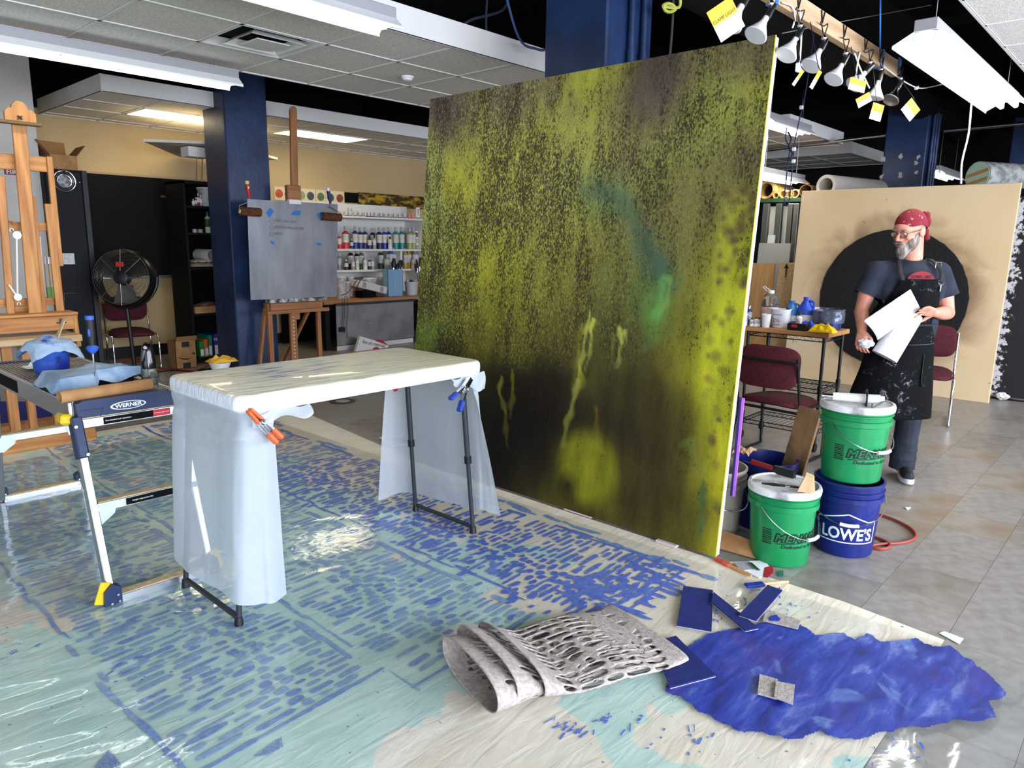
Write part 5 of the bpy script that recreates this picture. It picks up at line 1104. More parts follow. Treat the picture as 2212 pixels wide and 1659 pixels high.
# ---- metal board on a brown easel
BV = 7.45
e2 = thing('easel', 'brown wooden easel in front of the blue column holding the metal board', 'easel', V3(Yp(640, 700, BV).x, BV+.15, 0))
one('mast', beech, lambda b: beam_y(b, (633, 238), (640, 690), BV+.04, .03, .085), e2)
one('mast_tip', beech, lambda b: b.cyl(Yp(633, 238, BV+.025), Yp(633, 238, BV+.055), .0425, n=20), e2)
one('head_block', beechh, lambda b: rect_y(b, 622, 400, 651, 437, BV-.03, .07, .008), e2)
one('head_clip', whitem, lambda b: rect_y(b, 625, 431, 651, 441, BV-.07, .06, .004), e2)
one('bottom_ledge', mk('painty_ledge', (200, 190, 180), .7, col2=(60, 54, 50), vs=14), lambda b: rect_y(b, 583, 644, 707, 652, BV-.06, .1, .003), e2)
one('drawer', beechh, lambda b: rect_y(b, 585, 653, 697, 668, BV-.02, .16), e2); one('drawer_lip', beechh, lambda b: rect_y(b, 578, 668, 712, 676, BV-.1, .02, .003), e2)
for x0_, x1_ in ((583, 592), (689, 697)): one('post', beech, lambda b: b.bx(Yp(x0_, 720, BV).x, Yp(x1_, 720, BV).x, BV+.02, BV+.06, .0, Yp(640, 653, BV).z), e2)
cm = one('centre_post', beech, lambda b: b.bx(Yp(631, 720, BV).x, Yp(645, 720, BV).x, BV+.03, BV+.06, .06, Yp(640, 660, BV).z), e2)
for k in range(16): one('peg_hole', mk('hole_pale', (214, 190, 150), .8), lambda b: b.box((Yp(638, 720, BV).x, BV+.029, .12+k*.042), (.02, .003, .014)), cm)
one('foot_rail', beechh, lambda b: b.bx(Yp(585, 760, BV).x, Yp(697, 760, BV).x, BV+.0, BV+.02, .06, .12, .003), e2)
one('splay_leg', beech, lambda b: b.bar(V3(Yp(582, 668, BV).x, BV+.1, Yp(582, 668, BV).z), V3(Yp(566, 780, BV).x, BV+.1, .01), .03, .045, (0, 1, 0)), e2)
one('splay_leg', beech, lambda b: b.bar(V3(Yp(674, 672, BV).x, BV+.08, Yp(674, 672, BV).z), V3(Yp(650, 780, BV).x, BV+.45, .01), .03, .045, (0, 1, 0)), e2)
brushm = mk('brushed_metal', (134, 136, 140), .42, .7, col2=(110, 112, 116), vs=2, vlo=.3, vhi=.7, stretch=(3, 1, 1), bump=.02, bs=300)
mb_ = thing('metal_board', 'grey brushed metal board with blue tape on the brown easel', 'metal board', Yp(632, 648, BV-.06))
pa, pb_, pc_, pd = Yp(533, 430, BV-.05), Yp(729, 441, BV-.05), Yp(727, 641, BV-.05), Yp(541, 648, BV-.05)
one('sheet', brushm, lambda b: b.poly([pd, pc_, pb_, pa], .006, (0, -1, 0)), mb_)
tape = mk('blue_tape', (44, 116, 186), .7)
for q in (((575, 460), (583, 449), (592, 456), (582, 470)), ((628, 464), (635, 455), (650, 455), (648, 466)), ((684, 465), (690, 458), (697, 462), (697, 476), (690, 474)), ((583, 520), (592, 522), (594, 529), (586, 526)), ((682, 526), (689, 524), (697, 528), (689, 531))):
    one('tape_piece', tape, lambda b: b.poly([Yp(*p, BV-.058) for p in q], .001, (0, -1, 0)), mb_)
pen = mk('marker', (112, 104, 104), .8)
for px, py, s in ((588, 478, '1'), (587, 491, '2'), (587, 505, '3')):
    p = Yp(px, py, BV-.058); one('circle_mark', pen, lambda b: b.tube(arc(p, (1, 0, 0), (0, 0, 1), .026, 0, 2*PI, 18)[:-1], .0018, 4, True), mb_); text('number', s, .034, pen, p, (1, 0, 0), (0, 0, 1), mb_)
for px, py, s in ((594, 476, 'AND CALL OUT'), (594, 490, 'EDUCATION GALLERY'), (594, 504, 'BOAT')): text('handwriting', s, .044, pen, Yp(px, py, BV-.058), (1, 0, -.04), (.1, 0, 1), mb_, align='LEFT', shear=.15, sx=.8)
# paint rollers hooked on the board
def roller(label, hx, hy, rx0, ry0, rx1, ry1, gm, capm, core):
    v = BV-.085; t = thing('paint_roller', label, 'paint roller', Yp(hx, hy, v)); A, B_ = Yp(rx0, ry0, v), Yp(rx1, ry1, v)
    one('sleeve', mk('brown_nap', (112, 66, 30), .95, col2=(70, 38, 16), vs=60, bump=1., bs=120), lambda b: b.lathe([(.02, 0), (.044, .004), (.046, .02), (.046, (B_-A).length-.02), (.044, (B_-A).length-.004), (.02, (B_-A).length)], A, 20, axis=(B_-A)), t, True)
    one('end_cap', core, lambda b: b.cyl(A-(B_-A).normalized()*.004, A+(B_-A).normalized()*.01, .024, n=14), t)
    return t, A, B_
gr = mk('grip_red', (176, 28, 36), .45); gy = mk('grip_yellow', (226, 206, 120), .5)
t, A, B_ = roller('paint roller with brown sleeve and red handle on the left corner of the metal board', 536, 420, 518, 456, 563, 459, gr, gy, gy)
v = BV-.085
one('frame_rod', steel, lambda b: b.tube([Yp(537, 428, v), Yp(535, 437, v), Yp(517, 444, v), Yp(516, 455, v), Yp(522, 457, v)], .004, 6), t, True)
one('grip', gr, lambda b: b.tube([Yp(539, 428, v), Yp(536, 415, v), Yp(534, 397, v)], .018, 12, rr=[.012, .019, .021]), t, True); one('grip_cap', gy, lambda b: b.tube([Yp(534, 398, v), Yp(534, 391, v)], .021, 12), t, True); one('grip_spot', gy, lambda b: b.ell(Yp(537, 405, v-.02), (.01, .006, .016), 10, 6), t, True)
t, A, B_ = roller('paint roller with brown sleeve and navy handle on the right corner of the metal board', 711, 430, 695, 467, 736, 470, bluep, white, mk('core_grey', (90, 90, 100), .5))
gn = mk('grip_navy', (26, 40, 90), .45)
one('frame_rod', steel, lambda b: b.tube([Yp(714, 438, v), Yp(712, 446, v), Yp(735, 460, v), Yp(740, 470, v), Yp(734, 470, v)], .004, 6), t, True)
one('grip', gn, lambda b: b.tube([Yp(714, 440, v), Yp(711, 425, v), Yp(709, 412, v)], .018, 12, rr=[.012, .019, .021]), t, True); one('grip_cap', white, lambda b: b.tube([Yp(709, 413, v), Yp(709, 406, v)], .021, 12), t, True)
# white tub with yellow rag, far side of the table
tc0 = V3(Yp(475, 785, 6.9).x, 6.9, Yp(475, 797, 6.9).z)
stl = thing('step_stool', 'low dark stool behind the table holding a white tub', 'stool', V3(tc0.x, tc0.y, 0))
one('seat_top', blackw, lambda b: b.box((tc0.x, tc0.y, tc0.z-.02), (.32, .3, .035), bev=.006), stl)
for sx_ in (-1, 1):
    for sy_ in (-1, 1): one('leg', blackw, lambda b: b.bar((tc0.x+sx_*.13, tc0.y+sy_*.12, tc0.z-.03), (tc0.x+sx_*.15, tc0.y+sy_*.14, 0), .03, .03), stl)
t = thing('white_tub', 'shallow white plastic tub seen just over the far table edge', 'tub', tc0); one('bowl', white, lambda b: b.lathe([(.001, 0), (.08, 0), (.105, .07), (.1, .07), (.078, .01), (.001, .006)], tc0, 28), t, True)
tag(one('yellow_rag', mk('yellow_cloth', (232, 180, 50), .9, bump=.3, bs=30), lambda b: b.grid(lambda s, t: tc0+V3((s-.42)*.26, (t-.5)*.2, .075+.05*(math.sin(s*PI)**.5)*(math.sin(t*PI)**.5)*(1+.8*noise.noise((s*5, t*5, 3)))), 24, 20), None, True), 'bunched yellow cloth in the white tub beyond the table', 'cloth')
# ================================================================ paint shelf and counter
KV = 8.75
kz = Yp(820, 646, KV).z
kx0, kx1 = Yp(700, 648, KV).x, Yp(940, 648, KV).x
kt = thing('work_counter', 'long counter with a tan wooden top under the paint shelf', 'counter', V3((kx0+kx1)/2, KV+.5, 0))
one('countertop', wood('counter_wood', (178, 128, 84), (150, 104, 64), (2, 30, 30)), lambda b: b.bx(kx0, kx1+.8, KV, WY-.02, kz-.04, kz, .003), kt)
for x in (kx0+.05, kx1-.25, kx1+.6): one('leg', blackw, lambda b: b.bx(x, x+.07, KV+.06, KV+.13, 0, kz-.04), kt)
one('apron', blackm, lambda b: b.bx(kx0, kx1+.8, KV+.04, KV+.06, kz-.12, kz-.04), kt); one('back_panel', blackm, lambda b: b.bx(kx0, kx1+.8, WY-.1, WY-.08, 0, kz-.04), kt)
gp = mk('grey_sheet_metal', (150, 148, 148), .45, .6, col2=(130, 128, 128), vs=3, bump=.05, bs=30)
mp_ = thing('metal_sheet', 'grey metal panel leaning against the counter front below the paint shelf', 'metal panel', Yp(810, 745, KV-.05))
one('sheet', gp, lambda b: rect_y(b, 727, 655, 894, 738, KV-.03, .02, .003), mp_); one('lower_sheet', mk('white_board', (206, 204, 202), .6), lambda b: rect_y(b, 729, 739, 893, 800, KV-.035, .015), mp_)
one('frame_edge', darkm, lambda b: rect_y(b, 725, 651, 897, 656, KV-.04, .04), mp_)
for k, (a, c) in enumerate(((739, 739), (743, 743), (751, 750))):
    tag(one('adapter_cable', black, lambda b: b.tube(crs([Yp(a, 640, KV-.06), Yp(c+2, 670, KV-.06), Yp(c-1, 705, KV-.06), Yp(c+1, 708+k*12, KV-.06)], 4), .004, 5), None, True), ('left', 'middle', 'right')[k]+' one of three thin black cords hanging over the counter edge', 'cord', 'cords on the counter edge')
tag(one('power_brick', black, lambda b: rect_y(b, 735, 707, 746, 717, KV-.075, .03, .006)), 'small black power adapter hanging in front of the metal panel', 'adapter')
bgp = thing('paper_bag', 'white printed carrier bag with red top below the counter', 'bag', Yp(805, 760, KV-.2))
one('bag_body', mk('bag_white', (226, 222, 218), .7), lambda b: b.poly([Yp(768, 760, KV-.25), Yp(838, 760, KV-.25), Yp(839, 744, KV-.25), Yp(778, 726, KV-.25)], .05, (0, 1, 0)), bgp)
one('red_flap', mk('bag_red', (180, 24, 44), .6), lambda b: b.poly([Yp(812, 736, KV-.27), Yp(840, 746, KV-.27), Yp(822, 733, KV-.27)], .02, (0, 1, 0)), bgp)
d_ = (Yp(838, 752, KV-.25)-Yp(778, 740, KV-.25)); text('lettering', 'fine art materials', .075, mk('bag_ink', (40, 36, 40), .7), Yp(808, 743, KV-.252), d_, V3(d_.z, 0, -d_.x)*-1, bgp, sx=.8)
cr_ = Yp(812, 760, KV-.253); one('red_ring', mk('bag_red', (180, 24, 44), .6), lambda b: b.tube(arc(cr_, (1, 0, 0), (0, 0, 1), .06, 0, PI, 14), .012, 5), bgp)
# white shelf unit on the counter
WV = 9.45; wx0, wx1 = Yp(690, 540, WV).x, Yp(918, 540, WV).x
ws = thing('paint_shelf', 'white shelf unit filled with paint bottles on the counter', 'shelf', V3((wx0+wx1)/2, WV+.2, kz))
sz = [Yp(820, y, WV).z for y in (469, 538, 582)]
one('back_board', whitem, lambda b: b.bx(wx0, wx1+.02, WY-.06, WY-.03, kz, Yp(820, 440, WV).z), ws)
for z in sz: one('shelf_board', whitem, lambda b: b.bx(wx0, wx1, WV, WY-.06, z-.03, z, .002), ws)
one('side_panel', whitem, lambda b: b.bx(wx1-.03, wx1, WV, WY-.06, kz, sz[0], .002), ws); one('side_panel', whitem, lambda b: b.bx(wx0-.03, wx0, WV, WY-.06, kz, sz[0], .002), ws)
one('divider', whitem, lambda b: b.bx(Yp(866, 560, WV).x, Yp(870, 560, WV).x, WV+.01, WY-.06, sz[2], sz[1]-.03), ws)
def pm_(c): return mk('paint_%d_%d_%d' % c, c, .35)
names = {(200, 44, 60): 'red', (30, 60, 140): 'blue', (44, 58, 100): 'slate blue', (40, 40, 80): 'navy', (60, 64, 170): 'violet', (36, 140, 136): 'teal', (150, 160, 100): 'olive', (150, 150, 152): 'grey', (90, 110, 70): 'green', (200, 160, 60): 'yellow', (30, 30, 34): 'black', (60, 100, 160): 'sky blue', (220, 216, 208): 'white', (40, 70, 60): 'dark green'}
lbm = mk('bottle_label', (226, 222, 214), .7, col2=(190, 186, 178), vs=40)
lots = {}; used_l = {}
def pbot(px, row, hpx, col, v, wpx=9, capm=None, extra=''):
    z = sz[row] if row < 3 else kz; p = Yp(px, 538, v); c = V3(p.x, v, z+.001); sc = (Yp(px+50, 538, v)-Yp(px-50, 538, v)).length/100
    h, r = hpx*sc*1.05, wpx*sc*.5; nm = names[col]
    kind = 'tall' if hpx > 30 else ('short' if hpx > 18 else 'tiny')
    where = ('top ledge', 'upper shelf', 'lower shelf', 'counter')[row]
    key = f'{kind} {nm} labelled paint bottle on the {where} of the paint shelf'
    if key in used_l: used_l[key] += 1; key = ('second ', 'third ', 'fourth ')[used_l[key]-2]+key
    else: used_l[key] = 1
    t = bottle_thing(key, c, r, h, pm_(col), lbm, capm or mk('cap_grey', (190, 188, 184), .5), group=f'{kind} {nm} bottles on the {where}'); return t
RED, BLU, SLA, NAV, VIO, TEA, OLV, GRY, GRN, YLW, BLA, SKY, WHI, DGR = names.keys()
for px, h, c, w_ in ((734, 27, RED, 8), (747, 38, RED, 12), (760, 17, NAV, 6), (768, 38, BLU, 11), (779, 36, SLA, 10), (789, 36, SLA, 10), (806, 34, NAV, 10), (820, 35, NAV, 11), (831, 35, VIO, 9), (840, 35, BLU, 10), (855, 35, TEA, 11), (868, 35, TEA, 10), (885, 34, OLV, 11), (893, 34, OLV, 9)): pbot(px, 1, h, c, WV+.16, w_)
for px, h, c in ((799, 22, SLA), (809, 23, GRY), (843, 20, WHI)): pbot(px, 1, h, c, WV+.06, 7, black)
for px, h, c, w_ in ((732, 30, GRY, 8), (757, 36, BLA, 11), (770, 34, BLA, 9), (780, 35, GRN, 11), (822, 34, DGR, 11), (843, 36, SKY, 10), (850, 34, GRY, 8), (857, 35, SLA, 9), (875, 32, YLW, 8), (883, 32, YLW, 9), (896, 32, GRY, 11), (909, 31, OLV, 9)): pbot(px, 2, h, c, WV+.16, w_)
for px, h, c, w_ in ((747, 18, BLA, 8), (762, 20, GRY, 7), (771, 20, WHI, 7), (788, 20, WHI, 8), (797, 20, BLA, 6), (804, 20, GRY, 7), (836, 24, GRY, 11), (893, 18, WHI, 8)): pbot(px, 2, h, c, WV+.05, w_)
# jars on the top ledge
jm, lidm = mk('jar_body', (196, 196, 202), .4, col2=(150, 150, 160), vs=30), mk('jar_lid', (214, 212, 210), .35)
for k, px in enumerate((748, 756, 767, 778, 789, 796, 803, 812, 823, 833, 843, 853, 863, 874)):
    p = Yp(px, 466, WV+.1); c = V3(p.x, WV+.1, sz[0]+.001); t = thing('paint_jar', ('first', 'second', 'third', 'fourth', 'fifth', 'sixth', 'seventh', 'eighth', 'ninth', 'tenth', 'eleventh', 'twelfth', 'thirteenth', 'fourteenth')[k]+' small grey jar from the metal board along the top ledge', 'jar', c, group='small jars on the top ledge')
    one('base_band', black, lambda b: b.lathe([(.001, 0), (.029, 0), (.029, .012)], c, 14), t); one('glass', jm, lambda b: b.lathe([(.029, .012), (.03, .016), (.03, .055), (.026, .06)], c, 14), t, True); one('lid', lidm, lambda b: b.lathe([(.028, .058), (.028, .072), (.001, .073)], c, 14), t, True)
p = Yp(755, 440, WV+.1); c = V3(p.x, WV+.1, sz[0]+.075); t = thing('paint_jar', 'single jar stacked on top of another at the left end of the top ledge', 'jar', c); one('glass', jm, lambda b: b.lathe([(.001, 0), (.03, 0), (.03, .04), (.026, .045)], c, 14), t, True); one('lid', lidm, lambda b: b.lathe([(.028, .044), (.028, .056), (.001, .057)], c, 14), t, True)
for k, px in enumerate((884, 891)):
    c = V3(Yp(px, 466, WV+.1).x, WV+.1, sz[0]+.001); bottle_thing(('left', 'right')[k]+' one of two pink and yellow bottles at the right of the top ledge', c, .02, .085, mk('neon_pink', (226, 90, 110), .5), mk('neon_lab', (226, 140, 130), .6), lidm, group='pink bottles on the top ledge')
fc_ = thing('lettered_card', 'small white card with black lettering at the right end of the top ledge', 'card', V3(Yp(903, 468, WV+.08).x, WV+.08, sz[0])); one('card', paper, lambda b: rect_y(b, 899, 448, 907, 469, WV+.08, .003), fc_); text('lettering', 'RAY', .06, inkb, Yp(903.5, 459, WV+.078), (0, 0, -1), (1, 0, 0), fc_)
for k in range(3):
    c = V3(Yp(900, 538, WV+.2).x, WV+.2, sz[1]+.001+k*.1); t = thing('paint_pot', ('bottom', 'middle', 'top dark red')[k]+' pot of the stack at the right end of the upper shelf', 'pot', c, group='stacked pots on the upper shelf')
    one('pot', mk('pot%d' % k, ((150, 150, 146), (160, 160, 150), (66, 36, 44))[k], .4), lambda b: b.lathe([(.001, 0), (.06, 0), (.06, .075), (.001, .076)], c, 20), t, True); one('lid', white, lambda b: b.lathe([(.063, .074), (.063, .095), (.001, .097)], c, 20), t, True)
# counter clutter
pj = thing('projector', 'pale grey digital projector tilted on the counter below the paint bottles', 'projector', Yp(805, 640, WV-.35))
A, B_ = Yp(772, 612, WV-.4), Yp(836, 628, WV-.4); dx = (B_-A).normalized(); nz_ = V3(-dx.z, 0, dx.x); RR = Matrix((dx, (0, 1, 0), nz_ if nz_.z > 0 else -nz_)).transposed(); cpj = (A+B_)/2+V3(0, .12, 0)
if RR.determinant() < 0: RR = Matrix((dx, V3(0, 1, 0), dx.cross(V3(0, 1, 0)))).transposed()
one('case', mk('projector_grey', (206, 204, 200), .5), lambda b: b.box(cpj, ((B_-A).length, .26, .11), RR, bev=.012), pj)
for s in (-.16, .17): one('vent_grille', mk('grille', (110, 110, 108), .6), lambda b: [b.box(cpj+RR@V3(s+(i-2)*.014, -.131, 0), (.006, .004, .08), RR) for i in range(5)] and None, pj)
one('foot', grey, lambda b: b.cyl(cpj+RR@V3(.12, -.05, -.05), cpj+RR@V3(.12, -.05, -.1), .012, n=10), pj)
one('stand', blackm, lambda b: b.bx(cpj.x-.16, cpj.x+.1, cpj.y-.08, cpj.y+.1, kz+.001, cpj.z-.06), pj)
bb = thing('brush_box', 'tall light blue box holding brushes on the counter', 'box', Yp(854, 640, WV-.3))
bx0, bx1, bz1 = Yp(838, 600, WV-.35).x, Yp(870, 600, WV-.35).x, Yp(854, 582, WV-.35).z
for a in ((bx0, bx1, WV-.35, WV-.345), (bx0, bx1, WV-.225, WV-.22), (bx0, bx0+.005, WV-.35, WV-.22), (bx1-.005, bx1, WV-.35, WV-.22)): one('box_wall', mk('pale_blue_card', (126, 166, 196), .7), lambda b: b.bx(*a, kz+.001, bz1), bb)
one('box_seam', mk('pale_blue_edge', (150, 186, 212), .7), lambda b: b.bx((bx0+bx1)/2-.004, (bx0+bx1)/2+.004, WV-.352, WV-.35, kz+.001, bz1), bb)
def brush(label, base, tip, hm, bm_, wide=.03, name='paint_brush', cat='brush', group=None, flat=True):
    t = thing(name, label, cat, base, group=group); base, tip = Vector(base), Vector(tip); d = tip-base
    one('handle', hm, lambda b: b.tube([base, base.lerp(tip, .3), base.lerp(tip, .62)], .006, 8, rr=[.004, .008, .006]), t, True)
    one('ferrule', steel, lambda b: b.tube([base.lerp(tip, .6), base.lerp(tip, .74)], wide*.4, 10), t, True); one('bristles', bm_, lambda b: b.tube([base.lerp(tip, .74), base.lerp(tip, .88), tip], wide*.5, 10, rr=[wide*.42, wide*.55, wide*.3]), t, True); return t
brn = mk('brown_handle', (110, 66, 40), .5)
for k, (px, py, w_) in enumerate(((851, 558, .07), (866, 562, .08), (858, 570, .05))): brush(('wide black brush leaning left', 'wide black brush leaning right', 'small brush in the middle')[k]+' in the light blue box', V3((bx0+bx1)/2+(k-1)*.03, WV-.28, kz+.02), Yp(px, py, WV-.28), brn, black, w_)
ct_ = V3(Yp(889, 637, WV-.3).x, WV-.3, kz+.001); t = thing('clear_tub', 'clear plastic tub packed with tools at the right end of the counter', 'tub', ct_)
one('tub', mk('frosted', (196, 200, 202), .4, alpha=.75), lambda b: b.lathe([(.001, 0), (.095, 0), (.11, .2), (.116, .2), (.116, .21), (.105, .21), (.09, .01), (.001, .006)], ct_, 24), t, True)
for k in range(6):
    a = k*1.05; p = ct_+V3(.05*math.cos(a), .05*math.sin(a), .02); brush(('first', 'second', 'third', 'fourth', 'fifth', 'sixth')[k]+' of the tool handles bunched inside the clear tub', p, p+V3(.03*math.cos(a), .03*math.sin(a), .22), mk('tool%d' % (k % 3), ((200, 200, 204), (40, 50, 90), (190, 150, 90))[k % 3], .5), mk('tool%d' % (k % 3), (200, 200, 204), .5), .03, 'hand_tool', 'tool', 'tools in the clear tub')
jb = V3(Yp(907, 640, WV-.12).x, WV-.12, kz+.001); t = thing('brush_jar', 'jar with dark brushes fanning out at the right end of the counter', 'jar', jb); one('jar', mk('jar_orange', (176, 120, 70), .3), lambda b: b.lathe([(.001, 0), (.04, 0), (.04, .2), (.036, .2), (.036, .01), (.001, .01)], jb, 18), t, True)
for k, (px, py) in enumerate(((900, 560), (907, 556), (914, 566), (896, 570), (911, 574))): brush(('tall brush leaning left', 'tallest brush, upright,', 'brush leaning far right', 'brush leaning far left', 'short brush leaning right')[k]+' in the jar at the counter end', jb+V3((k-2)*.01, 0, .02), Yp(px, py, WV-.12), brn, mk('dark_bristle', (40, 28, 22), .8), .035, group='dark brushes in the jar')
for k, (px, w_, h, c) in enumerate(((737, 20, 38, (206, 204, 200)), (750, 12, 28, (190, 186, 180)), (765, 14, 18, (150, 60, 66)), (795, 34, 30, (204, 200, 196)), (822, 26, 28, (210, 206, 200)), (758, 12, 34, (196, 192, 186)))):
    v = WV+.06 if k in (3, 4) else (WV-.02 if k in (2, 5) else WV-.22); p = Yp(px, 640, v); s_ = (Yp(px+50, 600, v)-Yp(px-50, 600, v)).length/100; cc_ = V3(p.x, v, kz+.001); t = thing('storage_tub', ('white round tub at the left end of the counter behind the metal board', 'small white pot next to the leftmost counter tub', 'low red tin behind the projector', 'wide pale tub behind the projector', 'pale tub left of the light blue box', 'pale jug behind the tilted projector')[k], 'tub', cc_)
    one('body', mk('tub%d' % k, c, .5, col2=tuple(int(q*.8) for q in c), vs=25), lambda b: b.lathe([(.001, 0), (w_*s_*.44, 0), (w_*s_*.5, h*s_*.9), (w_*s_*.53, h*s_*.9), (w_*s_*.53, h*s_)], cc_, 20), t, True); one('lid', lidm, lambda b: b.lathe([(w_*s_*.54, h*s_*.98), (w_*s_*.54, h*s_*1.05), (.001, h*s_*1.06)], cc_, 20), t, True)
tag(one('projector_cable', black, lambda b: b.tube(crs([Yp(*p, WV-.42) for p in ((772, 620), (778, 606), (784, 600), (772, 604), (760, 622), (748, 634), (738, 638))], 5), .006, 6), None, True), 'black cable looping from the projector to the left over the counter', 'cable')
# wall strip of colour cards and two narrow pictures
cols = [(216, 96, 50), (110, 120, 116), (150, 176, 110), (78, 88, 92), (96, 130, 92), (60, 100, 96), (150, 80, 44)]
for k, px in enumerate((603, 623, 651, 671, 693, 714, 734)):
    y0 = 400+(px-588)*.078; t = thing('colour_card', ('orange', 'grey', 'light green', 'dark slate', 'mid green', 'teal', 'rust brown')[k]+' disc on a cream card in the row along the rear wall', 'colour card', Yp(px, y0+16, WY-.01), group='disc cards on the rear wall')
    one('card', mk('cream_card', (226, 208, 176), .8), lambda b: rect_y(b, px-10, y0+2, px+10, y0+31, WY-.008, .006), t); q = Yp(px, y0+17, WY-.010); one('disc', mk('disc%d' % k, cols[k], .7, col2=tuple(int(c*.82) for c in cols[k]), vs=20), lambda b: b.cyl(q, q+V3(0, -.002, 0), .062, n=28), t)
tag(one('dark_board', blackm, lambda b: rect_y(b, 745, 416, 774, 438, WY-.02, .015)), 'small black board on the rear wall between the disc cards and the narrow painting', 'board')
tag(one('narrow_painting', mk('autumn_paint', (60, 48, 20), .7, col2=(190, 150, 30), vs=7, vd=7, vlo=.48, vhi=.62, stretch=(1, 1, 2)), lambda b: rect_y(b, 775, 421, 935, 449, WY-.025, .02)), 'long narrow ochre and black painting above the paint shelf', 'painting')
# ================================================================ buckets by the painting
def text_cyl(name, s, size, mat, c, rad, ang, z, parent, bold=0., shear=0., sx=1., align='CENTER', out=.0015, taper=0.):
    o = text(name, s, size, mat, (0, 0, 0), (1, 0, 0), (0, 1, 0), None, ext=.0, bold=bold, shear=shear, align=align)
    me = o.data; bm = bmesh.new(); bm.from_mesh(me); bmesh.ops.subdivide_edges(bm, edges=[e for e in bm.edges if e.calc_length() > size*.25], cuts=2); bm.to_mesh(me); bm.free()
    for v in me.vertices:
        r = rad+out+taper*(z+v.co.y); a = ang+v.co.x*sx/rad; v.co = Vector(c)+V3(r*math.cos(a), r*math.sin(a), z+v.co.y)
    me.transform(wm(parent).inverted()); o.parent = parent; return o
def patch_cyl(b, pts, c, rad, ang, z, out=.001, taper=0.):
    """closed outline (metres, unrolled) laid on the bucket wall"""
    P = []
    for i in range(len(pts)):
        a, q = pts[i], pts[(i+1) % len(pts)]
        for k in range(4): P.append((a[0]+(q[0]-a[0])*k/4, a[1]+(q[1]-a[1])*k/4))
    b.poly([Vector(c)+V3((rad+out+taper*(z+y))*math.cos(ang+x/rad), (rad+out+taper*(z+y))*math.sin(ang+x/rad), z+y) for x, y in P])
def strip_cyl(b, x0, y0, x1, y1, wd, c, rad, ang, z, out=.0012, taper=0., n=10):
    L_ = math.hypot(x1-x0, y1-y0); nx, ny = -(y1-y0)/L_*wd/2, (x1-x0)/L_*wd/2; prev = None
    for k in range(n+1):
        t = k/n; x, y = x0+(x1-x0)*t, y0+(y1-y0)*t; pr = []
        for s in (-1, 1):
            X, Y = x+s*nx, y+s*ny; r = rad+out+taper*(z+Y); pr.append(b.bm.verts.new(Vector(c)+V3(r*math.cos(ang+X/rad), r*math.sin(ang+X/rad), z+Y)))
        if prev: b.bm.faces.new((prev[0], pr[0], pr[1], prev[1]))
        prev = pr
RB, RTp, BH = .138, .162, .385; TP = (RTp-RB)/BH
def bucket(label, c, mat, name='bucket', cat='bucket'):
    t = thing(name, label, cat, c)
    one('shell', mat, lambda b: b.lathe([(.001, .0), (RB-.006, 0), (RB, .006), (RB+TP*.285, .285), (RTp+.006, .29), (RTp+.006, .315), (RTp-.002, .318), (RTp+.0, .335), (RTp+.007, .338), (RTp+.007, .344), (RTp, .348), (RTp+.002, .372), (RTp+.006, .374), (RTp+.006, BH), (RTp-.004, BH), (RTp-.006, .36), (RB-.004, .012), (.001, .008)], c, 48), t, True)
    return t
def lid(t, c, mat):
    one('lid', mat, lambda b: b.lathe([(RTp+.010, BH-.028), (RTp+.012, BH-.01), (RTp+.008, BH+.004), (RTp-.004, BH+.006), (RTp-.008, BH-.001), (RTp-.03, BH-.002), (.03, BH-.001), (.001, BH-.001)], c, 48), t, True)
def handle(t, c, a0, sag, dirn, grip=True, sideways=0.):
    """wire bail resting against the front of the bucket; a0 = bearing it hangs towards"""
    P = []; n = 26
    for k in range(n+1):
        u = -1+2*k/n; a = a0+u*PI/2*1.0; r = RTp+.014+.004*(1-u*u); P.append(Vector(c)+V3(r*math.cos(a), r*math.sin(a), .302-sag*(1-u*u)))
    one('wire_handle', steel, lambda b: b.tube(P, .0024, 6), t, True)
    if grip: one('hand_grip', white, lambda b: b.tube(P[n//2-2:n//2+3], .009, 10), t, True)
def face(c): return math.atan2(-c.y, -c.x)      # bearing from the bucket to the camera
inkd = mk('print_dark', (14, 30, 24), .5); inkw = mk('print_white', (222, 226, 232), .5)
dirtylid = mk('dirty_lid', (226, 226, 222), .5, col2=(120, 118, 116), vs=9, vd=6, vlo=.52, vhi=.72)
def menards(t, c):
    f = face(c); rad = RB+TP*.14
    a = f+.78
    text_cyl('brand_lettering', 'MENARDS', .055, inkd, c, RB, a, .155, t, bold=.006, shear=.22, sx=1.05, taper=TP)
    text_cyl('brand_lettering', 'MENARDS', .055, greenp, c, RB, a, .155, t, bold=-.0006, shear=.22, sx=1.05, out=.0024, taper=TP)
    text_cyl('slogan', 'Dedicated to Service', .024, inkd, c, RB, a, .112, t, bold=.0005, shear=.25, taper=TP)
    one('swoosh', inkd, lambda b: strip_cyl(b, -.125, .125, .12, .14, .004, c, RB, a, 0, taper=TP), t)
    for k in range(9): one('bar_code_line', inkd, lambda b: strip_cyl(b, -.022, .06+k*.009, .022, .06+k*.009, .0045 if k % 3 else .006, c, RB, f-.42, .06, taper=TP), t)
cA = V3(3.425, 1.305, 0); gA = bucket('green paint bucket with white lid in front, bits of wood and brush on it', cA, greenp); lid(gA, cA, dirtylid); menards(gA, cA); handle(gA, cA, face(cA)+1.0, .145, 1)
cB = V3(3.77, 1.11, 0); lB = bucket('dark blue bucket with white house logo under the upper green bucket', cB, bluep)
aB = face(cB)+.10
text_cyl('brand_lettering', "LOWE'S", .085, inkw, cB, RB, aB, .125, lB, bold=.0022, sx=.80, taper=TP)
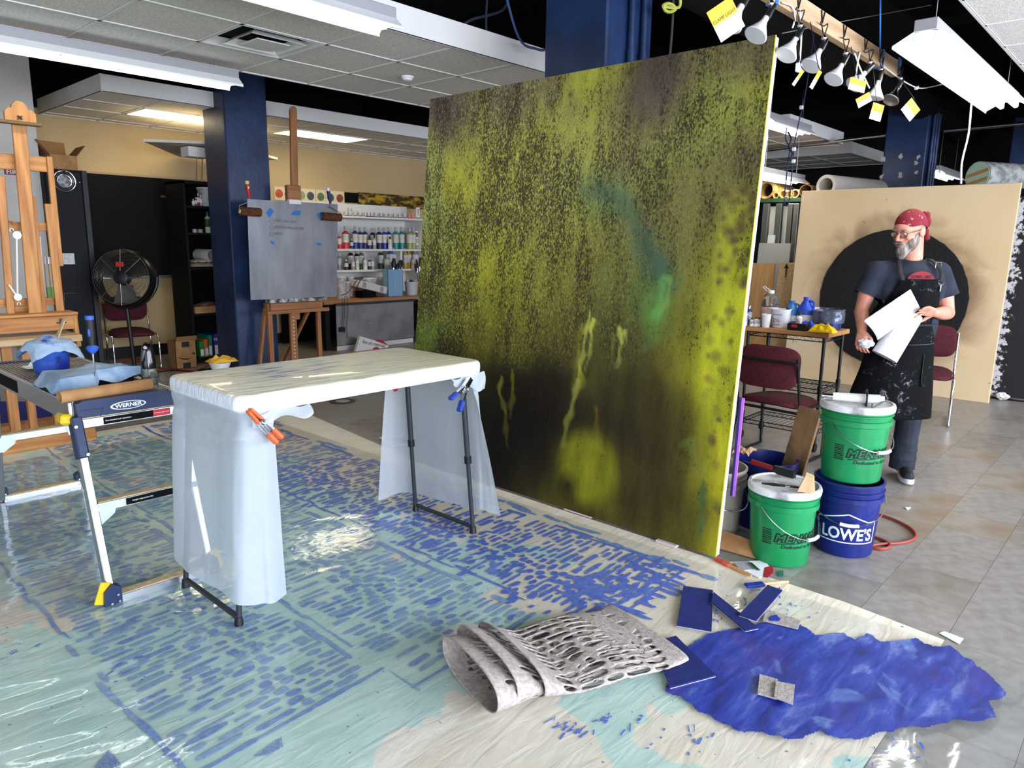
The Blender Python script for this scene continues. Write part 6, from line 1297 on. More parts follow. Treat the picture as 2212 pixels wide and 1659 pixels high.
for x0, y0, x1, y1 in ((-.145, .083, .135, .083), (.135, .083, .135, .195), (.135, .195, .09, .195), (.0, .235, .09, .195), (.0, .235, -.11, .20), (-.145, .083, -.145, .195), (-.145, .195, -.11, .20)): one('logo_outline', inkw, lambda b: strip_cyl(b, x0, y0, x1, y1, .006, cB, RB, aB, 0, taper=TP), lB)
handle(lB, cB, face(cB)+.12, .115, 1)
cC = V3(3.77, 1.11, BH+.004); gC = bucket('green paint bucket stacked on the dark blue bucket, grey-smeared lid', cC, greenp); lid(gC, cC, dirtylid); menards(gC, cC); handle(gC, cC, face(cC)+.9, .13, 1)
cD = V3(3.80, 1.56, 0); lD = bucket('open dark blue bucket behind the front green bucket, a board standing in it', cD, bluep)
cE = V3(3.47, 1.70, 0); gE = bucket('grey translucent bucket half hidden behind the big painting', cE, mk('bucket_grey', (150, 146, 132), .35)); handle(gE, cE, face(cE)+.9, .12, 1, False)
# things on the lids
hg = thing('glue_gun', 'white hot-air tool with coiled black cord on the upper bucket lid', 'heat tool', cC+V3(0, 0, BH+.01))
rg_ = V3(.35, -.93, 0).normalized(); h0 = cC+V3(-.05, 0, BH+.03)
one('barrel', mk('tool_white', (214, 212, 208), .4), lambda b: b.tube([h0-rg_*.10, h0-rg_*.02, h0+rg_*.11], .022, 16, rr=[.02, .022, .025]), hg, True)
one('nozzle', chrome, lambda b: b.tube([h0-rg_*.10, h0-rg_*.15], .013, 12), hg, True); one('body_end', mk('tool_white', (214, 212, 208), .4), lambda b: b.tube([h0+rg_*.11, h0+rg_*.13], .02, 14), hg, True)
for r in (.045, .04, .036): one('cord', black, lambda b: b.tube(arc(h0+rg_*.05, V3(-.93, -.35, 0), V3(0, 0, 1), r, -.6, 2*PI-.6, 24), .0045, 6), hg, True)
one('wire_stand', black, lambda b: b.tube([h0+rg_*.08+V3(0, 0, -.02), h0+rg_*.10+V3(-.09, 0, -.03), h0+rg_*.14+V3(-.01, 0, .0)], .004, 6), hg, True)
wb = thing('wood_block', 'pale wedge of pine on the front bucket lid', 'wood block', cA+V3(0, 0, BH+.01))
one('wedge', wood('pine_end', (222, 190, 146), (200, 164, 116), (20, 20, 3)), lambda b: b.prism([(-.035, 0), (.04, 0), (.03, .075), (-.005, .085)], cA+V3(-.03, -.115, BH+.0065), V3(.3, -.95, 0).normalized(), (0, 0, 1), .055), wb)
br1 = brush('thin black brush lying on the front bucket lid', cA+V3(-.11, .07, BH+.012), cA+V3(-.04, -.09, BH+.012), black, black, .012)
rb = thing('scrub_brush', 'red-handled flat brush lying across the rims of the two buckets', 'brush', V3(3.6, 1.5, BH+.02)); one('handle', mk('handle_red', (140, 30, 32), .5), lambda b: b.bar(V3(3.60, 1.56, BH+.02), V3(3.56, 1.42, BH+.02), .02, .028, (0, 0, 1), .006), rb); one('brush_head', black, lambda b: b.bar(V3(3.56, 1.42, BH+.02), V3(3.54, 1.30, BH+.02), .024, .04, (0, 0, 1), .004), rb)
bd = thing('charred_board', 'short scorched wooden board standing in the open blue bucket', 'board', V3(3.8, 1.5, .02)); one('plank', wood('charred', (176, 132, 84), (40, 30, 22), (6, 6, 3)), lambda b: b.bar(V3(3.80, 1.47, .02), V3(3.98, 1.41, .66), .03, .125, V3(0, 1, 0), .003), bd)
lf = thing('paper_scrap', 'crumpled tan paper bag scrap on the rim of the open blue bucket', 'paper', V3(3.72, 1.68, BH)); one('scrap', mk('kraft', (206, 164, 120), .9), lambda b: b.grid(lambda s, t: V3(3.70+s*.12, 1.62+t*.10, BH+.012+.04*abs(noise.noise((s*3, t*3, 2)))+.02*math.sin(s*PI)), 10, 10), lf)
# cord on the right
oc_ = mk('orange_cord', (150, 58, 44), .5)
tag(one('extension_cable', oc_, lambda b: b.tube(crs([Zp(*p, .009) for p in ((1875, 1105), (1920, 1118), (1965, 1140), (1977, 1160), (1950, 1172), (1895, 1176), (1865, 1183), (1860, 1175), (1900, 1186), (1922, 1180), (1910, 1168), (1868, 1152))], 6), .008, 8), None, True), 'rust-red extension cord looping on the floor right of the stacked buckets', 'cord')
tag(one('paper_bit', paper, lambda b: b.poly([Zp(*p, .004) for p in ((1955, 1096), (1968, 1096), (1965, 1100), (1960, 1102))], .002, (0, 0, 1))), 'tiny white paper scrap on the floor tiles', 'paper')
# cardboard strip and packs at the painting corner
cs = thing('cardboard_strip', 'bent brown cardboard strip on the floor by the painting corner', 'cardboard', Zp(1620, 1200))
a, b_ = Zp(1550, 1190, 0), Zp(1700, 1227, 0)
one('strip', card, lambda b: b.poly([a+V3(0, 0, .013), b_+V3(0, 0, .003), b_+V3(.05, .02, .05), a+V3(.1, .03, .075)], .004), cs)
one('strip_fold', cardin, lambda b: b.poly([b_+V3(0, 0, .003), b_+V3(.05, .02, .05), b_+V3(.09, -.01, .0035)], .003), cs)
def brush_floor(label, p0, p1, hm, fm, bm_, w_=.03, h=.014):
    t = thing('paint_brush', label, 'brush', p0); p0, p1 = V3(p0.x, p0.y, h), V3(p1.x, p1.y, h); d = p1-p0
    one('handle', hm, lambda b: b.tube([p1, p0.lerp(p1, .75), p0.lerp(p1, .4)], .008, 10, rr=[.006, .009, .008]), t, True); one('ferrule', fm, lambda b: b.bar(p0.lerp(p1, .22), p0.lerp(p1, .42), w_, .014, (0, 0, 1), .003), t); one('bristles', bm_, lambda b: b.bar(p0, p0.lerp(p1, .24), w_, .012, (0, 0, 1), .003), t); return t
brush_floor('orange paint brush lying at the painting corner', Zp(1545, 1212), Zp(1622, 1250), mk('tan_handle', (196, 142, 84), .5), mk('ferrule_orange', (214, 84, 50), .5), mk('bristle_orange', (190, 70, 50), .8))
pk_ = thing('blister_pack', 'white and red cardboard pack lying under the front green bucket', 'pack', Zp(1640, 1232)); Q = [Zp(*p, .006) for p in ((1575, 1215), (1650, 1212), (1672, 1235), (1640, 1250))]
one('card_sheet', paper, lambda b: b.poly(Q, .004, (0, 0, 1)), pk_); Q2 = [Zp(*p, .0105) for p in ((1652, 1226), (1668, 1222), (1672, 1235), (1658, 1248), (1648, 1246))]; one('red_print', mk('pack_red', (170, 24, 40), .6), lambda b: b.poly(Q2, .0006, (0, 0, 1)), pk_)
Q3 = [Zp(*p, .0105) for p in ((1585, 1218), (1618, 1215), (1632, 1232), (1600, 1236))]; one('clear_blister', mk('blister', (170, 170, 172), .15), lambda b: b.poly(Q3, .008, (0, 0, 1)), pk_)
sc2 = thing('scraper', 'small steel scraper blade on the blister pack', 'scraper', Zp(1632, 1225)); one('blade', steel, lambda b: b.bar(Zp(1620, 1216, .022), Zp(1638, 1232, .022), .02, .004), sc2)
tag(one('green_scrap', mk('green_scrap', (40, 110, 90), .7), lambda b: b.poly([Zp(*p, .005) for p in ((1682, 1233), (1692, 1233), (1692, 1246), (1683, 1246))], .002, (0, 0, 1))), 'tiny green scrap on the floor tiles below the front bucket', 'scrap')
# ================================================================ felt pieces on the cloth
fblue = mk('felt_blue', (19, 36, 108), .95, col2=(15, 29, 94), vs=30, bump=.25, bs=200); fgrey = mk('felt_grey', (184, 174, 165), .95, col2=(160, 150, 142), vs=70, vd=6, bump=.3, bs=200)
def felt(label, pts, mat, z=.016, th=.006, curl=None, group='felt offcuts on the drop cloth'):
    t = thing('felt_piece', label, 'felt piece', Zp(*pts[0]), group=group); Q = [Zp(a, b, z) for a, b in pts]
    if curl: Q = [q+V3(0, 0, c) for q, c in zip(Q, curl)]
    one('felt', mat, lambda b: b.poly(Q, th, (0, 0, 1)), t)
    if mat is fblue: one('cut_edge', mk('felt_edge', (190, 188, 190), .9), lambda b: b.poly([q-V3(0, 0, .0025) for q in Q], .0022, (0, 0, 1)), t)
    return t
felt('large upright dark blue felt rectangle right of the grey felt roll', ((1476, 1268), (1540, 1277), (1537, 1365), (1462, 1352)), fblue)
felt('long narrow blue felt strip slanting down from the upright rectangle', ((1541, 1281), (1638, 1358), (1610, 1364), (1536, 1302)), fblue, .024)
felt('short blue felt strip leaning the other way, crossing the brush', ((1658, 1266), (1690, 1277), (1634, 1342), (1596, 1330)), fblue, .032)
FB = felt('grey felt offcut with a blue blot beside the short blue strip', ((1655, 1318), (1730, 1343), (1723, 1360), (1648, 1342)), fgrey, .016)
bl = Zp(1674, 1336, .0235); one('paint_blot', ultra, lambda b: b.poly([bl+V3(.028*math.cos(a)*(1+.3*math.sin(3*a)), .02*math.sin(a), 0) for a in np.linspace(0, 2*PI, 17)[:-1]], .001, (0, 0, 1)), FB)
felt('dark blue felt square tucked under the right end of the grey felt roll', ((1408, 1390), (1460, 1376), (1546, 1461), (1448, 1487)), fblue, .016)
felt('square grey felt piece lying on the blue paint patch', ((1641, 1459), (1680, 1470), (1678, 1512), (1636, 1500)), fgrey, .018)
felt('second grey felt piece overlapping the square one on the blue paint patch', ((1676, 1474), (1717, 1482), (1713, 1523), (1672, 1508)), fgrey, .025)
brush_floor('blue-tipped brush with pale wooden handle under the short blue felt strip', Zp(1610, 1275), Zp(1702, 1266), pine, ultra, ultra, .035, .022)
# grey felt stencil folded into a flat roll
fr_ = thing('felt_roll', 'grey felt sheet cut into an open slotted stencil and folded into a flat roll', 'felt stencil', V3(1.85, 1.55, .01))
def slotted(name, L0, L1, W, s0, layer, seed, z0, hh, holes=True, open_=True):
    """flattened tube: axis along a, around = t"""
    A0, A1 = V3(1.575, 1.605, 0), V3(2.29, 1.40, 0); ax = (A1-A0).normalized(); pp = V3(-ax.y, ax.x, 0)
    rn = random.Random(seed); NL, NT = int((L1-L0)/.0058), 190
    # cross-section perimeter points (rounded flat loop, opened up at the left end)
    aa = np.linspace(0, 2*PI, 721); xs_ = np.sign(np.cos(aa))*np.abs(np.cos(aa))**.75*W*.5; zs_ = np.sign(np.sin(aa))*np.abs(np.sin(aa))**.8*hh*.35
    cl_ = np.concatenate([[0], np.cumsum(np.hypot(np.diff(xs_), np.diff(zs_)))]); cl_ /= cl_[-1]
    def sec(t, s):
        a = float(np.interp(t % 1., cl_, aa)); w_ = W*(.5+.0*s); fl = max(0, 1-(s/.35)); h = hh*(.36+.9*fl+.10*math.sin(s*9+layer))
        cx = math.copysign(abs(math.cos(a))**.75, math.cos(a))*w_; cz = math.copysign(abs(math.sin(a))**.8, math.sin(a))*h*.5
        return cx, h*.5+cz
    mask = np.ones((NL, NT), bool)
    if holes:
        per = 2*W+2*hh
        for row in range(26):
            t = (row+.5)/26; s = L0+.055+rn.uniform(0, .05)
            while s < L1-.08:
                ln = min(rn.uniform(.03, .13), L1-.045-s); wd = rn.uniform(.45, .78)/26; sl = rn.uniform(-.03, .05)+.05*math.sin(t*6.3+layer)
                for i in range(NL):
                    si = L0+(i+.5)/NL*(L1-L0)
                    if s < si < s+ln:
                        u = (si-s)/ln*2-1; w2 = wd*.5*math.sqrt(max(0, 1-u**4))
                        tc_ = t+sl*(si-s-ln/2)
                        j0, j1 = int((tc_-w2)*NT), int((tc_+w2)*NT)
                        for j in range(j0, j1+1): mask[i, j % NT] = False
                s += ln+rn.uniform(.012, .022)
        # solid band crossing diagonally
        for i in range(NL):
            si = (i+.5)/NL; tcn = .33-.22*si+layer*.05
            for j in range(NT):
                if abs(((j+.5)/NT-tcn+.5) % 1-.5) < .016: mask[i, j] = True
    verts = np.zeros((NL+1, NT, 2)); 
    for i in range(NL+1):
        for j in range(NT): verts[i, j] = (L0+i/NL*(L1-L0), j/NT)
    used = np.zeros((NL+1, NT), bool); bnd = np.zeros((NL+1, NT), bool)
    for i in range(NL):
        for j in range(NT):
            if mask[i, j]: used[i, j] = used[i+1, j] = used[i, (j+1) % NT] = used[i+1, (j+1) % NT] = True
    for i in range(1, NL):
        for j in range(NT):
            m4 = (mask[i-1, j-1], mask[i-1, j], mask[i, j-1], mask[i, j]); bnd[i, j] = any(m4) and not all(m4)
    for it in range(3):                       # round the slot corners
        nv = verts.copy()
        for i in range(1, NL):
            for j in range(NT):
                if bnd[i, j]:
                    acc = np.zeros(2); k = 0
                    for di, dj in ((1, 0), (-1, 0), (0, 1), (0, -1)):
                        jj = (j+dj) % NT
                        if bnd[i+di, jj]:
                            q = verts[i+di, jj].copy(); q[1] = j/NT+((q[1]-j/NT+.5) % 1-.5); acc += q; k += 1
                    if k >= 2: v = verts[i, j].copy(); nv[i, j] = v*.4+acc/k*.6
        verts = nv
    b = MB(); idx = {}
    for i in range(NL+1):
        for j in range(NT):
            if used[i, j]:
                s, t = verts[i, j]; sn = (s-L0)/(L1-L0); cx, cz = sec(t, sn+s0); base = A0+ax*s
                skew = .16*sn*0
                idx[i, j] = b.bm.verts.new(base+pp*(cx+.03*math.sin(sn*3+layer))+V3(0, 0, z0+cz+.004*noise.noise((s*8, cx*8, layer))))
    for i in range(NL):
        for j in range(NT):
            if mask[i, j]: b.bm.faces.new((idx[i, j], idx[i+1, j], idx[i+1, (j+1) % NT], idx[i, (j+1) % NT]))
    o = b.build(name, fgrey, fr_, True, ang=70); md = o.modifiers.new('thickness', 'SOLIDIFY'); md.thickness = .004; md.offset = 0; return o
slotted('inner_fold', -.02, .62, .40, .0, 0, 3, .014, .115)
slotted('middle_fold', .06, .68, .43, .05, 1, 5, .013, .125)
slotted('outer_fold', .16, .76, .46, .12, 2, 9, .0125, .135)
# ================================================================ wire cart, its load, chairs
CZ, CX0, CX1, CY0, CY1 = .912, 5.45, 5.90, 1.85, 2.52
ca_ = thing('wire_cart', 'black wire shelf cart with wooden top next to the man', 'cart', V3(5.67, 2.18, 0))
one('wood_top', wood('cart_wood', (196, 142, 90), (164, 112, 64), (20, 2, 20)), lambda b: b.bx(CX0, CX1, CY0, CY1, CZ-.035, CZ, .004), ca_)
posts = [(x, y) for x in (CX0+.03, CX1-.03) for y in (CY0+.04, CY1-.04)]
for x, y in posts:
    p_ = one('post', black, lambda b: b.cyl((x, y, .06), (x, y, CZ-.035), .0125, n=12), ca_, True); one('caster', black, lambda b: b.cyl((x, y-.012, .032), (x, y+.012, .032), .032, n=16), p_, True)
    for z in (.2, .48): one('sleeve', black, lambda b: b.lathe([(.0165, z-.03), (.0185, z+.03)], (x, y, 0), 12), p_, True)
def wire_shelf(z):
    s = one('shelf_rim', black, lambda b: b.tube([(CX0+.03, CY0+.04, z), (CX1-.03, CY0+.04, z), (CX1-.03, CY1-.04, z), (CX0+.03, CY1-.04, z)], .004, 6, True), ca_)
    one('shelf_rim', black, lambda b: b.tube([(CX0+.03, CY0+.04, z-.03), (CX1-.03, CY0+.04, z-.03), (CX1-.03, CY1-.04, z-.03), (CX0+.03, CY1-.04, z-.03)], .004, 6, True), ca_)
    for x in (CX0+.03, CX1-.03):
        one('truss_wire', black, lambda b: b.tube([(x, CY0+.04+i*(CY1-CY0-.08)/22, z-(.03 if i % 2 else 0)) for i in range(23)], .0022, 5), s)
    for y in (CY0+.04, CY1-.04):
        one('truss_wire', black, lambda b: b.tube([(CX0+.03+i*(CX1-CX0-.06)/14, y, z-(.03 if i % 2 else 0)) for i in range(15)], .0022, 5), s)
    for k in range(16): one('deck_wire', black, lambda b: b.cyl((CX0+.03, CY0+.05+k*(CY1-CY0-.1)/15, z), (CX1-.03, CY0+.05+k*(CY1-CY0-.1)/15, z), .0022, n=5), s)
for z in (CZ-.04, .48, .16): wire_shelf(z)
def on(px, x): p = Xp(px, 690, x); return V3(x, p.y, CZ+.001)
# water jug
c = on(1661, 5.72); t = thing('water_jug', 'clear plastic water jug with pink label on the cart', 'jug', c); R_ = .068
one('jug_body', mk('pet_clear', (226, 230, 232), .08, trans=.9, ior=1.25), lambda b: b.lathe([(.001, 0), (R_, 0), (R_, .14), (R_*1.02, .16), (R_*.95, .2), (R_*.7, .235), (R_*.35, .25), (R_*.35, .26)], c, 26), t, True); one('label', mk('pink_label', (226, 150, 150), .5, col2=(236, 220, 216), vs=14, vlo=.45, vhi=.6), lambda b: b.lathe([(R_+.001, .05), (R_+.001, .145)], c, 26, cap=False), t, True); one('cap', white, lambda b: b.lathe([(.026, .25), (.026, .275), (.001, .276)], c, 16), t, True)
one('carry_loop', white, lambda b: b.tube([c+V3(0, .0, .27), c+V3(0, .06, .305), c+V3(0, .075, .30), c+V3(0, .03, .265)], .004, 6), t, True)
# measuring tub
c = on(1686, 5.60); t = thing('measuring_tub', 'translucent white measuring tub marked two and a half quarts on the cart', 'tub', c)
one('tub', mk('pp_white', (226, 228, 232), .35), lambda b: b.lathe([(.001, 0), (.058, 0), (.062, .005), (.074, .135), (.078, .135), (.078, .142), (.07, .142), (.058, .012), (.001, .008)], c, 28), t, True); fa_ = face(c); text_cyl('marking', '2½', .045, mk('ink_blue', (40, 60, 120), .6), c, .062, fa_-.5, .055, t, taper=.1); text_cyl('marking', 'QUART', .018, mk('ink_blue', (40, 60, 120), .6), c, .062, fa_-.45, .022, t, taper=.1); text_cyl('marking', 'MEASURING', .012, mk('ink_blue', (40, 60, 120), .6), c, .066, fa_-.35, .1, t, taper=.06)
# paper cup
c = on(1655, 5.50); t = thing('paper_cup', 'white paper cup at the front edge of the cart', 'cup', c); one('cup', white, lambda b: b.lathe([(.001, 0), (.028, 0), (.036, .095), (.039, .097), (.037, .103), (.033, .098), (.026, .005), (.001, .004)], c, 24), t, True)
# small bottles
for k, (px, x, h, r, bm_, cm_) in enumerate(((1609, 5.49, .13, .022, white, black), (1617, 5.56, .16, .026, mk('can_blue', (40, 60, 130), .4), steel), (1624, 5.49, .065, .016, white, black), (1633, 5.50, .075, .018, white, black), (1640, 5.53, .07, .017, white, black))):
    c = on(px, x); bottle_thing(('white spray bottle half hidden at the left end of the cart', 'blue drink can behind the white spray bottle on the cart', 'smallest white bottle with black cap, left of three on the cart', 'white bottle with black cap, middle of three on the cart', 'white bottle with black cap, right of three beside the paper cup')[k], c, r, h, bm_, mk('lab_print', (214, 214, 212), .6, col2=(150, 150, 150), vs=60), cm_, group='small bottles on the cart')
c = on(1726, 5.52); bottle_thing('white paint bottle with black cap in front of the blue jugs', c, .024, .135, white, mk('lab_print', (214, 214, 212), .6), black)
c = on(1700, 5.66); bottle_thing('dark bottle with black cap between the tub and the light blue jug', c, .026, .15, mk('dk_teal', (40, 70, 90), .4), mk('lab_print', (214, 214, 212), .6), black)
def jugt(label, c, r, h, mat, capm):
    t = thing('paint_jug', label, 'jug', c); one('body', mat, lambda b: b.lathe([(.001, 0), (r, 0), (r, h*.55), (r*.9, h*.66), (r*.5, h*.85), (r*.36, h*.9), (r*.36, h*.94)], c, 26), t, True); one('cap', capm, lambda b: b.lathe([(r*.42, h*.92), (r*.42, h), (.001, h)], c, 16), t, True); one('label', paper, lambda b: b.lathe([(r*1.01, h*.2), (r*1.01, h*.42)], c, 26, cap=False), t, True)
    one('jug_handle', mat, lambda b: b.tube(crs([c+V3(-.01, -r*.45, h*.88), c+V3(-.01, -r*1.05, h*.82), c+V3(-.01, -r*1.0, h*.6)], 5), .009, 8), t, True)
jugt('light blue paint jug with handle on the cart', on(1708, 5.78), .058, .20, mk('jug_sky', (66, 140, 210), .35), mk('cap_sky', (60, 130, 200), .4)); jugt('royal blue paint jug, tallest on the cart', on(1739, 5.76), .06, .235, mk('jug_royal', (52, 88, 210), .35), mk('cap_roy', (52, 88, 210), .4))
# black and red box, rags, big blue tub
c = on(1724, 5.475); t = thing('black_case', 'small black plastic case with red latch at the cart front', 'case', c); one('case', black, lambda b: b.box(c+V3(.02, 0, .026), (.07, .15, .05), bev=.006), t); one('latch', mk('latch_red', (190, 40, 36), .4), lambda b: b.box(c+V3(-.016, .02, .033), (.004, .045, .022), bev=.003), t)
def ragball(label, c, sx, sy, h, mat, seed, cat='rag'):
    tag(one('cloth_rag', mat, lambda b: b.grid(lambda s, t: c+V3((s-.5)*sx, (t-.5)*sy, .003+h*(math.sin(s*PI)**.45)*(math.sin(t*PI)**.45)*(.75+.7*noise.noise((s*4+seed, t*4, seed)))), 30, 30), None, True), label, cat)
ragball('bunched yellow cloth at the right front corner of the cart', on(1780, 5.50), .12, .18, .065, mk('yellow_cloth2', (240, 200, 20), .9, bump=.3, bs=30), 3); ragball('small royal blue cloth behind the black case on the cart', on(1750, 5.60), .10, .12, .07, mk('blue_cloth', (44, 80, 200), .9, bump=.3, bs=30), 5)
c = V3(5.78, 1.985, CZ+.001); t = thing('wrapped_tub', 'dark blue paint tub wrapped in crinkled plastic at the right of the cart', 'tub', c); one('tub', mk('tub_blue', (24, 38, 84), .3, col2=(46, 70, 128), vs=12, vlo=.4, vhi=.6), lambda b: b.lathe([(.001, 0), (.10, 0), (.112, .13), (.116, .13), (.116, .14), (.1, .14), (.09, .02), (.001, .02)], c, 32), t, True)
one('plastic_wrap', clear, lambda b: b.grid(lambda s, t_: c+V3((.122+.008*noise.noise((math.cos(s*2*PI)*4, math.sin(s*2*PI)*4, t_*4)))*math.cos(s*2*PI), (.122+.008*noise.noise((math.cos(s*2*PI)*4, math.sin(s*2*PI)*4, t_*4)))*math.sin(s*2*PI), .05+t_*.105), 40, 8), t, True)
# chairs
chair('burgundy chair with black frame seen from behind in front of the wire cart', V3(5.17, 2.06, 0), -PI/2-.08, black)
chair('burgundy chair with chrome frame standing right of the man', V3(7.3, 1.62, 0), PI*.56, chrome)
# ================================================================ right background
SU = 9.45
rk = thing('storage_rack', 'dark storage rack with a green top shelf behind the tan canvas', 'rack', V3(SU+.4, 4.1, 0)); ztop = Xp(1690, 428, SU).z
one('top_shelf', mk('green_shelf', (40, 74, 50), .6), lambda b: b.bx(SU, SU+1.6, 2.5, 5.6, ztop-.05, ztop, .004), rk)
for y in (2.5, 3.55, 5.55): one('upright', blackm, lambda b: b.bx(SU+.02, SU+.08, y, y+.06, 0, ztop-.05), rk)
one('rack_back', mk('rack_navy', (20, 28, 44), .7), lambda b: b.bx(SU+1.55, SU+1.6, 2.5, 5.6, 0, ztop), rk)
for k, (px, w_) in enumerate(((1652, 14), (1680, 14), (1706, 14), (1716, 10))):
    a = Xp(px, 500, SU-.05); tag(one('frame_bar', mk('bar_grey%d' % (k % 2), (120, 122, 118), .4, .7), lambda b: b.bx(SU-.08, SU-.02, a.y-.04, a.y+.04, 0.02, Xp(px, 440, SU-.05).z, .004)), 'upright grey metal bar, %s of four, leaning on the storage rack' % ('first from the painting', 'second from the painting', 'third from the painting', 'nearest the tan canvas')[k], 'metal bar', 'metal bars on the rack')
def leaning(name, label, px0, px1, py, u, mat, cat='board', th=.02):
    a, b_ = Xp(px0, py, u), Xp(px1, py, u); z = a.z; return tag(one(name, mat, lambda b: b.poly([V3(u-.12, b_.y, 0), V3(u-.12, a.y, 0), V3(u, a.y, z), V3(u, b_.y, z)], th, (1, 0, 0))), label, cat)
leaning('grey_board', 'grey painted board leaning low against the storage rack', 1640, 1708, 525, SU-.2, mk('grey_panel2', (176, 176, 172), .7))
leaning('plywood_sheet', 'tan plywood sheet behind the cart left of the small crate end', 1590, 1675, 567, SU-.45, wood('plywood', (196, 152, 98), (176, 132, 82), (30, 30, 2)), 'plywood')
CBD = leaning('crate_board', 'narrow pine board marked with an arrow, beside the tan canvas', 1684, 1730, 567, SU-.5, pine, 'board', .1)
leaning('white_card', 'small white board standing among the grey metal bars', 1659, 1674, 508, SU-.12, white); leaning('white_sheet', 'white sheet visible between the grey metal bars', 1665, 1705, 446, SU+.1, whitem)
p = Xp(1699, 578, SU-.52); one('arrow_shaft', inkb, lambda b: b.bx(p.x-.003, p.x, p.y-.006, p.y+.006, p.z-.12, p.z), CBD); one('arrow_point', inkb, lambda b: b.poly([(p.x-.002, p.y-.03, p.z-.01), (p.x-.002, p.y+.03, p.z-.01), (p.x-.002, p.y, p.z+.05)]), CBD)
# rolls on the rack
def rollt(label, px, py, r, L_, mat, core, u=SU+.05, dy=0., wall=.25):
    c = Xp(px, py, u); c.z = ztop+r+.001; d = V3(1, dy, 0).normalized(); t = thing('paper_roll', label, 'roll', V3(c.x, c.y, ztop), group='rolls on the rack shelf')
    def f(b):
        x = V3(0, 0, 1); y = d.cross(x); R = [b.ring(c+d*q, x, y, rr, rr, 24) for rr, q in ((r*(1-wall), .0), (r, 0), (r, L_), (r*(1-wall), L_))]; b.skin(R, closed=True)
    one('outer_wrap', mat, f, t, True)
    one('core', core, lambda b: b.cyl(c+d*.02, c+d*L_*.98, r*(1-wall)*.98, n=20) and None, t, True) if False else one('core_end', core, lambda b: b.cyl(c+d*.25, c+d*.26, r*(1-wall), n=20), t)
    return t
tanr, dk_ = mk('roll_tan', (206, 164, 100), .8), mk('roll_inside', (40, 32, 26), .9)
rollt('large tan and cream roll at the left end of the rack shelf', 1655, 408, .115, 1.1, mk('roll_mottled', (214, 178, 104), .8, col2=(150, 100, 50), vs=9), dk_, dy=.12)
for k, (px, r) in enumerate(((1676, .04), (1692, .055), (1706, .05), (1717, .055))): rollt(('smallest tan tube next to the large mottled roll', 'tan cardboard tube, second of the small tubes', 'tan cardboard tube, third of the small tubes', 'tan cardboard tube, nearest the dark roll')[k], px, 420, r, .9, tanr, dk_)
rollt('brown hollow tube between the small tubes and the grey roll', 1741, 404, .082, 1., mk('tube_brown', (130, 92, 56), .8), dk_, wall=.1); rollt('big grey-white roll lying above the tan canvas edge', 1784, 400, .135, 1.2, mk('roll_grey', (186, 178, 166), .8), dk_, dy=-.25, wall=.3)
wc = Xp(2112, 380, 9.5); t = thing('wrapped_roll', 'plastic-wrapped roll with green and tan striped end above the tan canvas', 'roll', wc)
dd_ = V3(.86, -.5, 0).normalized(); one('wrapped_side', mk('wrap_clear', (170, 172, 168), .25, col2=(120, 120, 118), vs=12), lambda b: b.tube([wc, wc+dd_*.6], .155, 28), t, True); one('end_disc', mk('end_green', (170, 200, 176), .6), lambda b: b.cyl(wc-dd_*.006, wc-dd_*.001, .145, n=28), t)
for s in (-.06, .03): one('end_stripe', mk('tape_tan', (176, 132, 70), .6), lambda b: b.bar(wc-dd_*.009+V3(.05, .086, 0)*1.3+V3(0, 0, s-.03), wc-dd_*.009-V3(.05, .086, 0)*1.3+V3(0, 0, s+.03), .002, .035, (0, 0, 1)), t)
one('support_shelf', blackm, lambda b: b.bx(wc.x-.1, wc.x+.8, wc.y-.6, wc.y+.3, wc.z-.185, wc.z-.157), t)
# brown cabinet at the far right, dark wall behind
cbx = thing('wood_cabinet', 'reddish brown wooden cabinet at the far right edge', 'cabinet', V3(11.3, 1.2, 0)); one('body', wood('cherry', (130, 66, 34), (96, 44, 22), (20, 20, 2)), lambda b: b.bx(11.2, 11.7, -.2, 1.75, .12, 1.55, .006), cbx)
for y in (-.1, 1.6): one('leg', darkm, lambda b: b.bx(11.25, 11.31, y, y+.06, 0, .12), cbx)
one('door_seam', blackm, lambda b: b.bx(11.196, 11.2, .75, .756, .14, 1.53), cbx)
tag(one('floor_cable', black, lambda b: b.tube(crs([Zp(2140, 858, .008), Zp(2170, 862, .008), Zp(2200, 866, .008), Zp(2230, 868, .008)], 4), .01, 6), None, True), 'black cable on the floor at the foot of the splattered panel', 'cable')
# ================================================================ hanging beam with clamp lamps
bz = 2.62; BYv = 1.49
bm0 = thing('lamp_beam', 'pale timber beam hung from the ceiling carrying the clamp lamps', 'beam', V3(3.9, BYv, bz)); one('timber', wood('beam_wood', (190, 160, 124), (166, 134, 98), (2, 30, 30)), lambda b: b.bx(2.3, 5.10, BYv-.02, BYv+.02, bz-.045, bz+.045, .002), bm0)
strapm = mk('strap_blue', (40, 104, 176), .7)
for k, x in enumerate((3.28, 4.78)):
    tag(one('webbing_strap', strapm, lambda b: (b.bx(x-.014, x+.014, BYv-.024, BYv+.024, bz-.05, bz+.05), b.bar((x, BYv, bz+.045), (x-.05, BYv+.1, 3.88), .024, .002, (0, 1, 0)))), ('blue webbing strap holding the lamp beam near the yellow painting', 'blue webbing strap holding the far end of the lamp beam')[k], 'strap', 'straps of the lamp beam')
tag(one('strap_knot', strapm, lambda b: [b.ell((5.10+.03*math.cos(k*2.1), BYv+.025*math.sin(k*2.1), bz+.01+.02*math.cos(k*3)), (.035, .02, .014), 10, 6, Euler((k, k*.7, 0)).to_matrix()) for k in range(5)], None, True), 'blue knotted strap at the far end of the lamp beam', 'strap')
parm = mk('par_bulb', (216, 216, 218), .35); tagy = mk('tag_yellow', (236, 176, 40), .6)
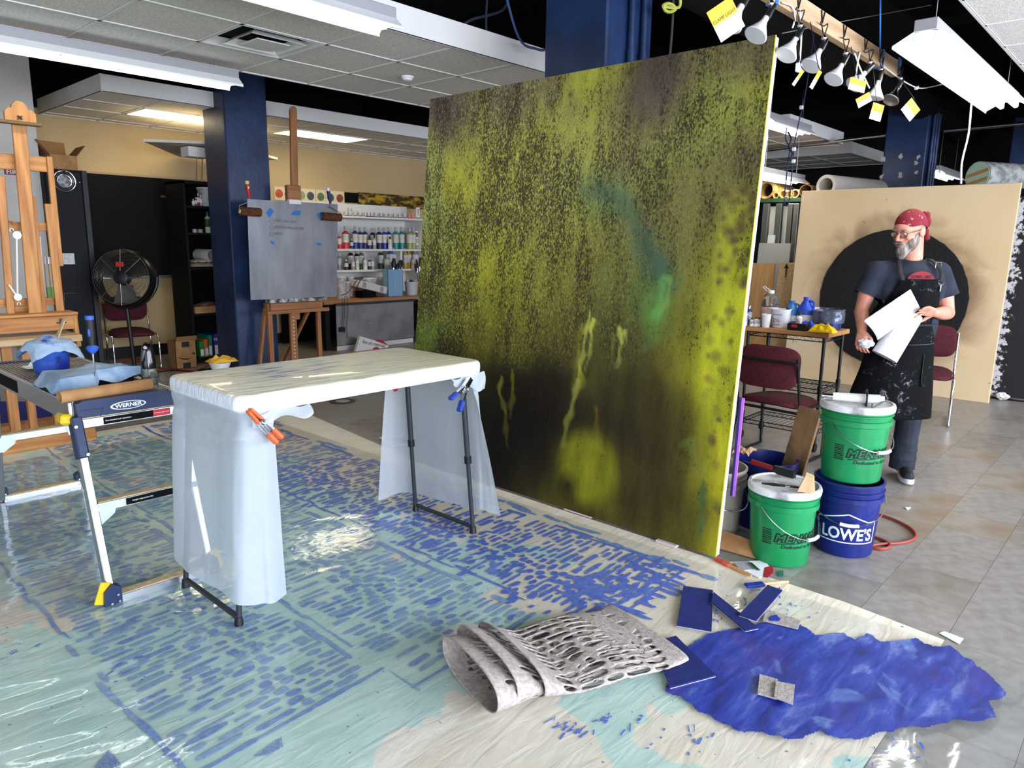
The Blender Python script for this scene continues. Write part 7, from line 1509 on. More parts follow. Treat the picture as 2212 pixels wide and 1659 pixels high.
def clamp_lamp(label, px, py, x, d=(-.55, .18, -.82), mat=None):
    p = Yp(px, py, BYv-.03); d = Vector(d).normalized(); t = thing('clamp_lamp', label, 'clamp lamp', p, group='clamp lamps on the beam'); q = p-d*.09
    one('bulb', mat or parm, lambda b: b.lathe([(.013, -.058), (.014, -.035), (.022, -.012), (.047, .034), (.050, .040), (.046, .044), (.001, .045)], p, 24, axis=d), t, True)
    one('socket', black, lambda b: b.lathe([(.009, -.125), (.013, -.12), (.015, -.085), (.017, -.055)], p, 16, axis=d), t, True)
    one('swivel', chrome, lambda b: b.ell(q+V3(0, 0, .03), (.014, .014, .014), 10, 8), t, True)
    top = V3(q.x+.02, BYv, bz-.045)
    one('clamp_wire', black, lambda b: b.tube(crs([q+V3(0, 0, .03), q+V3(-.05, 0, .09), top+V3(-.02, -.025, .02), top+V3(.02, -.025, .02), q+V3(.035, 0, .10), q+V3(.0, 0, .035)], 5), .0028, 5), t, True)
    one('spring_clip', black, lambda b: b.tube([top+V3(-.02, -.023, .085), top+V3(0, -.024, .03), top+V3(.025, -.023, .085)], .004, 5), t, True)
    return t
for k, (px, py) in enumerate(((1588, 36), (1642, 60), (1707, 104), (1760, 128), (1808, 158))): clamp_lamp(('first clamp lamp at the near end of the beam, behind its yellow tag', 'second clamp lamp, just above the top corner of the yellow painting', 'third clamp lamp, hanging clear of the painting corner', 'fourth clamp lamp, pale cone in the middle of the beam', 'fifth clamp lamp, pale cone right of the middle')[k], px, py, 0)
clamp_lamp('sixth clamp lamp, partly hidden by a yellow tag', 1855, 172, 0, (-.5, .3, -.6)); clamp_lamp('seventh clamp lamp, pointing almost straight down', 1893, 196, 0, (-.15, .1, -.95)); clamp_lamp('eighth clamp lamp with mirror-like metal bulb near the beam end', 1930, 205, 0, (-.5, .15, -.7), chrome)
def ltag(label, px, py, w_, h, rot, tilt=.2, txt=True):
    p = Yp(px, py, BYv-.09); t = thing('paper_tag', label, 'tag', p, group='paper tags on the clamp lamps'); x = (V3(.8, -.55, 0).normalized()*math.cos(rot)+V3(0, 0, 1)*math.sin(rot)).normalized(); y = (V3(0, 0, 1)*math.cos(rot)-V3(.8, -.55, 0).normalized()*math.sin(rot)).normalized(); n = x.cross(y); RM = Matrix((x, y, n)).transposed()
    one('tag_top', tagy, lambda b: b.box(p+y*h*.25, (w_, h*.5, .001), RM), t); one('tag_bottom', paper, lambda b: b.box(p-y*h*.25, (w_, h*.5, .001), RM), t)
    if txt: text('lettering', 'CLAMP LIGHT', w_*.15, inkb, p+y*h*.1, x, y, t, off=-.002 if n.dot(CAM-p) < 0 else .001, ext=.0002)
    one('tie', black, lambda b: b.tube(crs([p+y*h*.5, p+y*h*.5+V3(.03, .03, .05), V3(min(5.08, p.x+.05), BYv-.022, bz-.04)], 5), .002, 5), t)
ltag('yellow and white paper tag at the near end of the lamp beam', 1568, 42, .115, .12, .6); ltag('yellow and white tag across the sixth clamp lamp', 1852, 184, .10, .06, -.15, txt=False); ltag('grey and yellow tag hanging below the sixth lamp', 1866, 216, .09, .05, .5, txt=False); ltag('creased yellow and white tag below the seventh lamp', 1894, 242, .075, .09, -.2); ltag('yellow and white tag hanging in front of the far blue column', 1967, 237, .10, .10, -.75); ltag('thin tag seen edge-on below the fourth lamp', 1762, 172, .02, .09, -.5, txt=False); ltag('dark narrow tag hanging below the third lamp', 1724, 168, .015, .08, -.6, txt=False)
# cords up there
def cord(label, pts, mat, r=.004, cat='cord', k=6): return tag(one('cable', mat, lambda b: b.tube(crs(pts, k), r, 6), None, True), label, cat)
wc_ = mk('white_cord', (222, 222, 218), .5)
cord('white flex running from the lamp beam end to the shop light', [Yp(*p, BYv-.02) for p in ((1905, 140), (1930, 160), (1960, 180), (1985, 190), (2010, 188), (2060, 176))], wc_)
cord('white flex looping over the beam above the second lamp', [Yp(*p, BYv-.03) for p in ((1690, 5), (1712, 15), (1717, 40), (1712, 60))], wc_); cord('white flex hanging down from the beam to a small plug', [Yp(*p, BYv-.04) for p in ((1728, 25), (1731, 70), (1728, 130), (1727, 145))], wc_)
tag(one('plug', white, lambda b: b.box(Yp(1725, 146, BYv-.04), (.035, .02, .04), bev=.004)), 'small white plug hanging under the lamp beam', 'plug')
tag(one('plug', white, lambda b: b.box(Yp(1980, 190, BYv-.02), (.04, .02, .02), (0, -.3, 0), bev=.004)), 'white inline plug between the beam and the shop light', 'plug')
cord('white flex crossing loosely below the sixth lamp', [Yp(*p, BYv-.05) for p in ((1846, 115), (1855, 140), (1866, 165), (1878, 190))], wc_); cord('white flex hanging in front of the sixth lamp', [Yp(*p, BYv-.06) for p in ((1857, 115), (1851, 145), (1848, 175))], wc_)
cord('thin pale cable stretched across the dark ceiling at upper right', [Yp(1690, 72, 1.9), Yp(1800, 50, 1.9), Yp(2060, 2, 1.9), Yp(2140, -16, 1.9), Yp(2200, -30, 1.95)+V3(.3, .1, .35)], mk('grey_cord', (150, 150, 150), .5), .003)
PC = Zp(2102, 190, 2.57).x
cord('white pull cord hanging from the shop light down to the tan canvas', [Xp(2104, 186, PC), Xp(2098, 230, PC), Xp(2092, 290, PC), Xp(2078, 350, PC), Xp(2076, 397, PC)], wc_, .006)
RP = cord('blue rope hanging in a narrow loop beside the painting', [Xp(*p, 6.3) for p in ((1700, 275), (1697, 300), (1706, 320), (1702, 350), (1697, 400), (1694, 430), (1699, 445), (1705, 430), (1710, 380), (1718, 300), (1738, 210), (1752, 120), (1765, 20), (1775, -60))], mk('rope_blue', (26, 36, 70), .7), .005)
cord('knotted blue rope end hanging near the strip light', [Xp(*p, 6.3) for p in ((1702, 285), (1709, 300), (1703, 318), (1711, 330), (1706, 345))], mk('rope_blue', (26, 36, 70), .7), .007)
for k, (px, py) in enumerate(((1731, 232), (1715, 322), (1714, 348))): one('rope_clip', white, lambda b: b.box(Xp(px, py, 6.29), (.02, .03, .03), bev=.004), RP)
cord('yellow-green cord curled around a dark hanger at top centre', [Yp(*p, 2.6) for p in ((1432, 12), (1437, 22), (1447, 26), (1459, 20), (1452, 10), (1440, 8), (1434, 14))]+[Yp(1466, 16, 2.6), Yp(1470, -6, 2.6)], mk('cord_lime', (196, 200, 90), .5), .010)
cord('dark hanger rod behind the yellow-green cord', [Yp(1455, -10, 2.65), Yp(1452, 60, 2.65), Yp(1445, 140, 2.65)], mk('rod_dark', (60, 60, 50), .6), .008)
cord('black cable drooping left of the big blue column', [Yp(*p, 3.9) for p in ((1098, 2), (1085, 22), (1055, 33), (1020, 42), (985, 62))], mk('cable_dk', (40, 46, 60), .5), .010); cord('thin blue-black cable hanging beside the drooping one', [Yp(*p, 3.9) for p in ((1052, 0), (1050, 40), (1052, 75), (1062, 90))], mk('cable_dk', (40, 46, 60), .5), .008); cord('short blue cable end against the big blue column', [Yp(*p, 3.7) for p in ((1080, -60), (1120, 80), (1160, 106), (1185, 108))], mk('cable_bl', (60, 80, 130), .5), .009)
# ================================================================ the man
MO = V3(5.285, 1.233, 0); MR = V3(.676, -.737, 0); MT = V3(-.737, -.676, 0)
def Wl(x, y, z): return MO+MR*x+MT*y+V3(0, 0, z)
def Dl(x, y, z): return (MR*x+MT*y+V3(0, 0, z))
def cap_(b, p0, p1, r0, r1, n=14):
    p0, p1 = Vector(p0), Vector(p1); d = (p1-p0).normalized(); x = d.orthogonal().normalized(); y = d.cross(x); R = []
    for k in range(5): a = PI/2*(k+.15)/5; R.append((p0-d*(r0*math.cos(a)), r0*math.sin(a)))
    R.append((p0, r0)); R.append((p1, r1))
    for k in range(5): a = PI/2*(k+.15)/5; R.append((p1+d*(r1*math.sin(a)), r1*math.cos(a)))
    b.skin([b.ring(c, x, y, r, r, n) for c, r in R])
def chain(b, pts, rs):
    for a, c, r0, r1 in zip(pts[:-1], pts[1:], rs[:-1], rs[1:]): cap_(b, Wl(*a), Wl(*c), r0, r1)
def fuse(name, fn, mat, parent, vox=.006, smooth=4, cuts=()):
    b = MB(); fn(b); bmesh.ops.recalc_face_normals(b.bm, faces=b.bm.faces[:]); me = bpy.data.meshes.new('tmp'); b.bm.to_mesh(me); b.bm.free()
    o = bpy.data.objects.new('tmp', me); COL.objects.link(o); md = o.modifiers.new('r', 'REMESH'); md.mode = 'VOXEL'; md.voxel_size = vox; md.use_smooth_shade = True
    sm = o.modifiers.new('s', 'SMOOTH'); sm.factor = .5; sm.iterations = smooth
    dg = bpy.context.evaluated_depsgraph_get(); m2 = bpy.data.meshes.new_from_object(o.evaluated_get(dg)); bpy.data.objects.remove(o)
    if cuts:
        bm = bmesh.new(); bm.from_mesh(m2)
        for co, no, rad in cuts:
            fs = [f for f in bm.faces if (f.calc_center_median()-co).length < rad]; g = list({v for f in fs for v in f.verts})+list({e for f in fs for e in f.edges})+fs
            bmesh.ops.bisect_plane(bm, geom=g, plane_co=co, plane_no=no, clear_outer=True)
        bm.to_mesh(m2); bm.free()
    m2.name = name
    if parent is not None: m2.transform(wm(parent).inverted())
    m2.polygons.foreach_set('use_smooth', [True]*len(m2.polygons)); m2.materials.clear(); m2.materials.append(mat)
    r = bpy.data.objects.new(name, m2); COL.objects.link(r); r.parent = parent; return r
skin = mk('skin', (214, 150, 124), .5, col2=(196, 124, 102), vs=9, vlo=.35, vhi=.75, sub=.12)
HF = Dl(-.90, .42, -.20).normalized(); HS = Dl(.42, .90, 0).normalized(); HU = HF.cross(HS); HU = HU if HU.z > 0 else -HU
HC = Wl(-.128, .0, 1.638)
def Hp(f, s, u): return HC+HF*f+HS*s+HU*u
RH = Matrix((HF, HS, HU)).transposed()
if RH.determinant() < 0: RH = Matrix((HF, -HS, HU)).transposed()
def he(b, c, r, rot=None): b.ell(Hp(*c), r, 20, 14, RH if rot is None else RH@rot)
LSH, LEL, LWR = (.10, -.02, 1.385), (.165, .02, 1.125), (-.025, .205, 1.14)
RSH, REL, RWR = (-.315, 0, 1.385), (-.385, .0, 1.125), (-.428, .12, 1.01)
def hand(b, wr, fwd, up, side, spread, curl, sc=1.):
    """wr wrist, fwd along the hand, up = back of hand, side = towards the thumb"""
    wr = Vector(wr); P = lambda f, s, u: wr+fwd*(f*sc)+side*(s*sc)+up*(u*sc)
    for s, r in ((-.026, .014), (-.009, .0145), (.009, .0145), (.026, .014)): cap_(b, P(.01, s*.6, 0), P(.085, s, 0), .016*sc, r*sc, 10)
    for k, (s, L_) in enumerate(((.029, .072), (.010, .080), (-.010, .075), (-.028, .058))):
        a = curl[k]; p = P(.088, s, .002); d = fwd; q = p
        for j, (f, r) in enumerate(((.45, .0088), (.30, .0078), (.25, .0070))):
            ang = a*(j+1); dd = (fwd*math.cos(ang)-up*math.sin(ang)+side*(spread*(1.5-k))).normalized(); n = q+dd*(L_*f*sc); cap_(b, q, n, r*sc*1.05, r*sc*.95, 8); q = n
    t0, t1, t2 = P(.025, .030, -.006), P(.055, .055, -.022), P(.085, .058, -.040); cap_(b, P(.01, .012, 0), t0, .016*sc, .015*sc, 8); cap_(b, t0, t1, .0135*sc, .0105*sc, 8); cap_(b, t1, t2, .0105*sc, .008*sc, 8)
def body_(b):
    # head
    he(b, (-.012, 0, .035), (.100, .077, .098)); he(b, (.03, 0, -.045), (.066, .060, .082)); he(b, (.066, 0, -.105), (.03, .034, .028)); he(b, (.06, 0, .03), (.045, .06, .05))
    for s in (-1, 1):
        he(b, (.083, s*.03, .028), (.017, .026, .010)); he(b, (.068, s*.042, -.022), (.024, .02, .022)); he(b, (-.012, s*.080, -.005), (.026, .009, .034), Euler((0, -.25, 0)).to_matrix()); he(b, (-.006, s*.083, -.026), (.013, .008, .014)); he(b, (.106, s*.011, -.036), (.011, .009, .008))
    cap_(b, Hp(.094, 0, .014), Hp(.120, 0, -.030), .0095, .0125, 10)
    cap_(b, Hp(-.035, 0, -.05), Wl(-.075, -.035, 1.43), .058, .066, 18)
    cap_(b, Wl(-.02, -.03, 1.40), Wl(-.20, -.02, 1.40), .05, .05)
    # torso and legs (mostly under the clothes)
    b.ell(Wl(-.105, -.01, 1.27), (.15, .15, .17), 20, 14); b.ell(Wl(-.11, 0, 1.06), (.13, .13, .2), 20, 14); b.ell(Wl(-.115, -.01, .92), (.14, .14, .12), 20, 14)
    chain(b, [(-.03, -.02, .90), (-.005, .03, .50), (.005, -.01, .10)], [.085, .058, .045]); chain(b, [(-.21, -.02, .90), (-.27, .02, .50), (-.30, -.02, .10)], [.085, .058, .045])
    cap_(b, Wl(.005, -.02, .06), Wl(-.02, .09, .05), .035, .03); cap_(b, Wl(-.30, -.03, .06), Wl(-.34, .08, .05), .035, .03)
    # arms
    chain(b, [(-.02, -.02, 1.37), LSH], [.07, .062]); chain(b, [LSH, (.14, .0, 1.25), LEL], [.06, .056, .044]); chain(b, [LEL, (.10, .085, 1.128), LWR], [.046, .045, .028])
    chain(b, [(-.2, 0, 1.37), RSH], [.07, .06]); chain(b, [RSH, (-.36, 0, 1.25), REL], [.058, .053, .042]); chain(b, [REL, (-.40, .05, 1.085), RWR], [.044, .041, .028])
    lf = (Dl(-.105, .06, .02)).normalized(); lup = Dl(.12, .5, .85).normalized(); lup = (lup-lf*lup.dot(lf)).normalized(); ls = lf.cross(lup); ls = ls if ls.z > 0 or ls.dot(MT) < 0 else -ls
    hand(b, Wl(*LWR), lf, lup, Dl(-.1, -.6, -.75).normalized(), .10, (.22, .16, .18, .26), .98)
    rf = Dl(-.12, .35, -.9).normalized(); rup = Dl(-.75, .55, .25).normalized(); rup = (rup-rf*rup.dot(rf)).normalized(); rs = Dl(.6, .75, .2); rs = (rs-rf*rs.dot(rf)-rup*rs.dot(rup)).normalized()
    hand(b, Wl(*RWR), rf, rup, rs, .05, (.42, .50, .55, .6), .98)
man = fuse('person', body_, skin, None, .0048, 3)
tag(man, 'man in red bandana, glasses, navy shirt and black apron holding paper towels', 'person')
# t-shirt
shirtm = mk('navy_shirt', (30, 37, 53), .85, col2=(23, 29, 43), vs=14, bump=.15, bs=25)
def shirt_(b):
    b.ell(Wl(-.105, -.01, 1.27), (.178, .178, .19), 24, 16, None); 
    for x in (-.22, -.105, .01): b.ell(Wl(x, .015, 1.27), (.105, .105, .17), 20, 14); b.ell(Wl(-.11+(x+.105)*.85, .01, 1.06), (.118, .118, .2), 20, 14)
    cap_(b, Wl(.075, -.025, 1.375), Wl(-.285, -.01, 1.375), .078, .078, 18); cap_(b, Wl(-.0, -.03, 1.42), Wl(-.2, -.025, 1.42), .055, .055, 16); b.ell(Wl(-.080, -.030, 1.45), (.086, .086, .07), 20, 12)
    cap_(b, Wl(.095, -.02, 1.375), Wl(.165, .0, 1.20), .08, .082, 18); cap_(b, Wl(-.31, 0, 1.375), Wl(-.385, .0, 1.20), .078, .076, 18)
sh_ = fuse('t_shirt', shirt_, shirtm, man, .008, 6, cuts=((Wl(.155, .0, 1.235), Dl(.30, .04, -.9).normalized(), .16), (Wl(-.372, .0, 1.235), Dl(-.34, 0, -.9).normalized(), .16), (Wl(-.08, -.03, 1.482), Dl(-.06, .30, .95).normalized(), .105)))
# jeans
jeans = mk('dark_jeans', (38, 44, 56), .85, col2=(28, 32, 42), vs=10, bump=.25, bs=18)
def jeans_(b):
    b.ell(Wl(-.115, -.01, .93), (.165, .165, .13), 20, 14); chain(b, [(-.035, -.02, .88), (-.0, .03, .52), (.005, .0, .30), (.005, -.01, .04)], [.105, .082, .076, .082]); chain(b, [(-.205, -.02, .88), (-.27, .02, .52), (-.29, .0, .3), (-.30, -.02, .04)], [.105, .082, .076, .082])
    for z, r in ((.14, .088), (.20, .084), (.26, .083)): b.ell(Wl(.005, -.005, z), (r, r, .02), 16, 8)
fuse('jeans', jeans_, jeans, man, .008, 4, cuts=((Wl(.005, -.01, .065), V3(0, 0, -1), .2), (Wl(-.30, -.02, .065), V3(0, 0, -1), .2)))
# shoes
def shoe(hx, hy, tx, ty):
    h, t = Wl(hx, hy, 0), Wl(tx, ty, 0); d = (t-h).normalized(); n = V3(-d.y, d.x, 0); L_ = (t-h).length
    def sole(b):
        R = []
        for z, g in ((.004, -.004), (.012, .003), (.03, .0), (.036, -.006)):
            rg = []
            for k in range(28):
                a = 2*PI*k/28; f = .5+.5*math.cos(a); wd = (.036+.014*f)*math.sin(a); rg.append(b.bm.verts.new(h+d*(L_*(.5+.5*math.cos(a)))+n*(wd*(1+g*10))+d*(g*(1 if f > .5 else -1))+V3(0, 0, z+(.008*max(0, f-.75)*4))))
            R.append(rg)
        b.skin(R)
    s_ = one('shoe_sole', mk('sole_white', (224, 226, 232), .6), sole, man, True)
    def up_(b):
        cap_(b, h+d*.05+V3(0, 0, .06), h+d*.06+V3(0, 0, .10), .042, .042); cap_(b, h+d*.05+V3(0, 0, .058), h+d*(L_*.55)+V3(0, 0, .055), .042, .042); cap_(b, h+d*(L_*.5)+V3(0, 0, .056), h+d*(L_-.055)+V3(0, 0, .05), .043, .036)
    fuse('shoe_upper', up_, mk('shoe_black', (26, 28, 34), .75, col2=(44, 46, 54), vs=40), man, .006, 3)
    for k in range(2): one('shoe_stripe', mk('sole_white', (224, 226, 232), .6), lambda b: b.bar(h+d*(.10+k*.03)+n*(-.044)+V3(0, 0, .04), h+d*(.07+k*.05)+n*(-.03)+V3(0, 0, .088), .004, .012, (0, 0, 1)), man)
shoe(.045, -.075, -.05, .205); shoe(-.28, -.09, -.37, .18)
# apron
apm = mk('black_apron', (22, 23, 27), .85, col2=(30, 31, 36), vs=6, bump=.15, bs=20)
def f_(nt, N, L, B):
    tc = nd(N, 'TexCoord'); n = nd(N, 'TexNoise', Scale=24., Detail=6., Roughness=.7, Distortion=1.2); L.new(tc.outputs['Object'], n.inputs[0]); n2 = nd(N, 'TexNoise', Scale=5., Detail=3.); L.new(tc.outputs['Object'], n2.inputs[0])
    s = math_(N, L, 'MULTIPLY', sstep(N, L, n.outputs[0], .56, .72), sstep(N, L, n2.outputs[0], .42, .60)); B.inputs['Specular IOR Level'].default_value = .12; L.new(mixc(N, L, math_(N, L, 'MULTIPLY', s, .75), (9, 9, 11), (150, 152, 158)), B.inputs['Base Color']); B.inputs['Roughness'].default_value = .85
apl = attr_mat('stained_apron', f_)
def apron_(b):
    prof = [(.44, .275, .165), (.60, .255, .16), (.75, .225, .158), (.88, .205, .155), (1.0, .19, .148), (1.08, .187, .145), (1.16, .192, .155), (1.25, .2, .168), (1.345, .2, .172)]
    def fn(s, t):
        z = .44+t*(1.345-.44); i = 0
        while i < len(prof)-2 and prof[i+1][0] < z: i += 1
        f = (z-prof[i][0])/(prof[i+1][0]-prof[i][0]); rx, ry = [prof[i][k]+(prof[i+1][k]-prof[i][k])*f for k in (1, 2)]
        wid = 1.72 if z < 1.06 else 1.72+(.66-1.72)*min(1, (z-1.06)/.25)**.8
        a = PI/2+(s-.5)*2*wid*(-1); cx = -.112-.035*max(0, (.9-z))/.46
        fold = .010*math.sin(s*17+z*2)*max(0, (1.0-z))+.006*noise.noise((s*5, z*6, 2))
        return Wl(cx+(rx+fold)*math.cos(a), .012+(ry+fold)*math.sin(a), z)
    b.grid(fn, 60, 60)
ap = one('apron', apl, apron_, man, True); md = ap.modifiers.new('t', 'SOLIDIFY'); md.thickness = .004; md.offset = 1
def apt(b, pts, th=.003):
    b.poly(pts, th, MT)
def ap_pt(x, z, out=.006):
    prof = [(.44, .275, .165), (.60, .255, .16), (.75, .225, .158), (.88, .205, .155), (1.0, .19, .148), (1.08, .187, .145), (1.16, .192, .155), (1.25, .2, .168), (1.345, .2, .172)]; i = 0
    while i < len(prof)-2 and prof[i+1][0] < z: i += 1
    f = (z-prof[i][0])/(prof[i+1][0]-prof[i][0]); rx, ry = [prof[i][k]+(prof[i+1][k]-prof[i][k])*f for k in (1, 2)]; cx = -.112-.035*max(0, (.9-z))/.46
    u = max(-.98, min(.98, (x-cx)/rx)); y = .012+ry*math.sqrt(1-u*u); return Wl(x, y+out, z)
pq = one('apron_pocket', apl, lambda b: b.grid(lambda s, t: ap_pt(-.035+s*.125, .66+t*.21, .009), 8, 8), man, True)
one('pocket_seam', mk('apron_seam', (70, 72, 78), .8), lambda b: b.tube([ap_pt(-.035, .87, .011), ap_pt(-.035, .69, .011), ap_pt(-.01, .66, .011), ap_pt(.09, .66, .011)], .0016, 4), man)
one('waist_seam', mk('apron_seam', (70, 72, 78), .8), lambda b: b.tube([ap_pt(-.14+k*.025, .93+.003*k*.2, .008) for k in range(9)], .0022, 4), man)
one('apron_tie', apm, lambda b: b.tube([Wl(-.11+.196*math.cos(a), .01+.155*math.sin(a), 1.055) for a in np.linspace(0, 2*PI, 40)[:-1]], .008, 5, True), man, True)
# straps, buckle, ring
stm = mk('strap_black', (18, 18, 20), .7)
sp_ = [ap_pt(.028, 1.315, .008), Wl(.032, .168, 1.39), Wl(.024, .115, 1.452), Wl(.005, .03, 1.492), Wl(-.005, -.06, 1.475)]
def ribbon(b, P, wv, w_):
    P = crs(P, 6); g = []
    for p in P: g.append((b.bm.verts.new(p-wv*w_/2), b.bm.verts.new(p+wv*w_/2)))
    for i in range(len(g)-1): b.bm.faces.new((g[i][0], g[i][1], g[i+1][1], g[i+1][0]))
so = one('apron_strap', stm, lambda b: ribbon(b, [ap_pt(.022, 1.325, .012), Wl(.022, .150, 1.385), Wl(.018, .092, 1.436), Wl(.008, .02, 1.468), Wl(.0, -.06, 1.462)], MR, .03), man, True); so.modifiers.new('t', 'SOLIDIFY').thickness = .004
so = one('apron_strap', stm, lambda b: ribbon(b, [ap_pt(-.225, 1.335, .010), Wl(-.228, .13, 1.385), Wl(-.215, .078, 1.436), Wl(-.19, .0, 1.468)], MR, .03), man, True); so.modifiers.new('t', 'SOLIDIFY').thickness = .004
def rectring(b, c, w_, h, r): b.tube([c+MR*(x*w_/2)+V3(0, 0, z*h/2) for x, z in ((-1, -1), (1, -1), (1, 1), (-1, 1))], r, 6, True)
one('buckle', chrome, lambda b: rectring(b, Wl(.019, .108, 1.432), .036, .032, .0032), man); one('snap_ring', chrome, lambda b: b.tube(arc(ap_pt(.022, 1.325, .016), MR, V3(0, 0, 1), .016, PI, 2*PI, 12), .003, 6), man, True); one('snap_hook', chrome, lambda b: b.tube([ap_pt(.022, 1.31, .018), ap_pt(.022, 1.27, .014)], .006, 8), man, True)
# print on the shirt
def shirtp(x, z): return Wl(x, .118+.035*math.sqrt(max(0, 1-((x+.105)/.2)**2)), z)
one('shirt_print', mk('print_red', (130, 30, 40), .8), lambda b: b.grid(lambda s, t: shirtp(-.105+.085*math.cos(PI*s)*(1-.0*t), 1.335+t*.058*math.sin(PI*s)), 20, 3), man, True)
text('print_lettering', 'TOXIC ART', .026, mk('print_dark2', (40, 20, 30), .8), shirtp(-.105, 1.358)+MT*.004, MR, V3(0, 0, 1), man)
# face details
beardm = mk('grey_beard', (108, 95, 85), .9, col2=(172, 165, 158), vs=22, vlo=.4, vhi=.65, stretch=(1, 1, .4), bump=.8, bs=80)
def beard_(b):
    he(b, (.032, 0, -.078), (.064, .062, .050)); he(b, (.076, 0, -.108), (.042, .040, .042)); he(b, (.085, 0, -.135), (.026, .028, .028)); he(b, (.102, .014, -.056), (.015, .022, .009)); he(b, (.102, -.014, -.056), (.015, .022, .009))
    for s in (-1, 1): he(b, (.012, s*.060, -.045), (.020, .012, .042)); he(b, (.05, s*.05, -.06), (.03, .02, .03))
fuse('beard', beard_, beardm, man, .005, 2)
one('mouth', mk('lips', (150, 76, 70), .5), lambda b: b.ell(Hp(.114, 0, -.071), (.009, .02, .0065), 14, 8, RH), man, True)
for s in (-1, 1):
    one('eye', mk('eye_white', (214, 206, 200), .3), lambda b: b.ell(Hp(.084, s*.031, .004), (.012, .0125, .0095), 12, 8, RH), man, True); one('eyebrow', mk('brow', (140, 110, 92), .9), lambda b: b.ell(Hp(.099, s*.032, .026), (.006, .02, .0045), 12, 6, RH), man, True)
glm = mk('glasses_frame', (44, 38, 36), .3)
gl = []
for s in (-1, 1):
    o = one('glasses_rim', glm, lambda b: b.tube([Hp(.112-.012*abs(math.cos(a)), s*.034+.025*math.cos(a), .0+.019*math.sin(a)) for a in np.linspace(0, 2*PI, 25)[:-1]], .0022, 6, True), man, True)
    one('lens', mk('lens_glass', (226, 230, 232), .03, trans=.92, ior=1.2, alpha=.35), lambda b: b.poly([Hp(.111-.012*abs(math.cos(a)), s*.034+.024*math.cos(a), .018*math.sin(a)) for a in np.linspace(0, 2*PI, 25)[:-1]]), o)
    one('temple', glm, lambda b: b.tube([Hp(.099, s*.059, .004), Hp(.04, s*.079, .010), Hp(-.015, s*.084, .014)], .002, 6), man, True)
one('glasses_bridge', glm, lambda b: b.tube([Hp(.112, -.010, .004), Hp(.116, 0, .008), Hp(.112, .010, .004)], .002, 6), man, True)
# bandana
def f_(nt, N, L, B):
    tc = nd(N, 'TexCoord'); v = nd(N, 'TexVoronoi', Scale=26.); L.new(tc.outputs['Object'], v.inputs[0]); n = nd(N, 'TexNoise', Scale=120., Detail=2.); L.new(tc.outputs['Object'], n.inputs[0])
    k = math_(N, L, 'MULTIPLY', math_(N, L, 'SUBTRACT', 1., sstep(N, L, v.outputs['Distance'], .16, .24)), sstep(N, L, n.outputs[0], .45, .55)); L.new(mixc(N, L, k, (118, 14, 34), (206, 160, 164)), B.inputs['Base Color']); B.inputs['Roughness'].default_value = .85
    n3 = nd(N, 'TexNoise', Scale=14., Detail=2.); L.new(tc.outputs['Object'], n3.inputs[0]); bp = nd(N, 'Bump', Strength=.3, Distance=.01); L.new(n3.outputs[0], bp.inputs['Height']); L.new(bp.outputs[0], B.inputs['Normal'])
bandm = attr_mat('red_bandana', f_)
def band_(b):
    def fn(s, t):
        a = 2*PI*s; f = math.cos(a); lo = .052+.014*f*-1-.030*max(0, -f)
        lo = .040 if f > 0 else .040+.050*f; ph0 = math.asin(max(-.9, min(.9, (lo-.035)/.106))); ph = ph0+(PI/2-ph0)*t
        pl = 1+.010*math.sin(a*9+t*4)*(f < -.2)*(1-t)+.012*noise.noise((math.cos(a)*4, math.sin(a)*4, t*3))*(1-t*.5)
        return Hp(-.012+.109*pl*math.cos(ph)*math.cos(a), .086*pl*math.cos(ph)*math.sin(a), .035+.106*math.sin(ph))
    b.grid(fn, 60, 20)
bo_ = one('bandana', bandm, band_, man, True)
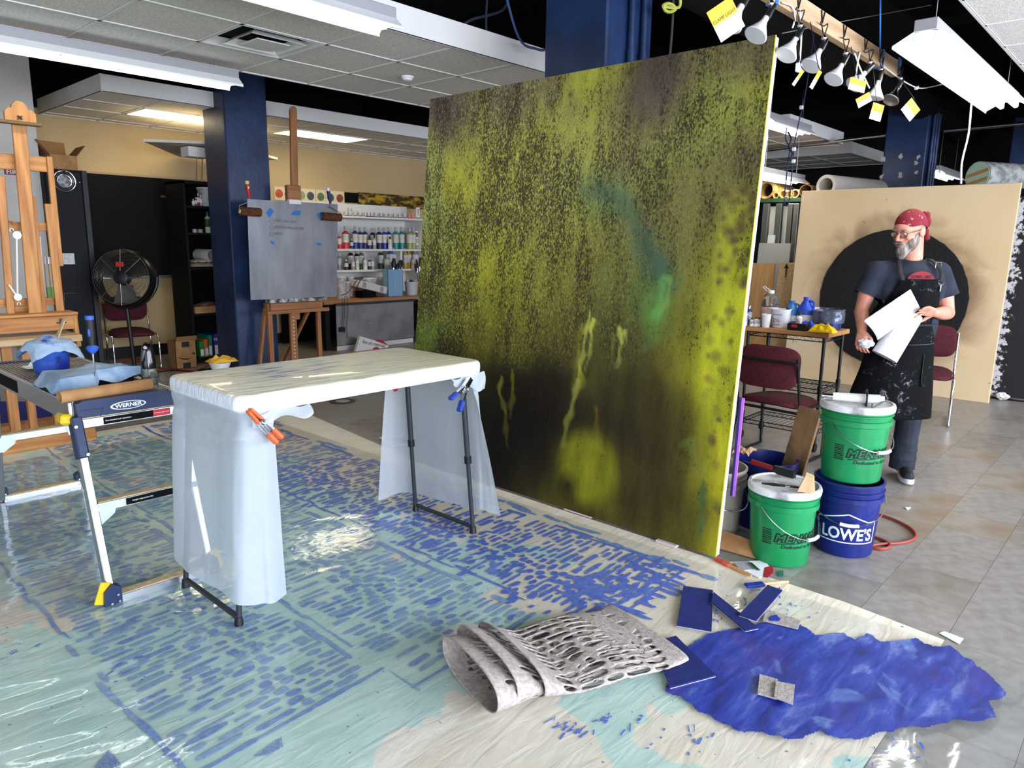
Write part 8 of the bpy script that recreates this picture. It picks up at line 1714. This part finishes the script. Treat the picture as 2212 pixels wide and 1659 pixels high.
def knot_(b):
    he(b, (-.115, .01, .045), (.034, .05, .052)); he(b, (-.128, .0, .015), (.02, .028, .022)); he(b, (-.108, .03, .085), (.026, .03, .026)); he(b, (-.125, .02, -.02), (.016, .018, .018))
    cap_(b, Hp(-.125, .015, -.005), Hp(-.118, .03, -.06), .014, .02, 10); cap_(b, Hp(-.125, -.015, 0), Hp(-.13, -.01, -.055), .012, .016, 10)
fuse('bandana_knot', knot_, bandm, bo_, .005, 1)
# paper towel roll and sheet held in the hands
ptm = mk('paper_towel', (216, 216, 218), .95, bump=.4, bs=70)
a0, a1 = Wl(-.155, .185, 1.135), Wl(-.30, .19, .855); dx_ = (a1-a0).normalized()
rl = thing('paper_towel_roll', 'white paper towel roll hanging from the man\'s left hand', 'paper towels', a1)
def roll_(b):
    x = dx_.cross(MT).normalized(); y = dx_.cross(x); R = [b.ring(a0.lerp(a1, f), x, y, rx*1.0, rx*.75, 30) for f, rx in ((0, .02), (0, .07), (.1, .077), (1, .085), (1, .022))]; R.append(b.ring(a0.lerp(a1, .9), x, y, .022, .018, 30)); b.skin(R)
one('roll', ptm, roll_, rl, True)
sh0 = [Wl(-.475, .225, 1.085), Wl(-.205, .225, 1.285), Wl(-.128, .222, 1.165), Wl(-.375, .228, .965)]
sheet = one('torn_sheet', ptm, lambda b: b.grid(lambda s, t: (sh0[0].lerp(sh0[1], s)).lerp(sh0[3].lerp(sh0[2], s), t)+MT*(.035*math.sin(t*PI)*(1-.95*s)+.003*noise.noise((s*9, t*9, 1))), 26, 18), rl, True); sheet.modifiers.new('t', 'SOLIDIFY').thickness = .002
tq = Wl(-.415, .165, .935); tag(one('crumpled_tissue', mk('tissue2', (226, 228, 230), .9), lambda b: b.grid(lambda s, t: tq+V3(0, 0, 0)+V3(math.cos(s*2*PI)*math.sin(t*PI), math.sin(s*2*PI)*math.sin(t*PI), math.cos(t*PI)*.75)*(.042*(1+.45*noise.noise((math.cos(s*2*PI)*2*math.sin(t*PI), math.sin(s*2*PI)*2*math.sin(t*PI), t*5)))), 24, 16) and None, None, True), 'crumpled white tissue held in the man\'s lowered right hand', 'tissue')
